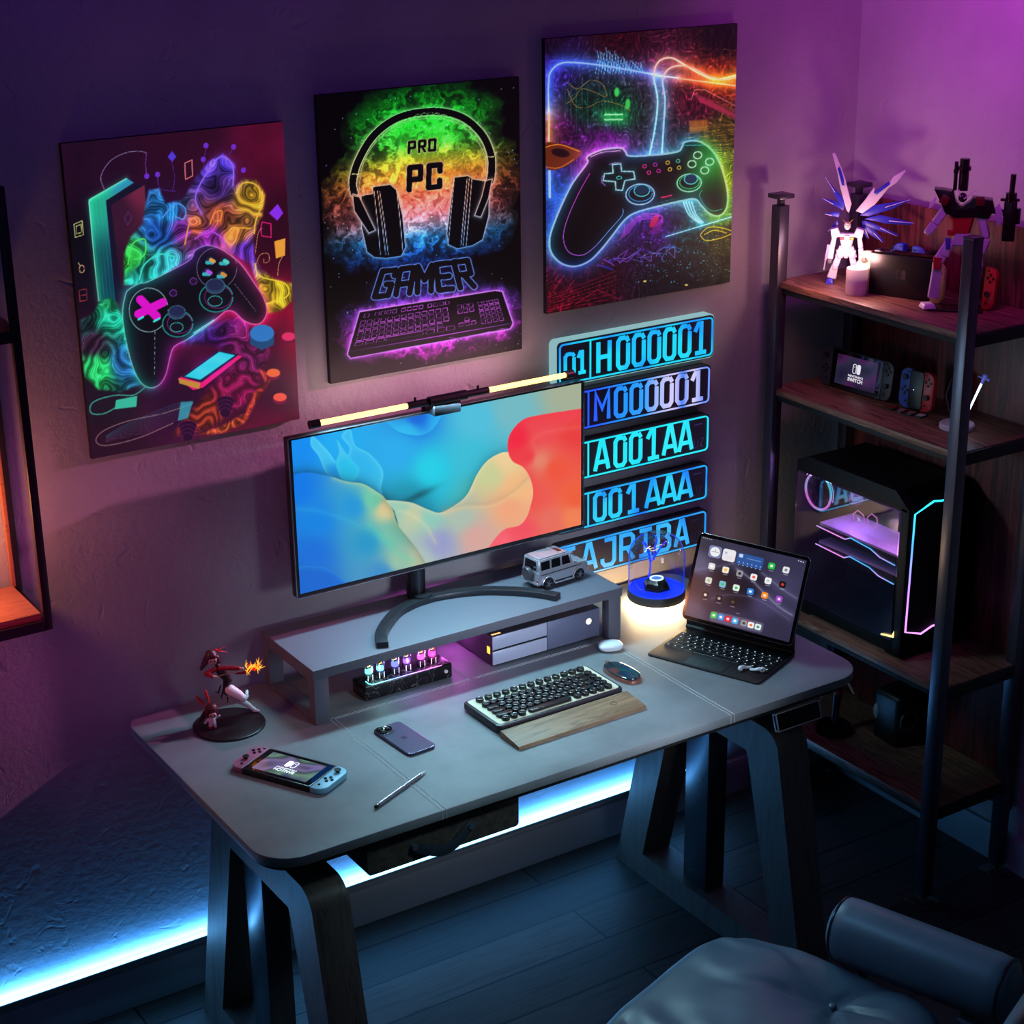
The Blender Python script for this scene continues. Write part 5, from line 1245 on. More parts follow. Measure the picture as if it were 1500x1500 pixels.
for w in (1.0, 1.0, 1.0, 6.0, 1.0, 1.0, 1.0, 1.0, 1.0):
    s_ = .300 / (14.0 * P_); key_at(x + w * P_ * s_ / 2, -.0565, w * (.96 if w > 1 else 1)); x += w * P_ * s_
bd = MB().prism(rrect(.052, .012, .004, 4, .122, .0600), .0016, 'xy', .0222).build('badge_strip', pm('badge', rgb(150, 146, 132), .25, .8), kb)
# palm rest
wr = thing('wrist_rest', 'walnut wooden wrist rest with an engraved ring in front of the keyboard', 'wrist rest', (.2600, -.6010, DZ), math.radians(.8))
mb = MB(); mb.prism([(-.037, 0), (.037, 0), (.037, .016), (.032, .0175), (-.030, .0100), (-.037, .0085)], .345, 'yz', -.1725, bev=.001)
mb.build('rest_block', M_rest, wr)
rg = MB(); rg.tube([(.112 + .0075 * math.cos(t), .004 + .0065 * math.sin(t), .0152 + .0016 * math.sin(t) * .5) for t in np.linspace(0, 2 * PI, 30, endpoint=False)], .0005, 6, closed=True)
rg.build('engraved_ring', pm('engraving', rgb(80, 60, 46), .5), wr)

# ------------------------------------------------------------------ mouse, earbud case, earbuds
ms = thing('mouse', 'low oval mouse with dark glossy top and rose metal rim', 'mouse', (.4915, -.4640, DZ), math.radians(2))
mb = MB()
def superell(a, b, n_, k=44):
    out = []
    for i in range(k):
        t = 2 * PI * i / k; c, s = math.cos(t), math.sin(t)
        out.append((a * math.copysign(abs(c) ** (2 / n_), c), b * math.copysign(abs(s) ** (2 / n_), s)))
    return out
def mouse_shell(mb, z0, z1, sc, dome=.0):
    rings = []
    for f, z in ((1.0, z0), (1.0, z0 + (z1 - z0) * .4), (.985, z0 + (z1 - z0) * .7), (.93, z0 + (z1 - z0) * .93), (.8, z1), (.5, z1 + dome * .7), (.2, z1 + dome)):
        rings.append([mb.bm.verts.new((x * sc * f, y * sc * f, z)) for x, y in superell(.0285, .057, 2.7)])
    for A_, B_ in zip(rings[:-1], rings[1:]):
        for i in range(len(A_)): mb.bm.faces.new((A_[i], A_[(i + 1) % len(A_)], B_[(i + 1) % len(B_)], B_[i]))
    mb.bm.faces.new(rings[-1]); mb.bm.faces.new(rings[0][::-1])
mouse_shell(mb, .001, .011, 1.0); mb.build('rim_body', pm('rose_metal', rgb(178, 118, 104), .28, .75), ms)
mb = MB(); mouse_shell(mb, .0105, .0155, .955, .004); mb.build('touch_top', pm('mouse_glass', rgb(34, 52, 58), .1, coat=.8), ms)
mb = MB(); mb.box((0, .056, .014), (.008, .007, .005), .001); mb.build('receiver_tab', pm('rose_metal', rgb(178, 118, 104), .28, .75), ms)
ec = thing('earbud_case', 'small white earbud charging case standing behind the mouse', 'case', (.5520, -.3340, DZ), math.radians(-22))
def case_shell(z0, z1):
    mb = MB()
    def f(u, v):
        a = 2 * PI * u; q = superell(.0305, .0108, 2.6, 44)
        return None
    rings = []
    for k in range(13):
        t = -PI / 2 + PI * k / 12; s_, c_ = math.sin(t), max(.05, math.cos(t)) ** .62
        z = .0235 + .0222 * math.copysign(abs(s_) ** .8, s_)
        rings.append((c_, z))
    return rings
rs_ = case_shell(0, 0)
def ring_mesh(rings):
    mb = MB(); RR = []
    for c_, z in rings: RR.append([mb.bm.verts.new((x * c_, y * c_, z)) for x, y in superell(.0305, .0112, 2.4)])
    for A_, B_ in zip(RR[:-1], RR[1:]):
        for i in range(len(A_)): mb.bm.faces.new((A_[i], A_[(i + 1) % len(A_)], B_[(i + 1) % len(B_)], B_[i]))
    mb.bm.faces.new(RR[-1]); mb.bm.faces.new(RR[0][::-1]); return mb
ring_mesh(rs_[:8]).build('case_body', M_white, ec, smooth=60); ring_mesh([(rs_[7][0], rs_[7][1] + .0004)] + rs_[8:]).build('lid', M_white, ec, smooth=60)
for o in ec.children: o.rotation_euler = (math.radians(-90), 0, 0); o.location = (0, .0, .0115)
for o in ec.children: o.location = (0, -.022, .0112)
def earbud(label, loc, rz):
    t = thing('earbud', label, 'earbud', loc, rz, group=None)
    hd = MB(); hd.ell((0, 0, .0072), (.0070, .0058, .0068), 18); hd.ell((.0040, .0, .0080), (.0044, .0040, .0042), 12); hd.build('bud_head', M_white, t)
    sm_ = MB(); sm_.tube(crom([(-.002, 0, .0085), (-.009, .001, .0080), (-.018, .006, .0045), (-.026, .013, .0034)], 4), [.0042] * 6 + [.0034] * 7, 12); sm_.build('stem', M_white, t)
    dt = MB(); dt.ell((-.001, -.0050, .0090), (.0026, .0010, .0022), 10); dt.build('vent', M_jblk, t)
    return t
# ------------------------------------------------------------------ tablet on its keyboard folio
def art_tablet():
    A = Art(340, 250, [(640, 135), (1425, 278), (1285, 915), (485, 752)])
    X, Y = A.X, A.Y
    A.C = A.idw([((700, 170), (40, 38, 60)), ((1300, 300), (52, 50, 78)), ((600, 350), (88, 88, 120)), ((900, 260), (50, 48, 76)), ((800, 450), (14, 12, 30)), ((1000, 480), (18, 16, 36)), ((1250, 450), (62, 60, 92)), ((560, 500), (30, 28, 50)), ((900, 560), (16, 14, 30)), ((700, 640), (40, 38, 62)), ((1100, 640), (64, 60, 96)), ((560, 720), (70, 72, 100)), ((1200, 800), (48, 46, 72)), ((900, 800), (52, 50, 80))], 3)
    def ridge(pts, c, k=.8, w=16):
        P = crom(pts, 6); d = A.dist(P)
        A.over(np.exp(-d / w) * k * .5, c); A.over(np.exp(-d / 2.5) * k * .7, c)
    ridge([(580, 395), (680, 375), (790, 350), (880, 330)], (120, 122, 160), .6)
    ridge([(900, 370), (1000, 440), (1100, 540), (1210, 640), (1310, 700)], (170, 170, 205), .8)
    ridge([(1090, 390), (1180, 460), (1280, 530), (1345, 570)], (150, 150, 190), .6)
    ridge([(700, 610), (820, 575), (950, 575), (1080, 610), (1200, 680), (1290, 740)], (120, 118, 160), .5)
    ux = np.array([.980, .182]); uy = np.array([-.235, .972])
    def rr(cx, cy, w, h, r, c, a=1.0):
        px = (X - cx); py = (Y - cy); det = ux[0] * uy[1] - ux[1] * uy[0]
        lx = (px * uy[1] - py * uy[0]) / det; ly = (py * ux[0] - px * ux[1]) / det
        q = np.maximum(np.abs(lx) - w / 2 + r, 0) ** 2 + np.maximum(np.abs(ly) - h / 2 + r, 0) ** 2
        d = np.sqrt(q) - r
        A.over(np.clip(.5 - d / 2.5, 0, 1) * a, c); return lx, ly
    rr(738, 250, 96, 92, 20, (120, 130, 175)); rr(738, 250, 74, 74, 37, (240, 242, 245)); rr(738, 250, 52, 3, 1, (60, 60, 70)); rr(740, 240, 3, 26, 1, (60, 60, 70))
    rr(843, 271, 98, 92, 18, (236, 234, 240)); rr(822, 252, 20, 16, 3, (190, 190, 200)); rr(840, 280, 60, 3, 1, (215, 200, 205)); rr(838, 296, 50, 3, 1, (215, 200, 205))
    rr(1000, 305, 200, 90, 18, (36, 84, 158)); rr(935, 268, 28, 26, 3, (200, 220, 245)); rr(1030, 296, 110, 4, 1, (150, 180, 225))
    for k in range(6): rr(918 + k * 32, 316 + k * 6, 8, 8, 4, (210, 225, 245)); rr(914 + k * 32, 336 + k * 6, 8, 6, 2, (190, 210, 240))
    for cx, cy, c, c2 in ((1162, 334, (30, 190, 70), (230, 245, 235)), (1270, 358, (230, 232, 236), (120, 130, 140)), (709, 361, (226, 228, 230), (255, 255, 255)), (814, 383, (244, 240, 225), (245, 190, 30)), (920, 404, (150, 150, 155), (30, 30, 34)), (1026, 426, (240, 240, 240), (240, 90, 60)),
                          (1134, 448, (244, 244, 246), (200, 200, 205)), (1242, 470, (20, 18, 22), (200, 60, 40)), (681, 471, (225, 225, 215), (180, 190, 160)), (787, 494, (120, 190, 220), (80, 190, 110)), (891, 516, (230, 240, 235), (40, 200, 90)), (998, 538, (30, 130, 225), (235, 245, 255)),
                          (1106, 561, (245, 140, 40), (255, 235, 210)), (1214, 583, (160, 70, 200), (240, 215, 250)), (652, 584, (16, 14, 22), (225, 225, 230)), (757, 606, (12, 10, 20), (180, 185, 190)), (862, 628, (24, 22, 28), (90, 80, 60))):
        rr(cx, cy, 50, 50, 13, c); rr(cx, cy, 22, 20, 8, c2); rr(cx - 4, cy + 36, 34, 4, 2, (190, 190, 205), .8)
    rr(886, 780, 415, 84, 26, (96, 92, 122), .9)
    for k, (c, c2) in enumerate((((50, 200, 80), (225, 250, 230)), ((60, 150, 235), (240, 245, 250)), ((225, 30, 70), (255, 210, 220)), ((70, 180, 240), (240, 250, 255)), ((150, 152, 158), (70, 70, 76)), ((245, 245, 245), (240, 120, 60)), ((225, 245, 240), (90, 150, 120)))):
        cx = 712 + k * 54 + (14 if k > 3 else 0); rr(cx, 740 + (cx - 712) * .208, 48, 48, 12, c); rr(cx, 740 + (cx - 712) * .208, 22, 20, 8, c2)
    for cx, cy in ((903, 757), (945, 766), (972, 770)): rr(cx, cy, 14, 14, 7, (225, 40, 50)) if cx != 945 else None
    for cx in (892, 906): rr(cx, 713 + (cx - 892) * .2, 7, 7, 3.5, (180, 180, 195))
    for k in range(5): rr(655 + k * 15, 146 + k * 3, 9, 6, 2, (170, 170, 185))
    for k in range(3): rr(1365 + k * 17, 284 + k * 4, 10, 7, 2, (220, 220, 230))
    return A
w_ = Vector((.36171, -.93229, 0)).normalized(); up_ = Vector((.0750, .0291, .2002)).normalized(); up_ = (up_ - w_ * up_.dot(w_)).normalized(); nrm = w_.cross(up_)
BL = Vector((.7389, -.3669, .800)); TW, TH = .3035, .2160
Rt = Matrix((w_, -nrm, up_)).transposed()      # local x = width, local z = up the screen, local -y = out of the screen
if nrm.dot(Vector((-1, -1, .2))) < 0: nrm = -nrm; Rt = Matrix((w_, -nrm, up_)).transposed()
tb = thing('tablet', 'large tablet showing app icons, held tilted above its keyboard', 'tablet', BL)
tb.rotation_euler = Rt.to_euler()
MB().prism(rrect(TW, TH, .016, 8, TW / 2, TH / 2), .0058, 'xz', 0, bev=.0012).build('frame', pm('tablet_frame', rgb(150, 140, 140), .25, .85), tb)
MB().prism(rrect(TW - .002, TH - .002, .015, 8, TW / 2, TH / 2), .0006, 'xz', -.0005).build('glass', M_screenoff, tb)
M_tscr = art_mat('tablet_screen', .95, diff=0, rough=.2)
art_tablet().mesh('screen', M_tscr, TW - .019, TH - .019, tb, (.0095, -.0009, .0095))
# folio keyboard: flat deck with keys, a hinge and the back panel that carries the tablet
K0 = Vector((.6600, -.3800, DZ))
kp_ = [(.6005, -.4138), (.7462, -.3455), (.8787, -.6187), (.7206, -.6811)]
kbx = thing('tablet_keyboard', 'slim black keyboard folio with backlit keys carrying the tablet', 'keyboard', (.7400, -.5200, DZ))
kw = Vector((.4042, -.9147, 0)).normalized(); kw = Vector((.385, -.923, 0)).normalized(); kd = Vector((.923, .385, 0))      # along the keys, towards the hinge
kbx.rotation_euler = (0, 0, math.atan2(kw.y, kw.x))
KWW, KDD = .300, .198
c0 = Vector(((.6005 + .7206) / 2, (-.4138 - .6811) / 2, 0)) + kd * (KDD / 2)
kbx.location = (c0.x, c0.y, DZ)
M_fol = pm('folio_black', rgb(26, 24, 28), .5); M_folkey = pm('folio_key', rgb(20, 20, 24), .4)
MB().prism(rrect(KWW, KDD, .012, 6), .0045, 'xy', .0005, bev=.001).build('deck', M_fol, kbx)
MB().prism(rrect(.104, .058, .004, 4, 0, -.0645), .0004, 'xy', .0049).build('touchpad', pm('touchpad', rgb(16, 16, 20), .35), kbx)
lit = pm('key_legend', rgb(200, 205, 215), .4, em=rgb(210, 220, 235), es=.7)
kr = [(.0620 - .012, [.9] * 13 + [1.3]), (.0440 - .012, [1.3] + [.95] * 12 + [.95]), (.0260 - .012, [1.6] + [.95] * 11 + [1.6]), (.0080 - .012, [2.1] + [.95] * 10 + [2.0]), (-.0100 - .012, [.95, .95, .95, 1.2, 5.2, 1.2, .95, .95, .95, .95])]
LG = []
for y, ws in kr:
    tot = sum(ws); u = .284 / tot; x = -.142
    for w in ws:
        kk = MB().box((0, 0, 0), (w * u - .0026, .0150, .0016), .0006, seg=1).build('key', M_folkey, kbx, loc=(x + w * u / 2, y, .0056), smooth=None)
        LG.append((x + w * u / 2, y, kk)); x += w * u
lgm = MB().box((0, 0, 0), (.0030, .0030, .0002)).build('key_legend', lit, LG[0][2], loc=(0, 0, .0009), smooth=None)
for x, y, kk in LG[1:]:
    c = lgm.copy(); COL.objects.link(c); c.parent = kk
hb = MB(); hb.cyl((-KWW / 2 + .004, KDD / 2 - .006, .0085), (KWW / 2 - .004, KDD / 2 - .006, .0085), .0062, n=20); hb.build('hinge', M_fol, kbx)
# back panel reaches from the hinge up behind the tablet
Ri = Matrix.Rotation(-kbx.rotation_euler.z, 3, 'Z')
def toloc(p): return Ri @ (Vector(p) - Vector(kbx.location))
a0 = toloc(BL + w_ * .004 + up_ * .050 - nrm * .0078 * (1 if nrm.x < 0 else -1)); 
b0 = toloc(BL + w_ * (TW - .004) + up_ * .050 - nrm * .0078 * (1 if nrm.x < 0 else -1))
c1 = toloc(BL + w_ * (TW - .004) + up_ * (TH - .01) - nrm * .0078 * (1 if nrm.x < 0 else -1)); d1 = toloc(BL + w_ * .004 + up_ * (TH - .01) - nrm * .0078 * (1 if nrm.x < 0 else -1))
h0 = Vector((-KWW / 2 + .004, KDD / 2 - .004, .013)); h1 = Vector((KWW / 2 - .004, KDD / 2 - .004, .013))
mb = MB()
def slab(q, t):
    A_, B_, C_, D_ = [Vector(p) for p in q]; n = (B_ - A_).cross(D_ - A_).normalized() * t
    v = [mb.bm.verts.new(p) for p in (A_, B_, C_, D_, A_ + n, B_ + n, C_ + n, D_ + n)]
    for f in ((0, 1, 2, 3), (7, 6, 5, 4), (0, 4, 5, 1), (1, 5, 6, 2), (2, 6, 7, 3), (3, 7, 4, 0)): mb.bm.faces.new([v[i] for i in f])
slab((a0, b0, c1, d1), .0035); slab((h0, h1, b0, a0), .0035)
mb.build('back_panel', M_fol, kbx, smooth=None)
earbud('white earbud lying on the tablet keyboard, the left of the pair', (.7270, -.6110, DZ + .0055), math.radians(-160))
earbud('white earbud lying on the tablet keyboard, the right of the pair', (.7640, -.6450, DZ + .0055), math.radians(-30))

# ------------------------------------------------------------------ glass dome lamp speaker
dm = thing('dome_lamp', 'glass dome lamp speaker with blue inner plate and glowing warm foot', 'lamp', (.8130, -.1720, DZ))
RD = .0735
foot = MB(); foot.lathe([(0, .0), (RD * .86, 0), (RD * .97, .006), (RD, .014), (RD, .019), (0, .019)], (0, 0, 0), 56); foot.build('glowing_foot', emis('warm_foot', (1.0, .68, .32, 1), 55.0), dm)
bs = MB(); bs.lathe([(RD, .0192), (RD * 1.005, .022), (RD * 1.005, .040), (RD * .985, .0425), (RD * .95, .0415), (0, .0405)], (0, 0, 0), 56); bs.build('base_ring', pm('dome_base', rgb(62, 60, 66), .45), dm)
pl = MB(); pl.lathe([(RD * .96, .0420), (RD * .8, .0416), (RD * .40, .0445), (0, .0450)], (0, 0, 0), 56); pl.build('reflector_plate', pm('blue_plate', rgb(24, 50, 220), .25, .3, em=rgb(16, 50, 240), es=.75), dm)
sp = MB(); sp.lathe([(.036, .0445), (.036, .0500), (.030, .062), (.021, .0700), (0, .0705)], (0, 0, 0), 6); sp.build('inner_speaker', pm('gloss_black', rgb(10, 10, 14), .12), dm, smooth=20)
rg = MB(); rg.tube([(.0165 * math.cos(t), .0150 * math.sin(t), .0712) for t in np.linspace(0, 2 * PI, 30, endpoint=False)], .0022, 8, closed=True); rg.build('light_ring', emis('ring_ice', rgb(190, 225, 255), 1.8), dm)
ct = MB(); ct.lathe([(0, .0722), (.0125, .0712)], (0, 0, 0), 24); ct.build('light_disc', emis('disc_blue', rgb(80, 140, 240), .9), dm)
M_dome = thin_glass('dome_glass', (.96, .96, 1, 1), .03, .45)
H = .195
prof = [(RD * .985, .043), (RD * .985, .125), (RD * .95, .146), (RD * .84, .166), (RD * .62, .183), (RD * .34, .192), (0, H)]
prof = crom(prof, 5)
dg_ = MB(); dg_.lathe(prof, (0, 0, 0), 56); dg_.build('glass_dome', M_dome, dm, smooth=60)
M_bstreak = pm('blue_acrylic', rgb(30, 60, 240), .15, em=rgb(30, 60, 245), es=.9)
hr = MB()
hr.tube(crom([(-.016, .012, .072), (-.010, .014, .100), (-.012, .016, .130), (-.022, .018, .160), (-.034, .014, .172)], 6), [.0022] * 10 + [.0034] * 15, 8)
hr.tube(crom([(-.010, .014, .112), (.004, .012, .128), (.016, .006, .150), (.028, .0, .166)], 6), .0020, 8)
hr.tube(crom([(.0, .012, .118), (-.002, .010, .145), (.006, .010, .170), (.0, .008, .184)], 6), .0024, 8)
hr.build('twisted_filament', M_bstreak, dm)
rr_ = MB()
for a0, a1, z, r in ((.3, 2.6, .150, .030), (2.9, 4.4, .158, .026)):
    rr_.tube([(r * math.cos(t), r * .7 * math.sin(t), z + .004 * math.sin(3 * t)) for t in np.linspace(a0, a1, 14)], .0009, 6)
rr_.build('gold_wire', emis('gold_wire', rgb(255, 225, 150), 1.0), dm)
bn = MB()
for r_, z in ((RD * .972, .128),):
    pass
for a0, a1 in ((2.4, 3.6), (5.8, 6.9)):
    P_l = [(r * math.cos(a0) * .97, r * math.sin(a0) * .97, z) for r, z in prof[:24]]
    bn.tube(P_l, .0012, 6)
bn.tube([(RD * .955 * math.cos(t), RD * .955 * math.sin(t), .044) for t in np.linspace(0, 2 * PI, 50, endpoint=False)], .0018, 6, closed=True)
bn.build('blue_edge_light', M_bstreak, dm)
# ------------------------------------------------------------------ shelving unit on the right
su = thing('shelving_unit', 'tall open shelving unit with dark metal posts, wooden boards and a wooden back panel', 'shelf', (1.40, -.40, 0))
s0 = (-1.40, .40, 0)
Z1, Z2, Z3, Z4 = 1.511, 1.224, .610, .2745
M_post = pm('post_metal', rgb(84, 80, 92), .34, .7)
posts = [(1.251, -.089), (1.251, -.745), (1.519, -.089), (1.519, -.745)]
for i, (x, y) in enumerate(posts):
    mb = MB(); mb.box2((x, y, .02), (x + .032, y + .032, 1.708 if i != 1 else 1.730), .0012)
    if i != 1: mb.box2((x + .009, y + .009, 1.70), (x + .023, y + .023, 1.728)); mb.box2((x - .008, y - .008, 1.726), (x + .040, y + .040, 1.737), .001)
    else: mb.box2((x - .001, y - .001, 1.730), (x + .033, y + .033, 1.7365), .0008)
    mb.build('post', M_post, su, loc=s0)
    mb = MB(); mb.box2((x - .016, y - .016, 0), (x + .048, y + .048, .005), .001); mb.cyl((x + .016, y + .016, .004), (x + .016, y + .016, .024), .009, n=16)
    mb.build('foot', pm('foot_chrome', rgb(150, 145, 140), .2, .9), su, loc=s0)
for z in (Z1, Z2, Z3, Z4):
    bo = MB().box2((1.262, -.738, z - .016), (1.546, -.062, z), .001).build('shelf_board', M_wood, su, loc=s0)
    mb = MB()
    mb.box2((1.268, -.713, z - .032), (1.282, -.089, z - .0155), .0008); mb.box2((1.283, -.7465, z - .032), (1.519, -.7385, z - .002), .0008)
    mb.box2((1.283, -.0620, z - .030), (1.519, -.0560, z - .003), .0008)
    mb.build('shelf_rail', M_blackm, su, loc=s0)
MB().box2((1.552, -.742, .18), (1.562, -.060, 1.702), .001).build('back_panel', M_panel, su, loc=s0)

# ------------------------------------------------------------------ model robots
M_rw = pm('robot_white', rgb(225, 220, 228), .35); M_rb = pm('robot_blue', rgb(46, 52, 190), .35); M_rr = pm('robot_red', rgb(170, 30, 40), .35)
M_rd = pm('robot_dark', rgb(34, 18, 26), .22, .2); M_rg = pm('robot_grey', rgb(120, 118, 128), .4); M_rgold = pm('robot_gold', rgb(200, 160, 70), .3, .7); M_rl = pm('robot_lilac', rgb(186, 170, 200), .35)
def blade(name, mat, par, pts, y, t):
    return MB().prism(pts, t, 'xz', y, bev=min(.0008, t * .3)).build(name, mat, par, smooth=30)
def seg(mb, a, b, wa, wb, da=None, db=None):
    """armour segment: tapered box from a to b"""
    a, b = Vector(a), Vector(b); d = (b - a); L = d.length; d.normalize()
    x = Vector((1, 0, 0)); x = (x - d * x.dot(d)); x.normalize(); y = d.cross(x)
    da = wa if da is None else da; db = wb if db is None else db
    V = []
    for p, w, e in ((a, wa, da), (b, wb, db)):
        for sx, sy in ((-1, -1), (1, -1), (1, 1), (-1, 1)): V.append(mb.bm.verts.new(p + x * sx * w / 2 + y * sy * e / 2))
    for f in ((0, 3, 2, 1), (4, 5, 6, 7), (0, 1, 5, 4), (1, 2, 6, 5), (2, 3, 7, 6), (3, 0, 4, 7)): mb.bm.faces.new([V[i] for i in f])
    es = list({e for q in V for e in q.link_edges}); bmesh.ops.bevel(mb.bm, geom=es, offset=min(wa, wb, da, db) * .16, segments=1, profile=.5, affect='EDGES')
def q1(zx, zy): return ((zx - 400) * .000278, (1235 - zy) * .000297)
r1 = thing('winged_robot_model', 'white model robot with spread blue and white blade wings on the top shelf', 'model robot', (1.388, -.186, Z1), math.radians(-43.8))
def rb_leg(par, hx, kx, fx, hz, kz, y, mats, toe=-1):
    mb = MB(); seg(mb, (hx, y, hz), (kx, y - .002, kz), .014, .017, .015, .017); mb.build('thigh', mats[0], par)
    mb = MB(); seg(mb, (kx, y - .002, kz + .002), (fx, y, .012), .016, .024, .017, .022); mb.box((kx, y - .011, kz), (.012, .007, .016), .001); mb.build('shin', mats[1], par)
    mb = MB(); mb.box((fx + toe * .004, y - .007, .006), (.020, .036, .012), .002, taper=(.75, .7)); mb.build('foot', mats[2], par)
rb_leg(r1, -.012, -.022, -.030, .072, .045, 0, (M_rw, M_rw, M_rb)); rb_leg(r1, .018, .026, .034, .072, .045, 0, (M_rw, M_rw, M_rb), 1)
mb = MB(); seg(mb, (.004, 0, .068), (.004, 0, .092), .022, .018, .016, .014)
for s in (-1, 1): mb.box((.004 + s * .016, -.004, .076), (.013, .016, .022), .0015, rot=Euler((0, s * .25, 0)))
mb.box((.004, -.010, .074), (.009, .006, .016), .001); mb.build('waist_armour', M_rw, r1)
mb = MB(); seg(mb, (.004, 0, .088), (.004, 0, .128), .022, .040, .018, .024); mb.box((.004, -.014, .118), (.014, .010, .014), .002); mb.build('chest', M_rw, r1)
for s in (-1, 1):
    mb = MB(); mb.box((.004 + s * .012, -.0135, .117), (.011, .004, .007), .001); mb.build('vent', M_rr if s < 0 else M_rgold, r1)
    mb = MB(); mb.box((.004 + s * .016, .004, .080), (.016, .022, .030), .002, rot=Euler((0, -s * .3, 0)), taper=(.7, .8)); mb.build('skirt_armour', M_rw, r1)
    mb = MB(); mb.box((.004 + s * .030, 0, .130), (.024, .028, .024), .003, rot=Euler((0, s * .3, 0)), taper=(.8, .9)); mb.build('shoulder', M_rw, r1)
    mb = MB(); seg(mb, (.004 + s * .031, 0, .120), (.004 + s * .036, -.002, .092), .011, .013); seg(mb, (.004 + s * .036, -.003, .092), (.004 + s * .040, -.008, .062), .013, .015); mb.build('arm', M_rw, r1)
    mb = MB(); mb.box((.004 + s * .040, -.010, .057), (.010, .012, .010), .002); mb.build('hand', M_rg, r1)
mb = MB(); mb.ell((.004, -.003, .148), (.0085, .010, .0105), 14); mb.box((.004, -.012, .143), (.007, .006, .006), .001); mb.build('head', M_rw, r1)
mb = MB()
for s in (-1, 1): mb.tube([(.004 + s * .001, -.012, .154), (.004 + s * .014, -.010, .166)], [.0012, .0004], 6)
mb.build('head_crest', M_rgold, r1); MB().box((.004, -.0125, .149), (.009, .003, .0022), .0004).build('visor', emis('visor_green', rgb(190, 230, 90), .7), r1)
def wing(name, mat, pts, y, t=.003, edge=None): blade(name, mat, r1, [q1(*p) for p in pts], y, t)
wing('white_wing', M_rw, [(420, 640), (395, 610), (330, 420), (300, 300), (244, 140), (258, 128), (275, 140), (330, 250), (372, 350), (400, 440), (440, 560)], .012, .006)
wing('wing_insert', M_rb, [(345, 400), (300, 262), (318, 245), (360, 350), (368, 405)], .009, .003)
wing('white_wing', M_rw, [(480, 620), (560, 520), (636, 410), (640, 460), (780, 350), (800, 320), (895, 264), (905, 272), (830, 370), (760, 420), (650, 560), (540, 640)], .012, .006)
wing('wing_insert', M_rb, [(630, 455), (760, 360), (772, 385), (660, 475)], .009, .003)
for k, pts in enumerate(([(380, 600), (330, 560), (178, 326), (190, 335), (300, 450), (370, 520)], [(370, 620), (330, 600), (165, 528), (180, 518), (310, 545), (375, 580)], [(330, 680), (203, 662), (205, 652), (300, 632), (340, 640)], [(330, 740), (245, 808), (240, 800), (290, 740), (320, 700)],
               [(520, 660), (560, 600), (640, 570), (960, 512), (955, 525), (800, 600), (600, 665)], [(560, 690), (620, 668), (700, 652), (1005, 712), (985, 732), (760, 725), (640, 705)], [(560, 700), (640, 720), (880, 818), (860, 828), (640, 770), (570, 745)], [(570, 730), (650, 770), (755, 880), (735, 884), (630, 830), (580, 790)], [(545, 700), (590, 740), (610, 855), (590, 855), (550, 790)])):
    wing('blade_wing', M_rb, pts, .014 + .0015 * (k % 3), .0025)
    a, b = q1(*pts[len(pts) // 2]), q1(*pts[0])
    e = MB(); e.tube([(a[0], .0125, a[1]), ((a[0] + b[0]) / 2, .0125, (a[1] + b[1]) / 2 + .001)], [.0006, .0013], 6); e.build('wing_edge', M_rw, r1)
mb = MB(); seg(mb, (-.040, -.012, .100), (-.047, -.016, .060), .009, .006); mb.tube([(-.047, -.016, .062), (-.050, -.018, .036)], .002, 8); mb.build('rifle', M_rl, r1)

def q2(zx, zy): return ((zx - 480) * .0002815, (1352 - zy) * .000300)
r2 = thing('dark_robot_model', 'dark armoured model robot with lilac limbs and tall cannons on the top shelf', 'model robot', (1.412, -.553, Z1), math.radians(-47))
mb = MB(); mb.box((0, .006, .004), (.130, .070, .004), .001); mb.build('stand_base', M_rd, r2, loc=(0, 0, -.002))
def P2(zx, zy, y=0): a = q2(zx, zy); return (a[0], y, a[1])
for side, hip, knee, ank in ((-1, (400, 800), (310, 960), (290, 1260)), (1, (620, 830), (640, 1000), (600, 1300))):
    mb = MB(); seg(mb, P2(*hip), P2(*knee, -.006), .022, .026); mb.build('thigh', M_rl, r2)
    mb = MB(); seg(mb, P2(knee[0], knee[1] - 40, -.012), P2(knee[0] - 4, knee[1] + 60, -.014), .024, .016, .012, .012); mb.build('knee_guard', M_rr if side < 0 else M_rl, r2)
    mb = MB(); seg(mb, P2(knee[0], knee[1] + 20, -.004), P2(*ank), .022, .028, .022, .026); mb.build('shin', M_rl, r2)
    mb = MB(); mb.box((P2(*ank)[0] - .012 * (side < 0), -.010, .010), (.034, .036, .012), .002, rot=Euler((0, 0, side * -.4)), taper=(.7, .8)); mb.build('foot', M_rw if side < 0 else M_rl, r2)
mb = MB(); seg(mb, P2(490, 830), P2(490, 700), .046, .036, .032, .028); mb.build('waist', M_rl, r2)
for s in (-1, 1):
    mb = MB(); mb.box((P2(490, 820)[0] + s * .030, -.004, P2(490, 860)[2]), (.018, .030, .034), .003, rot=Euler((0, -s * .35, 0)), taper=(.75, .8)); mb.build('skirt_armour', M_rl, r2)
mb = MB(); seg(mb, P2(490, 740), P2(480, 540), .036, .066, .030, .038); mb.box(P2(400, 720, -.014), (.018, .008, .014), .001); mb.build('torso', M_rr, r2)
blade('shoulder_mantle', M_rd, r2, [q2(*p) for p in ((240, 380), (330, 385), (400, 400), (420, 470), (470, 520), (540, 470), (560, 440), (720, 455), (740, 520), (700, 600), (560, 590), (420, 600), (340, 560))], -.020, .040)
for cx in (330, 620): MB().box(P2(cx, 460, -.022), (.020, .004, .022), .001, rot=Euler((0, .5 if cx < 400 else -.1, 0))).build('armour_plate', pm('plate_red', rgb(96, 16, 30), .3), r2)
mb = MB(); mb.ell(P2(475, 440, -.014), (.0105, .012, .0115), 14); mb.build('head', M_rd, r2)
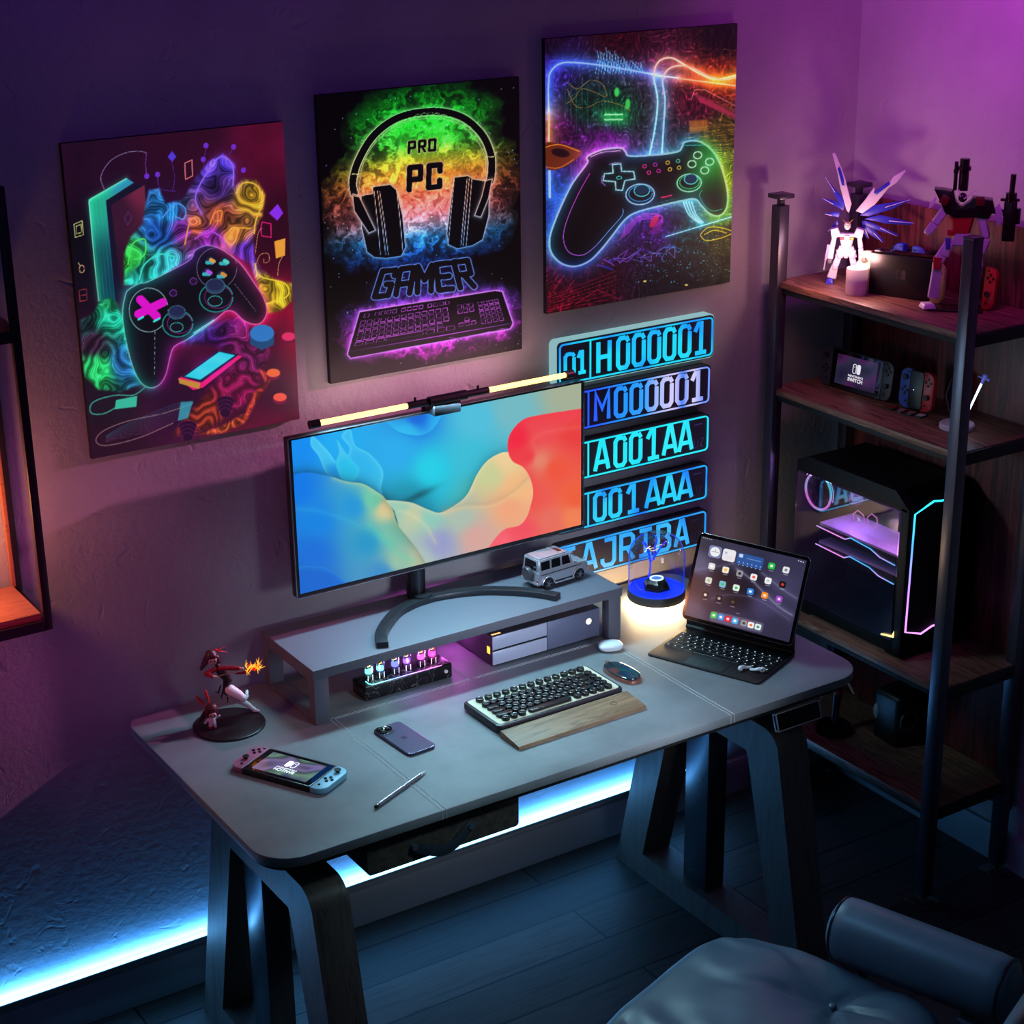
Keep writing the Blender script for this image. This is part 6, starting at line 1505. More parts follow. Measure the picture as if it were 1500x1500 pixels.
mb = MB(); mb.tube([P2(485, 445, -.026), P2(590, 362, -.030)], [.0016, .0005], 6); mb.tube([P2(455, 430, -.026), P2(440, 370, -.024)], [.0014, .0005], 6); mb.build('head_crest', M_rw, r2)
for x0, z0, z1_, w in ((472, 400, 150, .0115), (405, 400, 175, .0045)):
    mb = MB(); mb.cyl(P2(x0, z0, .012), P2(x0, z1_, .012), w, n=14); mb.cyl(P2(x0, z1_ + 60, .012), P2(x0, z1_ + 90, .012), w * 1.35, n=14); mb.build('cannon', M_rd, r2)
mb = MB(); mb.cyl(P2(868, 430, 0), P2(872, 255, 0), .0065, n=12); mb.cyl(P2(868, 470, 0), P2(868, 400, 0), .013, n=14); mb.box(P2(868, 620, 0), (.030, .024, .095), .003); mb.box(P2(860, 455, 0), (.044, .012, .006), .001)
mb.cyl(P2(920, 640, 0), P2(920, 520, 0), .010, n=14); seg(mb, P2(690, 540, 0), P2(850, 560, 0), .012, .014); mb.build('gatling_arm', M_rd, r2)
for a, b, c, m in (((330, 580), (260, 660), (200, 740), M_rl), ((660, 620), (690, 760), (660, 880), M_rl)):
    mb = MB(); seg(mb, P2(a[0] + (50 if a[0] < 480 else -40), a[1] - 90, -.004), P2(*b, -.008), .022, .020); mb.build('upper_arm', m, r2)
    mb = MB(); seg(mb, P2(*b, -.010), P2(*c, -.014), .022, .018); mb.box(P2((b[0] + c[0]) / 2, (b[1] + c[1]) / 2, -.020), (.010, .004, .007), .0008); mb.build('forearm', m, r2)
blade('shoulder_fin', M_rw, r2, [q2(*p) for p in ((205, 540), (212, 490), (250, 440), (262, 460), (240, 520))], -.01, .003)
blade('side_plate', M_rl, r2, [q2(*p) for p in ((740, 520), (775, 480), (810, 560), (800, 650), (770, 660))], -.01, .004)
blade('hip_plate', pm('robot_indigo', rgb(70, 60, 170), .35), r2, [q2(*p) for p in ((355, 760), (400, 760), (405, 850), (365, 850))], -.020, .004)

# ------------------------------------------------------------------ candle
cd_ = thing('candle', 'glowing white pillar candle at the front edge of the top shelf', 'candle', (1.331, -.296, Z1))
def candle_mat():
    m, nt, p = nodes_of('wax', .45)
    p.inputs['Base Color'].default_value = rgb(214, 190, 206); p.inputs['Subsurface Weight'].default_value = .35; p.inputs['Subsurface Radius'].default_value = (.02, .01, .01)
    tc = node(nt, 'ShaderNodeTexCoord'); sp = node(nt, 'ShaderNodeSeparateXYZ'); nt.links.new(tc.outputs['Object'], sp.inputs[0])
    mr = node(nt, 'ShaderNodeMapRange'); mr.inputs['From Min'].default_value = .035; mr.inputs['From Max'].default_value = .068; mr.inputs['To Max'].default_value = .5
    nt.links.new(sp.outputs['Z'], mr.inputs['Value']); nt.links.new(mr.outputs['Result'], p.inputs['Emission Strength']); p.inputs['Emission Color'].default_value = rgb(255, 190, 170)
    return m
mb = MB(); mb.lathe([(0, 0), (.0265, 0), (.0275, .002), (.0275, .062), (.0262, .066), (.0225, .0655), (.020, .060), (0, .059)], (0, 0, 0), 40); mb.build('wax_body', candle_mat(), cd_)
mb = MB(); mb.cyl((0, 0, .058), (0, 0, .067), .0008, n=8); mb.build('wick', M_jblk, cd_)
mb = MB(); mb.lathe([(0, 0), (.0030, .003), (.0034, .007), (.0020, .013), (0, .018)], (0, 0, .066), 16); mb.build('flame', emis('flame', (1.0, .72, .45, 1), 12.0), cd_)
point('candle_glow', (1.318, -.300, Z1 + .095), 1.1, (1.0, .50, .46), .02)
point('robot_glow', (1.335, -.215, Z1 + .120), .22, (1.0, .62, .80), .02)
point('shelf_edge_glow', (1.19, -.20, Z1 + .07), .5, (1.0, .42, .36), .03)

# ------------------------------------------------------------------ docked consoles on the top shelf
def up_frame(ex, back=.0):
    ex = Vector(ex).normalized(); ez = Vector((-abs(ex.y), -ex.x if ex.y < 0 else ex.x, 0)).normalized()
    ez = Vector((ex.y, -ex.x, 0)); ez = ez if ez.x < 0 else -ez
    up = Vector((0, 0, 1)); n = (ez * math.cos(back) + up * math.sin(back)).normalized(); u = n.cross(ex).normalized()
    u = u if u.z > 0 else -u
    return Matrix((ex, u, ex.cross(u))).transposed()
def joy(par, side, mat, loc, name='side_grip'):
    g = grip(name, par, 0, side, mat); g.location = loc; return g
dk = thing('docked_console', 'black docked handheld console with beige side grips standing behind the candle', 'console dock', (1.394, -.388, Z1), rot=up_frame((.063, -.178, 0)).to_euler())
MB().prism(rrect(.173, .104, .005, 4, 0, .053), .044, 'xy', -.036, bev=.002).build('dock', pm('dock_black', rgb(24, 22, 26), .3), dk)
MB().prism(rrect(.160, .005, .002, 3, 0, .1065), .030, 'xy', -.032).build('console_top', pm('dock_gloss', rgb(10, 8, 10), .12), dk)
dlg = MB(); dlg.ribbon(rrect(.010, .022, .004, 4, -.0065, .058), .0014, .0003, (0, 0, .0082), (1, 0, 0), (0, 1, 0), (0, 0, 1), closed=True); dlg.build('emblem', pm('emblem_dim', rgb(60, 54, 60), .3), dk)
dlg = MB(); dlg.prism(rrect(.011, .0235, .004, 4, .0075, .058), .0003, 'xy', .0082); dlg.build('emblem', pm('emblem_dim', rgb(60, 54, 60), .3), dk)
M_beige = pm('grip_beige', rgb(214, 176, 130), .4)
joy(dk, -1, M_beige, (-.100, .056, -.006)); joy(dk, 1, M_beige, (.099, .050, -.002))
dk2 = thing('docked_console', 'second black console dock half hidden behind, with a blue and a light blue side grip', 'console dock', (1.492, -.325, Z1), rot=up_frame((.02, -.2, 0)).to_euler())
MB().prism(rrect(.120, .100, .005, 4, .0, .050), .036, 'xy', -.018, bev=.002).build('dock', pm('dock_black', rgb(24, 22, 26), .3), dk2)
joy(dk2, -1, pm('grip_blue', rgb(40, 56, 200), .4), (-.022, .064, .020)); joy(dk2, 1, pm('grip_cyan', rgb(92, 160, 220), .4), (.038, .062, .020))
gr_ = thing('side_controller', 'red side controller leaning upright behind the dark robot near the shelf corner', 'controller', (1.480, -.604, Z1 + .0515), rot=up_frame((.1, -.99, 0), .08).to_euler())
grip('shell', gr_, 0, 1, pm('grip_red', rgb(190, 36, 48), .4))

# ------------------------------------------------------------------ second shelf
handheld('handheld console with dark grey side grips propped upright on the second shelf', (1.420, -.232, Z2 + .052), up_frame((.088, -.96, 0), .13).to_euler(), pm('grip_grey', rgb(66, 64, 70), .45), pm('grip_grey', rgb(66, 64, 70), .45),
         screen_mat('shelf_console_screen', [(.3, rgb(34, 30, 60)), (.45, rgb(60, 56, 90)), (.55, rgb(90, 40, 100)), (.7, rgb(30, 24, 50))], .5))
jg = thing('controller_grip', 'half blue, half red controller in a holder standing on the second shelf', 'controller', (1.436, -.432, Z2 + .0525), rot=up_frame((.1, -.96, 0), .08).to_euler())
MB().prism(rrect(.044, .098, .008, 5), .020, 'xy', -.004, bev=.002).build('centre_holder', pm('holder_black', rgb(26, 26, 34), .4), jg)
joy(jg, -1, pm('grip_steelblue', rgb(60, 90, 170), .4), (-.0355, 0, 0)); joy(jg, 1, pm('grip_red', rgb(190, 36, 48), .4), (.0355, 0, 0))
for x in (-.006,):
    l_ = MB(); l_.box((x, .0, .0163), (.002, .002, .0006)); l_.build('status_light', emis('status', rgb(220, 225, 255), 1.5), jg)
for k, (x, y) in enumerate(((1.3860, -.3890), (1.3905, -.4185), (1.3950, -.4480), (1.3995, -.4775))):
    c = thing('game_card', ['small game card with a dark red label on the second shelf, nearest the upright console', 'second small game card from the upright console, pink label', 'third small game card from the upright console, pink and grey label', 'small game card nearest the white round stand, pale label'][k], 'game card', (x, y, Z2), math.radians(-80), group='game cards in a row on the second shelf')
    MB().box((0, 0, .0018), (.0215, .031, .0034), .0005).build('card', M_shell, c)
    MB().box((0, .001, .00365), (.0185, .021, .0003)).build('card_label', pm('card_label_%d' % k, (rgb(150, 30, 50), rgb(200, 90, 110), rgb(170, 100, 120), rgb(200, 190, 200))[k], .4), c)
sw = thing('sword_ornament', 'glowing white sword standing on a round white stand with thin blue ribbons', 'ornament', (1.402, -.597, Z2))
mb = MB(); mb.lathe([(0, 0), (.040, 0), (.043, .002), (.043, .011), (.040, .014), (0, .014)], (0, 0, 0), 44); mb.build('round_stand', pm('stand_pinkwhite', rgb(200, 170, 186), .4), sw)
t0, t1 = Vector((.012, -.008, .014)), Vector((.026, -.044, .120))
MB().tube([t0, t1], [.0022, .0030], 10).build('glowing_blade', emis('blade_light', rgb(200, 220, 255), 3.0), sw)
mb = MB(); mb.tube([t1, t1 + Vector((.003, -.008, .022))], [.0034, .0060], 8); mb.tube([t1 + Vector((-.004, .010, .016)), t1 + Vector((.004, -.020, .012))], [.0012, .0040], 8); mb.build('hilt', pm('hilt_lilac', rgb(120, 100, 160), .3, .4, em=rgb(90, 110, 220), es=.25), sw)
mb = MB()
for k in range(6):
    _q = random.Random(k); a = Vector((.014, -.012 + .004 * k, .03 + .012 * k)); mb.tube(crom([tuple(a), tuple(a + Vector((.004, _q.uniform(-.02, .02), .016))), tuple(a + Vector((.002, _q.uniform(-.03, .03), -.012)))], 5), .0006, 5)
mb.build('ribbon', pm('ribbon_blue', rgb(60, 80, 200), .3, em=rgb(60, 80, 230), es=.3), sw)
mb = MB(); mb.tube([(.0, .020, .014), (-.004, .040, .075), (.0, .028, .120)], [.0010, .0016, .0008], 8); mb.build('support_rod', pm('rod_dark', rgb(70, 50, 70), .3), sw)
point('sword_glow', (1.385, -.66, Z2 + .10), .06, (.5, .6, 1.0), .01)

# ------------------------------------------------------------------ computer tower
pc = thing('computer_tower', 'black computer tower with glass side, glowing ring fan and cyan to violet light trim', 'computer', (1.395, -.36, Z3))
p0 = (-1.395, .36, -Z3)
M_pc = pm('tower_black', rgb(13, 12, 15), .55, .0, spec=.3)
X0_, X1_, Y0_, Y1_, ZB, ZT = 1.292, 1.500, -.565, -.150, Z3 + .012, 1.052
mb = MB(); mb.box2((X0_ + .004, Y0_ + .006, ZB), (X1_, Y1_, ZB + .035), .002); mb.build('base_plinth', M_pc, pc, loc=p0)
mb = MB(); mb.prism([(Y1_, ZT - .012), (Y1_ - .04, ZT + .008), (Y0_ + .05, ZT + .008), (Y0_ + .004, ZT - .030), (Y0_ + .004, ZT - .040), (Y1_, ZT - .040)], X1_ - X0_, 'yz', X0_, bev=.002); mb.build('top_cover', M_pc, pc, loc=p0)
mb = MB(); mb.box2((X1_ - .006, Y0_ + .01, ZB + .03), (X1_, Y1_, ZT - .03)); mb.box2((X0_, Y1_ - .006, ZB + .03), (X1_, Y1_, ZT - .03)); mb.box2((X1_ - .02, Y0_ + .03, ZB + .03), (X1_ - .012, Y1_ - .01, ZT - .05)); mb.build('inner_wall', pm('inner_black', rgb(26, 22, 34), .5, .2), pc, loc=p0)
mb = MB(); mb.box2((X0_, Y0_, ZB), (X1_, Y0_ + .030, ZT - .028), .004); mb.build('front_panel', M_pc, pc, loc=p0)
for x in (1.32, 1.47):
    for y in (-.52, -.19): f = MB(); f.box2((x - .015, y - .02, Z3), (x + .015, y + .02, ZB + .002)); f.build('foot', M_rub, pc, loc=p0)
MB().box2((X0_ - .003, Y0_ + .032, ZB + .037), (X0_, Y1_ - .002, ZT - .042), .0004).build('glass_side', thin_glass('tower_glass', (.85, .82, .88, 1), .15, .5), pc, loc=p0, smooth=None)
def trim_mat():
    m, nt, p = nodes_of('light_trim', .3); tc = node(nt, 'ShaderNodeTexCoord'); sp = node(nt, 'ShaderNodeSeparateXYZ'); nt.links.new(tc.outputs['Object'], sp.inputs[0])
    mr = node(nt, 'ShaderNodeMapRange'); mr.inputs['From Min'].default_value = .67; mr.inputs['From Max'].default_value = 1.03; nt.links.new(sp.outputs['Z'], mr.inputs['Value'])
    r = ramp(nt, [(0, rgb(235, 150, 250)), (.35, rgb(190, 130, 255)), (.7, rgb(70, 160, 255)), (1, rgb(40, 220, 250))]); nt.links.new(mr.outputs['Result'], r.inputs['Fac']); nt.links.new(r.outputs['Color'], p.inputs['Emission Color']); p.inputs['Emission Strength'].default_value = 1.8
    return m
M_trim = trim_mat()
mb = MB(); mb.tube([(1.455, -.5655, 1.022), (1.400, -.5655, 1.026), (1.376, -.5655, 1.030), (1.312, -.5655, 1.008), (1.306, -.5655, .690), (1.362, -.5655, .672), (1.400, -.5655, .684), (1.470, -.5655, .684)], .0026, 8)
mb.build('light_trim', M_trim, pc, loc=p0)
# what glows inside
def inside_ring(name, c, r, mat, a0=0, a1=2 * PI, w=.0032, x=None, n=40):
    mb = MB(); cl = abs(a1 - a0 - 2 * PI) < .01
    mb.tube([(c[0], c[1] + r * math.cos(t), c[2] + r * math.sin(t)) for t in np.linspace(a0, a1, n, endpoint=not cl)], w, 8, closed=cl); return mb.build(name, mat, pc, loc=p0)
M_fan1 = neon_mat('fan_glow', rgb(60, 220, 240), rgb(240, 130, 240), 1.4, scale=1.6)
inside_ring('fan_ring', (1.318, -.208, .962), .049, M_fan1)
inside_ring('fan_ring_outer', (1.318, -.208, .962), .058, M_fan1, .6, 1.5, .0012); inside_ring('fan_ring_outer', (1.318, -.208, .962), .058, M_fan1, 2.2, 3.4, .0012)
mb = MB(); mb.lathe([(0, -.004), (.012, -.004), (.012, .004), (0, .004)], (1.330, -.208, .962), 18, axis='x')
for k in range(9):
    t = 2 * PI * k / 9; mb.box((1.332, -.208 + .028 * math.cos(t), .962 + .028 * math.sin(t)), (.003, .036, .016), rot=Euler((t, 0, 0)))
mb.build('fan_blades', pm('fan_grey', rgb(30, 26, 40), .4), pc, loc=p0)
for (y, z, r) in ((-.352, .925, .024), (-.402, .935, .020)):
    mb = MB(); mb.tube([(1.330, y + r * math.cos(t), z + r * math.sin(t)) for t in np.linspace(.3, .3 + 2 * PI, 6, endpoint=False)], .0014, 6, closed=True); mb.build('cooler_light', emis('cooler_pink', rgb(240, 150, 230), 1.2), pc, loc=p0)
mb = MB(); mb.box((1.330, -.352, .925), (.002, .014, .003), rot=Euler((.6, 0, 0))); mb.box((1.330, -.352, .925), (.002, .003, .010), rot=Euler((.6, 0, 0))); mb.build('cooler_mark', emis('cooler_white', rgb(240, 220, 250), 1.2), pc, loc=p0)
M_card = pm('card_shroud', rgb(190, 170, 205), .45, .2)
for z in (.870, .818):
    mb = MB(); mb.prism([(-.215, 0), (-.515, 0), (-.515, .007), (-.215, .007)], .120, 'yz', 1.322, bev=.001); g = mb.build('graphics_card', M_card, pc, loc=(p0[0], p0[1], p0[2] + z))
    mb = MB(); mb.box2((1.322, -.515, -.022), (1.440, -.215, -.001), .001); mb.build('card_body', pm('card_dark', rgb(22, 20, 26), .4), g)
    mb = MB(); mb.tube([(1.3205, -.205, -.006), (1.3205, -.315, -.010), (1.3205, -.335, .000), (1.3205, -.410, -.006), (1.3205, -.445, -.018), (1.3205, -.500, -.022)], .0016, 6); mb.build('card_light', neon_mat('card_glow%d' % int(z * 1000), rgb(80, 190, 255), rgb(245, 150, 240), 2.4, scale=.9), g)
    for k in range(8):
        pass
point('tower_violet', (1.36, -.30, .960), 1.5, (.55, .30, 1.0), .02); point('tower_pink', (1.34, -.47, .940), .5, (.9, .4, 1.0), .02)
ac = MB(); ac.prism([(-.500, .664), (-.545, .672), (-.545, .690), (-.538, .676), (-.500, .668)], .002, 'yz', 1.286); ac.build('badge', emis('badge_gold', rgb(255, 225, 150), 1.4), pc, loc=p0)

# ------------------------------------------------------------------ lower shelf: standing figurine and round speaker
M_skin = pm('figure_skin', rgb(206, 160, 150), .45); M_fdark = pm('figure_dark', rgb(36, 24, 40), .4); M_fred = pm('figure_red', rgb(120, 26, 40), .4)
f3 = thing('standing_figurine', 'slender figurine in dark tights holding a long staff on a round black base', 'figurine', (1.352, -.278, Z4), math.radians(-45))
mb = MB(); mb.lathe([(0, 0), (.046, 0), (.050, .004), (.050, .016), (.046, .021), (.040, .0225), (.034, .020), (0, .020)], (0, 0, 0), 48); mb.build('round_base', pm('base_gloss', rgb(12, 12, 16), .12), f3)
blob('legs', [((-.003, 0, .022), (.0, 0, .075), .005, .0065), ((.0, 0, .075), (.004, 0, .125), .0065, .0105), ((.006, -.002, .022), (.008, 0, .078), .005, .0065), ((.008, 0, .078), (.010, 0, .125), .0065, .0105)], .0016, M_fdark, f3)
blob('torso', [((.007, 0, .120), (.007, 0, .136), .014, .012), ((.007, 0, .136), (.010, 0, .172), .010, .014), ((.010, 0, .176), (.009, 0, .192), .006, .0045)], .0016, M_fred, f3)
blob('head', [((.006, -.002, .204), (.006, -.002, .208), .0105, .011)], .0015, M_skin, f3)
blob('hair', [((.008, .004, .209), (.009, .003, .211), .0115, .012), ((.014, .008, .205), (.022, .010, .165), .007, .003)], .0015, M_fdark, f3)
blob('arm', [((.000, 0, .176), (-.014, -.004, .152), .0045, .004), ((-.014, -.004, .152), (-.026, -.010, .130), .004, .003)], .0014, M_skin, f3)
blob('arm', [((.020, 0, .176), (.034, -.004, .150), .0045, .004), ((.034, -.004, .150), (.050, -.008, .122), .004, .003)], .0014, M_skin, f3)
mb = MB(); mb.tube([(.022, -.004, .172), (.078, -.012, .062)], .0016, 8); mb.ell((.080, -.012, .058), (.004, .004, .004), 10); mb.build('staff', pm('staff', rgb(110, 80, 80), .3, .4), f3)
mb = MB(); mb.tube([(-.026, -.010, .130), (-.046, -.014, .082)], .0012, 8); mb.build('ribbon_tail', M_skin, f3)
spk = thing('round_speaker', 'dark speaker cube with a pale oval side disc at the back of the lower shelf', 'speaker', (1.452, -.405, Z4), 0)
mb = MB(); mb.box((.02, 0, .075), (.110, .100, .150), .016, seg=4); mb.build('speaker_body', pm('speaker_black', rgb(18, 18, 20), .4), spk)
mb = MB(); mb.ell((-.0355, .034, .082), (.003, .010, .022), 18); mb.build('oval_disc', pm('oval_pale', rgb(130, 128, 130), .4), spk)
mb = MB(); mb.lathe([(.020, 0), (.032, -.003), (.034, 0)], (.005, -.0495, .075), 32, axis='y'); mb.build('driver_ring', M_grey, spk)
# ------------------------------------------------------------------ archer figurine with small companion doll
fg = thing('archer_figurine', 'archer figurine in red drawing a flaming bow beside a small doll', 'figurine', (-.3790, -.1780, DZ), math.radians(-23))
M_fb = pm('figure_base', rgb(40, 20, 28), .35); M_hair = pm('figure_hair', rgb(74, 20, 32), .45); M_cloth = pm('figure_cloth', rgb(140, 20, 34), .4); M_stk = pm('stocking', rgb(232, 216, 222), .4); M_brown = pm('figure_brown', rgb(46, 20, 30), .45)
mb = MB(); mb.lathe([(0, 0), (.076, 0), (.080, .002), (.080, .0045), (.077, .006), (0, .006)], (0, 0, 0), 60); mb.build('base', M_fb, fg)
zy = .006
blob('body', [((.004, .026, .100), (.000, .030, .082), .0105, .0085), ((.000, .030, .082), (.004, .031, .070), .0085, .0125), ((.002, .028, .106), (-.008, .026, .122), .011, .0125), ((-.008, .026, .126), (-.018, .024, .140), .006, .005)], .0014, M_brown, fg)
# stockinged legs: one planted far to the right, the other bent
blob('leg', [((.008, .030, .068), (.026, .036, .045), .0125, .0090), ((.026, .036, .045), (.048, .044, .022), .0088, .0056), ((.048, .044, .020), (.058, .044, .0125), .0056, .0048), ((.056, .044, .0105), (.068, .040, .0095), .0045, .0036)], .0014, M_stk, fg)
blob('leg', [((.008, .022, .076), (.026, .014, .066), .0125, .0105), ((.026, .014, .066), (.034, .012, .058), .0100, .0088), ((.034, .014, .056), (.042, .032, .052), .0082, .0058), ((.042, .034, .052), (.044, .046, .058), .0050, .0040)], .0014, M_stk, fg)
mb = MB(); mb.tube([(.026, .022 + .0096 * math.cos(t) * 0 + .014 * math.cos(t) * .75, .058 + .0105 * math.sin(t)) for t in np.linspace(0, 2 * PI, 14, endpoint=False)], .0012, 6, closed=True)
mb.build('garter', M_brown, fg)
blob('head', [((-.026, .022, .152), (-.026, .021, .156), .0115, .0125)], .0013, M_skin, fg)
blob('hair', [((-.028, .025, .159), (-.028, .023, .163), .0152, .0140), ((-.032, .014, .164), (-.022, .014, .164), .0055, .0055), ((-.038, .020, .158), (-.040, .018, .146), .006, .0035), ((-.016, .020, .158), (-.014, .018, .147), .006, .0035), ((-.038, .030, .152), (-.052, .034, .128), .0090, .0040), ((-.018, .032, .150), (-.010, .038, .138), .0060, .0030)], .0014, M_hair, fg)
mb = MB(); mb.ell((-.030, .0096, .154), (.0016, .0008, .0024), 8); mb.ell((-.021, .0096, .154), (.0016, .0008, .0024), 8); mb.build('eyes', M_jblk, fg)
mb = MB()
for s, L in ((.3, .024), (-.25, .026)): mb.tube([(-.018, .028, .172), (-.018 + L, .028, .172 + L * s)], [.0035, .0006], 8, flat=.35)
mb.ell((-.018, .028, .172), (.0035, .0030, .0035), 10); mb.build('hair_ribbon', pm('ribbon_red', rgb(200, 14, 30), .4), fg)
blob('bow_arm', [((-.012, .020, .132), (.010, .012, .134), .0060, .0052), ((.010, .012, .134), (.030, .006, .134), .0058, .0048)], .0013, M_cloth, fg)
blob('hand', [((.030, .006, .134), (.038, .004, .134), .0038, .0034)], .0011, M_skin, fg)
blob('drawing_arm', [((-.022, .020, .130), (-.042, .014, .124), .0060, .0054), ((-.042, .014, .124), (-.028, .004, .120), .0056, .0044)], .0013, M_cloth, fg)
blob('hand', [((-.026, .003, .120), (-.020, .002, .120), .0036, .0032)], .0011, M_skin, fg)
mb = MB(); mb.tube([(-.020, .002, .120), (.040, .003, .133)], .0011, 8); mb.build('arrow', pm('arrow_gold', rgb(190, 140, 100), .3, .5), fg)
mb = MB(); mb.tube(crom([(.020, .002, .124), (.045, .002, .126), (.064, .004, .134), (.080, .006, .138)], 5), [.0008, .0016, .0026, .003, .0036, .0036, .0036, .0034, .0032, .003, .0026, .0022, .0018, .0014, .0010, .0006][:16], 8); mb.build('bow', pm('bow_red', rgb(130, 14, 20), .3), fg)
mb = MB(); _q = random.Random(4)
for k in range(38):
    a = Vector((_q.uniform(.042, .076), _q.uniform(-.002, .008), _q.uniform(.131, .140))); d = Vector((_q.uniform(-.3, 1.0), _q.uniform(-.5, .5), _q.uniform(-.7, .9))).normalized() * _q.uniform(.009, .021)
    mb.tube([a, a + d], [.0014, .0003], 5)
mb.build('flame_burst', pm('flame_yellow', rgb(250, 200, 60), .4, em=rgb(250, 170, 40), es=1.0), fg)
mb = MB()
for k in range(10):
    a = Vector((_q.uniform(.050, .072), _q.uniform(-.002, .008), _q.uniform(.128, .142))); d = Vector((_q.uniform(-.6, .8), 0, _q.uniform(-1, 1))).normalized() * _q.uniform(.006, .012)
    mb.tube([a, a + d], [.0022, .0004], 5)
mb.build('flame_burst', pm('flame_red', rgb(220, 40, 10), .4, em=rgb(230, 40, 10), es=.7), fg)
mb = MB()
for x0, x1, z1_ in ((-.004, -.014, .052), (.004, .000, .040), (-.012, -.026, .070)): mb.tube([(x0, .034, .084), ((x0 + x1) / 2, .034, .066), (x1, .033, z1_)], [.004, .0065, .0030], 10, flat=.35)
mb.build('coat_tail', M_brown, fg)
# companion doll
dl = blob('doll', [((-.036, -.016, .020), (-.036, -.016, .030), .0085, .0075), ((-.041, -.018, .010), (-.040, -.017, .020), .0040, .0044), ((-.031, -.018, .010), (-.032, -.017, .020), .0040, .0044), ((-.046, -.014, .026), (-.052, -.018, .020), .0030, .0028), ((-.028, -.014, .028), (-.020, -.016, .034), .0030, .0028)], .0012, M_stk, fg)
h = blob('doll_head', [((-.038, -.015, .045), (-.036, -.014, .050), .0140, .0150)], .0013, M_hair, dl)
mb = MB(); mb.ell((-.034, -.0265, .0415), (.0090, .0045, .0070), 16); mb.build('doll_face', M_skin, dl)
mb = MB(); mb.ell((-.0385, -.0308, .0420), (.0014, .0007, .0020), 8); mb.ell((-.0300, -.0308, .0420), (.0014, .0007, .0020), 8); mb.build('doll_eyes', M_jblk, dl)
for c, t, m in (((-.050, -.010, .058), (-.068, -.008, .082), M_cloth), ((-.040, -.006, .062), (-.046, -.002, .094), M_cloth)):
    c, t = Vector(c), Vector(t); mb = MB(); mb.tube([c, c.lerp(t, .35), c.lerp(t, .8), t], [.0022, .0048, .0052, .0016], 12, flat=.6); mb.build('doll_ear', pm('ear_red', rgb(180, 20, 34), .4), dl)
for x in (-.041, -.031): mb = MB(); mb.ell((x, -.020, .0085), (.0042, .0055, .0034), 10); mb.build('doll_shoe', M_cloth, dl)
mb = MB(); mb.tube([(-.050, -.008, .040), (-.060, -.004, .024), (-.066, 0, .012)], [.006, .0045, .001], 8); mb.build('doll_hair_tail', M_hair, dl)

# ------------------------------------------------------------------ wall shelf at the left edge
ws = thing('wall_shelf', 'dark framed wall shelf with warm lit wooden boards at the left edge', 'shelf', (-1.10, -.10, 1.09))
w0 = (1.10, .10, -1.09)
M_wframe = pm('wall_shelf_frame', rgb(46, 34, 44), .4, .3)
for y in (-.200, -.016):
    for x in (-.772, -1.432):
        MB().box2((x, y, 1.088), (x + .017, y + .016, 1.992), .001).build('post', M_wframe, ws, loc=w0)
for z in (1.100, 1.705, 1.975):
    mb = MB(); mb.box2((-1.415, -.200, z - .012), (-.772, -.190, z + .010)); mb.box2((-1.415, -.012, z - .012), (-.772, -.002, z + .010)); mb.build('rail', M_wframe, ws, loc=w0)
    mb = MB(); mb.box2((-.770, -.186, z - .012), (-.758, -.014, z + .010)); mb.build('side_rail', M_wframe, ws, loc=w0)
for z in (1.112, 1.722): MB().box2((-1.412, -.189, z - .010), (-.774, -.013, z + .012), .001).build('shelf_board', M_ltwood, ws, loc=w0)
MB().box2((-.7835, -.185, 1.125), (-.7735, -.016, 1.700)).build('side_strip', M_ltwood, ws, loc=w0) if False else None
MB().box2((-.776, -.0165, 1.122), (-.768, -.004, 1.700), .0005).build('lit_edge_strip', M_ltwood, ws, loc=w0)
point('shelf_warm', (-.95, -.10, 1.30), 4.0, (1.0, .36, .16), .04)

# ------------------------------------------------------------------ lounge chair
def leather():
    m, nt, p = nodes_of('leather_slate', .42)
    p.inputs['Specular IOR Level'].default_value = .45
    tc = node(nt, 'ShaderNodeTexCoord'); n = node(nt, 'ShaderNodeTexVoronoi', Scale=420.0); n2 = node(nt, 'ShaderNodeTexNoise', Scale=4.0, Detail=4.0)
    for q in (n, n2): nt.links.new(tc.outputs['Object'], q.inputs['Vector'])
    r = ramp(nt, [(.3, rgb(60, 78, 94)), (.7, rgb(86, 106, 122))]); nt.links.new(n2.outputs['Fac'], r.inputs['Fac']); nt.links.new(r.outputs['Color'], p.inputs['Base Color'])
    b = node(nt, 'ShaderNodeBump', Strength=.10, Distance=.0006); nt.links.new(n.outputs['Distance'], b.inputs['Height']); nt.links.new(b.outputs['Normal'], p.inputs['Normal'])
    return m
M_lea = leather(); M_pipe = pm('piping', rgb(20, 24, 28), .3); M_cshell = pm('chair_shell', rgb(34, 38, 44), .3)
CO = Vector((.287, -1.10, 0)); CA = math.atan2(-.949, .315)
ch = thing('lounge_chair', 'slate blue tufted leather lounge chair with padded armrests facing the desk', 'chair', CO, rot=(0, 0, CA))
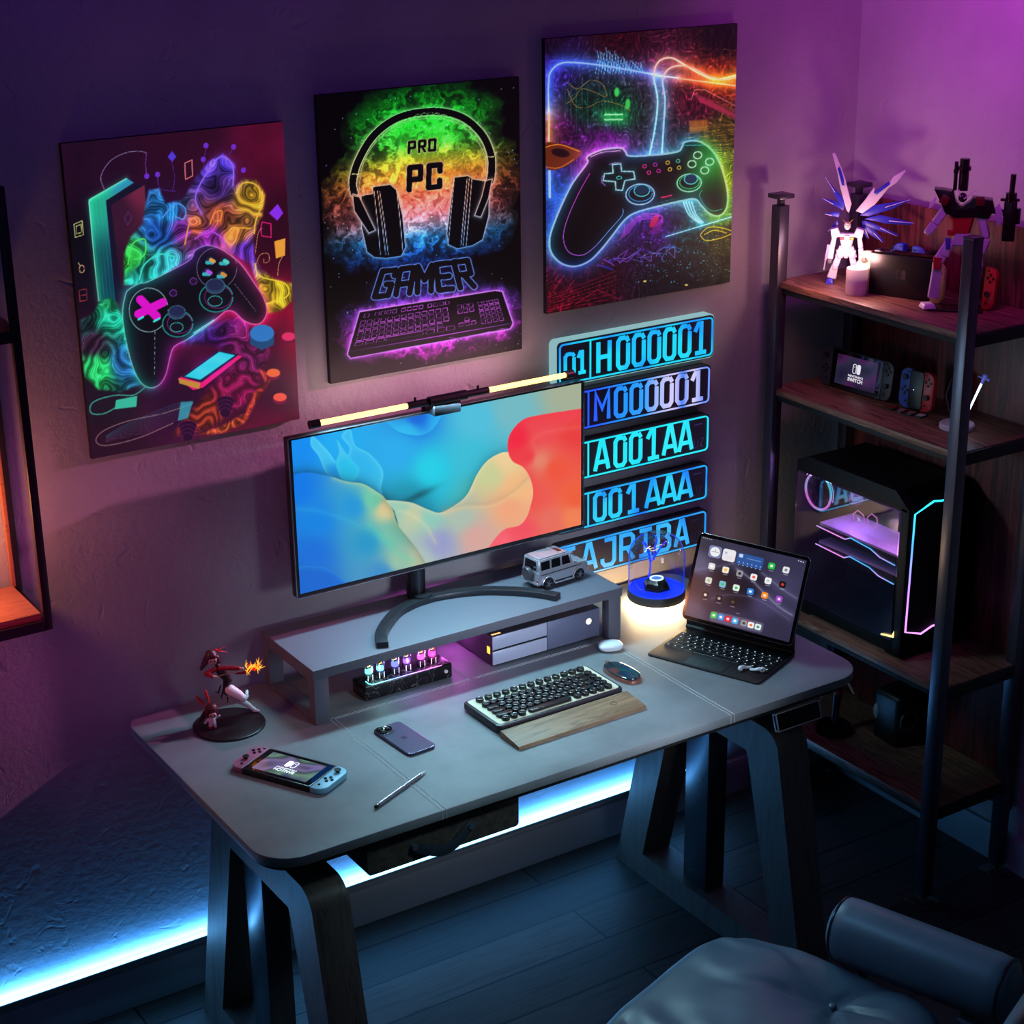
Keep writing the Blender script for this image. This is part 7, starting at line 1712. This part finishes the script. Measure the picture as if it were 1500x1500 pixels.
# local axes: +x backwards, -y is the sitter's ... left side of the picture (local y = world right hand)
def sgnp(v, p): return math.copysign(abs(v) ** p, v)
def cushion(name, c, h, e1, e2, disp=None, nu=96, nv=56, par=ch, mat=None, rot=None):
    mb = MB(); R_ = rot.to_matrix() if rot is not None else Matrix.Identity(3)
    def f(u, v):
        a = 2 * PI * u; b = -PI / 2 + PI * v
        p = Vector((h[0] * sgnp(math.cos(b), e1) * sgnp(math.cos(a), e2), h[1] * sgnp(math.cos(b), e1) * sgnp(math.sin(a), e2), h[2] * sgnp(math.sin(b), e1)))
        if disp: p = disp(p)
        return R_ @ p + Vector(c)
    mb.grid(f, nu, nv, closeu=True)
    bmesh.ops.remove_doubles(mb.bm, verts=mb.bm.verts[:], dist=1e-5)
    return mb.build(name, mat or M_lea, par, smooth=180)
tuft = [(.3, -.08), (.3, -.42)]
sc_ = (.245, -.225)          # seat centre
def seat_disp(p):
    q = p.copy(); wx, wy = p.x + sc_[0], p.y + sc_[1]
    if p.z > 0:
        z = p.z
        for tx, ty in tuft:
            d = math.hypot(wx - tx, wy - ty); th = math.atan2(wy - ty, wx - tx)
            z -= .036 * math.exp(-(d / .055) ** 1.1) + .018 * math.exp(-d / .13) * (max(0, math.cos(5 * th + 1.1 * math.sin(2 * th))) ** 3) * min(1, d / .03)
            z += .010 * math.exp(-((d - .15) / .07) ** 2)
        # creases across the front roll
        z -= .0050 * max(0, 1 - wx / .2) * (math.sin(wy * 85 + 2.2 * math.sin(wx * 16) + 1.5 * math.sin(wy * 31)) * .5 + .5) * min(1, max(0, wx) / .02 + .2)
        z -= .0060 * math.exp(-abs(wy + .46) / .10) * (math.sin(wx * 75 + 2.5 * math.sin(wy * 19) + 1.4 * math.sin(wx * 27)) * .5 + .5)
        q.z = z
    return q
cushion('seat_cushion', (sc_[0], sc_[1], .430), (.275, .270, .068), .55, .42, seat_disp, 150, 90)
sp_ = superell(.275, .270, 4.6, 90)
mb = MB(); mb.tube([(sc_[0] + x * 1.003, sc_[1] + y * 1.003, .427) for x, y in sp_], .0045, 8, closed=True); mb.build('seat_piping', M_pipe, ch)
for tx, ty in tuft:
    mb = MB(); mb.ell((tx, ty, .469), (.0085, .0085, .0050), 18); mb.build('tuft_button', M_lea, ch)
mb = MB()
mb.grid(lambda u, v: Vector((sc_[0] + .278 * sgnp(math.cos(2 * PI * u), .45) * (1 - .35 * v * v), sc_[1] + .273 * sgnp(math.sin(2 * PI * u), .45) * (1 - .35 * v * v), .427 - .115 * v)), 80, 8, closeu=True)
mb.box((sc_[0], sc_[1], .312), (.34, .33, .012), .004); mb.build('seat_shell', M_cshell, ch)
def arm_disp(p):
    q = p.copy(); q.z *= 1.0; return q
for yy in (.078, -.590):
    mb = MB(); mb.lathe([(0, -.192), (.030, -.1915), (.050, -.188), (.061, -.181), (.0665, -.170), (.0685, -.150), (.0690, 0), (.0685, .150), (.0665, .170), (.061, .181), (.050, .188), (.030, .1915), (0, .192)], (.405, yy, .535), 48, sx=.90, axis='x'); cu = mb.build('armrest', M_lea, ch, smooth=70)
    # flatter ends with piping
    for sx in (-1, 1):
        mb = MB(); mb.tube([(.405 + sx * .176, yy + .0645 * .9 * math.cos(t), .535 + .0645 * math.sin(t)) for t in np.linspace(0, 2 * PI, 36, endpoint=False)], .0028, 6, closed=True); mb.build('arm_piping', M_pipe, ch)
    mb = MB(); mb.tube(crom([(.26, yy * 1.0, .485), (.30, yy * .98, .42), (.33, yy - .02 * (1 if yy > 0 else -1), .345), (.33, sc_[1], .305)], 6), .014, 10, flat=.5); mb.build('arm_bracket', M_cshell, ch)
    mb = MB(); mb.tube(crom([(.50, yy, .455), (.60, yy * .97, .43), (.69, yy * .9, .47), (.80, yy * .8, .60)], 6), [.034] * 7 + [.03] * 6 + [.026] * 6, 12, flat=.45); mb.build('back_bracket', M_lea, ch)
cushion('back_cushion', (.800, sc_[1], .74), (.062, .290, .270), .55, .45, lambda p: Vector((p.x, p.y, p.z)), 96, 60, rot=Euler((0, math.radians(20), 0)))
mb = MB()
mb.grid(lambda u, v: Vector((.845 + (v - .5) * .20 + .045 * (1 - (2 * u - 1) ** 2), sc_[1] + (2 * u - 1) * .30 * (1 - .15 * abs(2 * v - 1) ** 3), .72 + (v - .5) * .56)), 30, 20)
o_ = mb.build('back_shell', M_cshell, ch)
mb = MB(); mb.cyl((sc_[0], sc_[1], .05), (sc_[0], sc_[1], .312), .026, n=24); mb.build('pedestal', M_steel, ch)
for k in range(5):
    t = 2 * PI * k / 5 + .3; mb = MB(); mb.tube([(sc_[0] + .02 * math.cos(t), sc_[1] + .02 * math.sin(t), .075), (sc_[0] + .27 * math.cos(t), sc_[1] + .27 * math.sin(t), .018)], [.020, .013], 12); mb.ell((sc_[0] + .27 * math.cos(t), sc_[1] + .27 * math.sin(t), .014), (.018, .018, .014), 14); mb.build('base_leg', M_steel, ch)
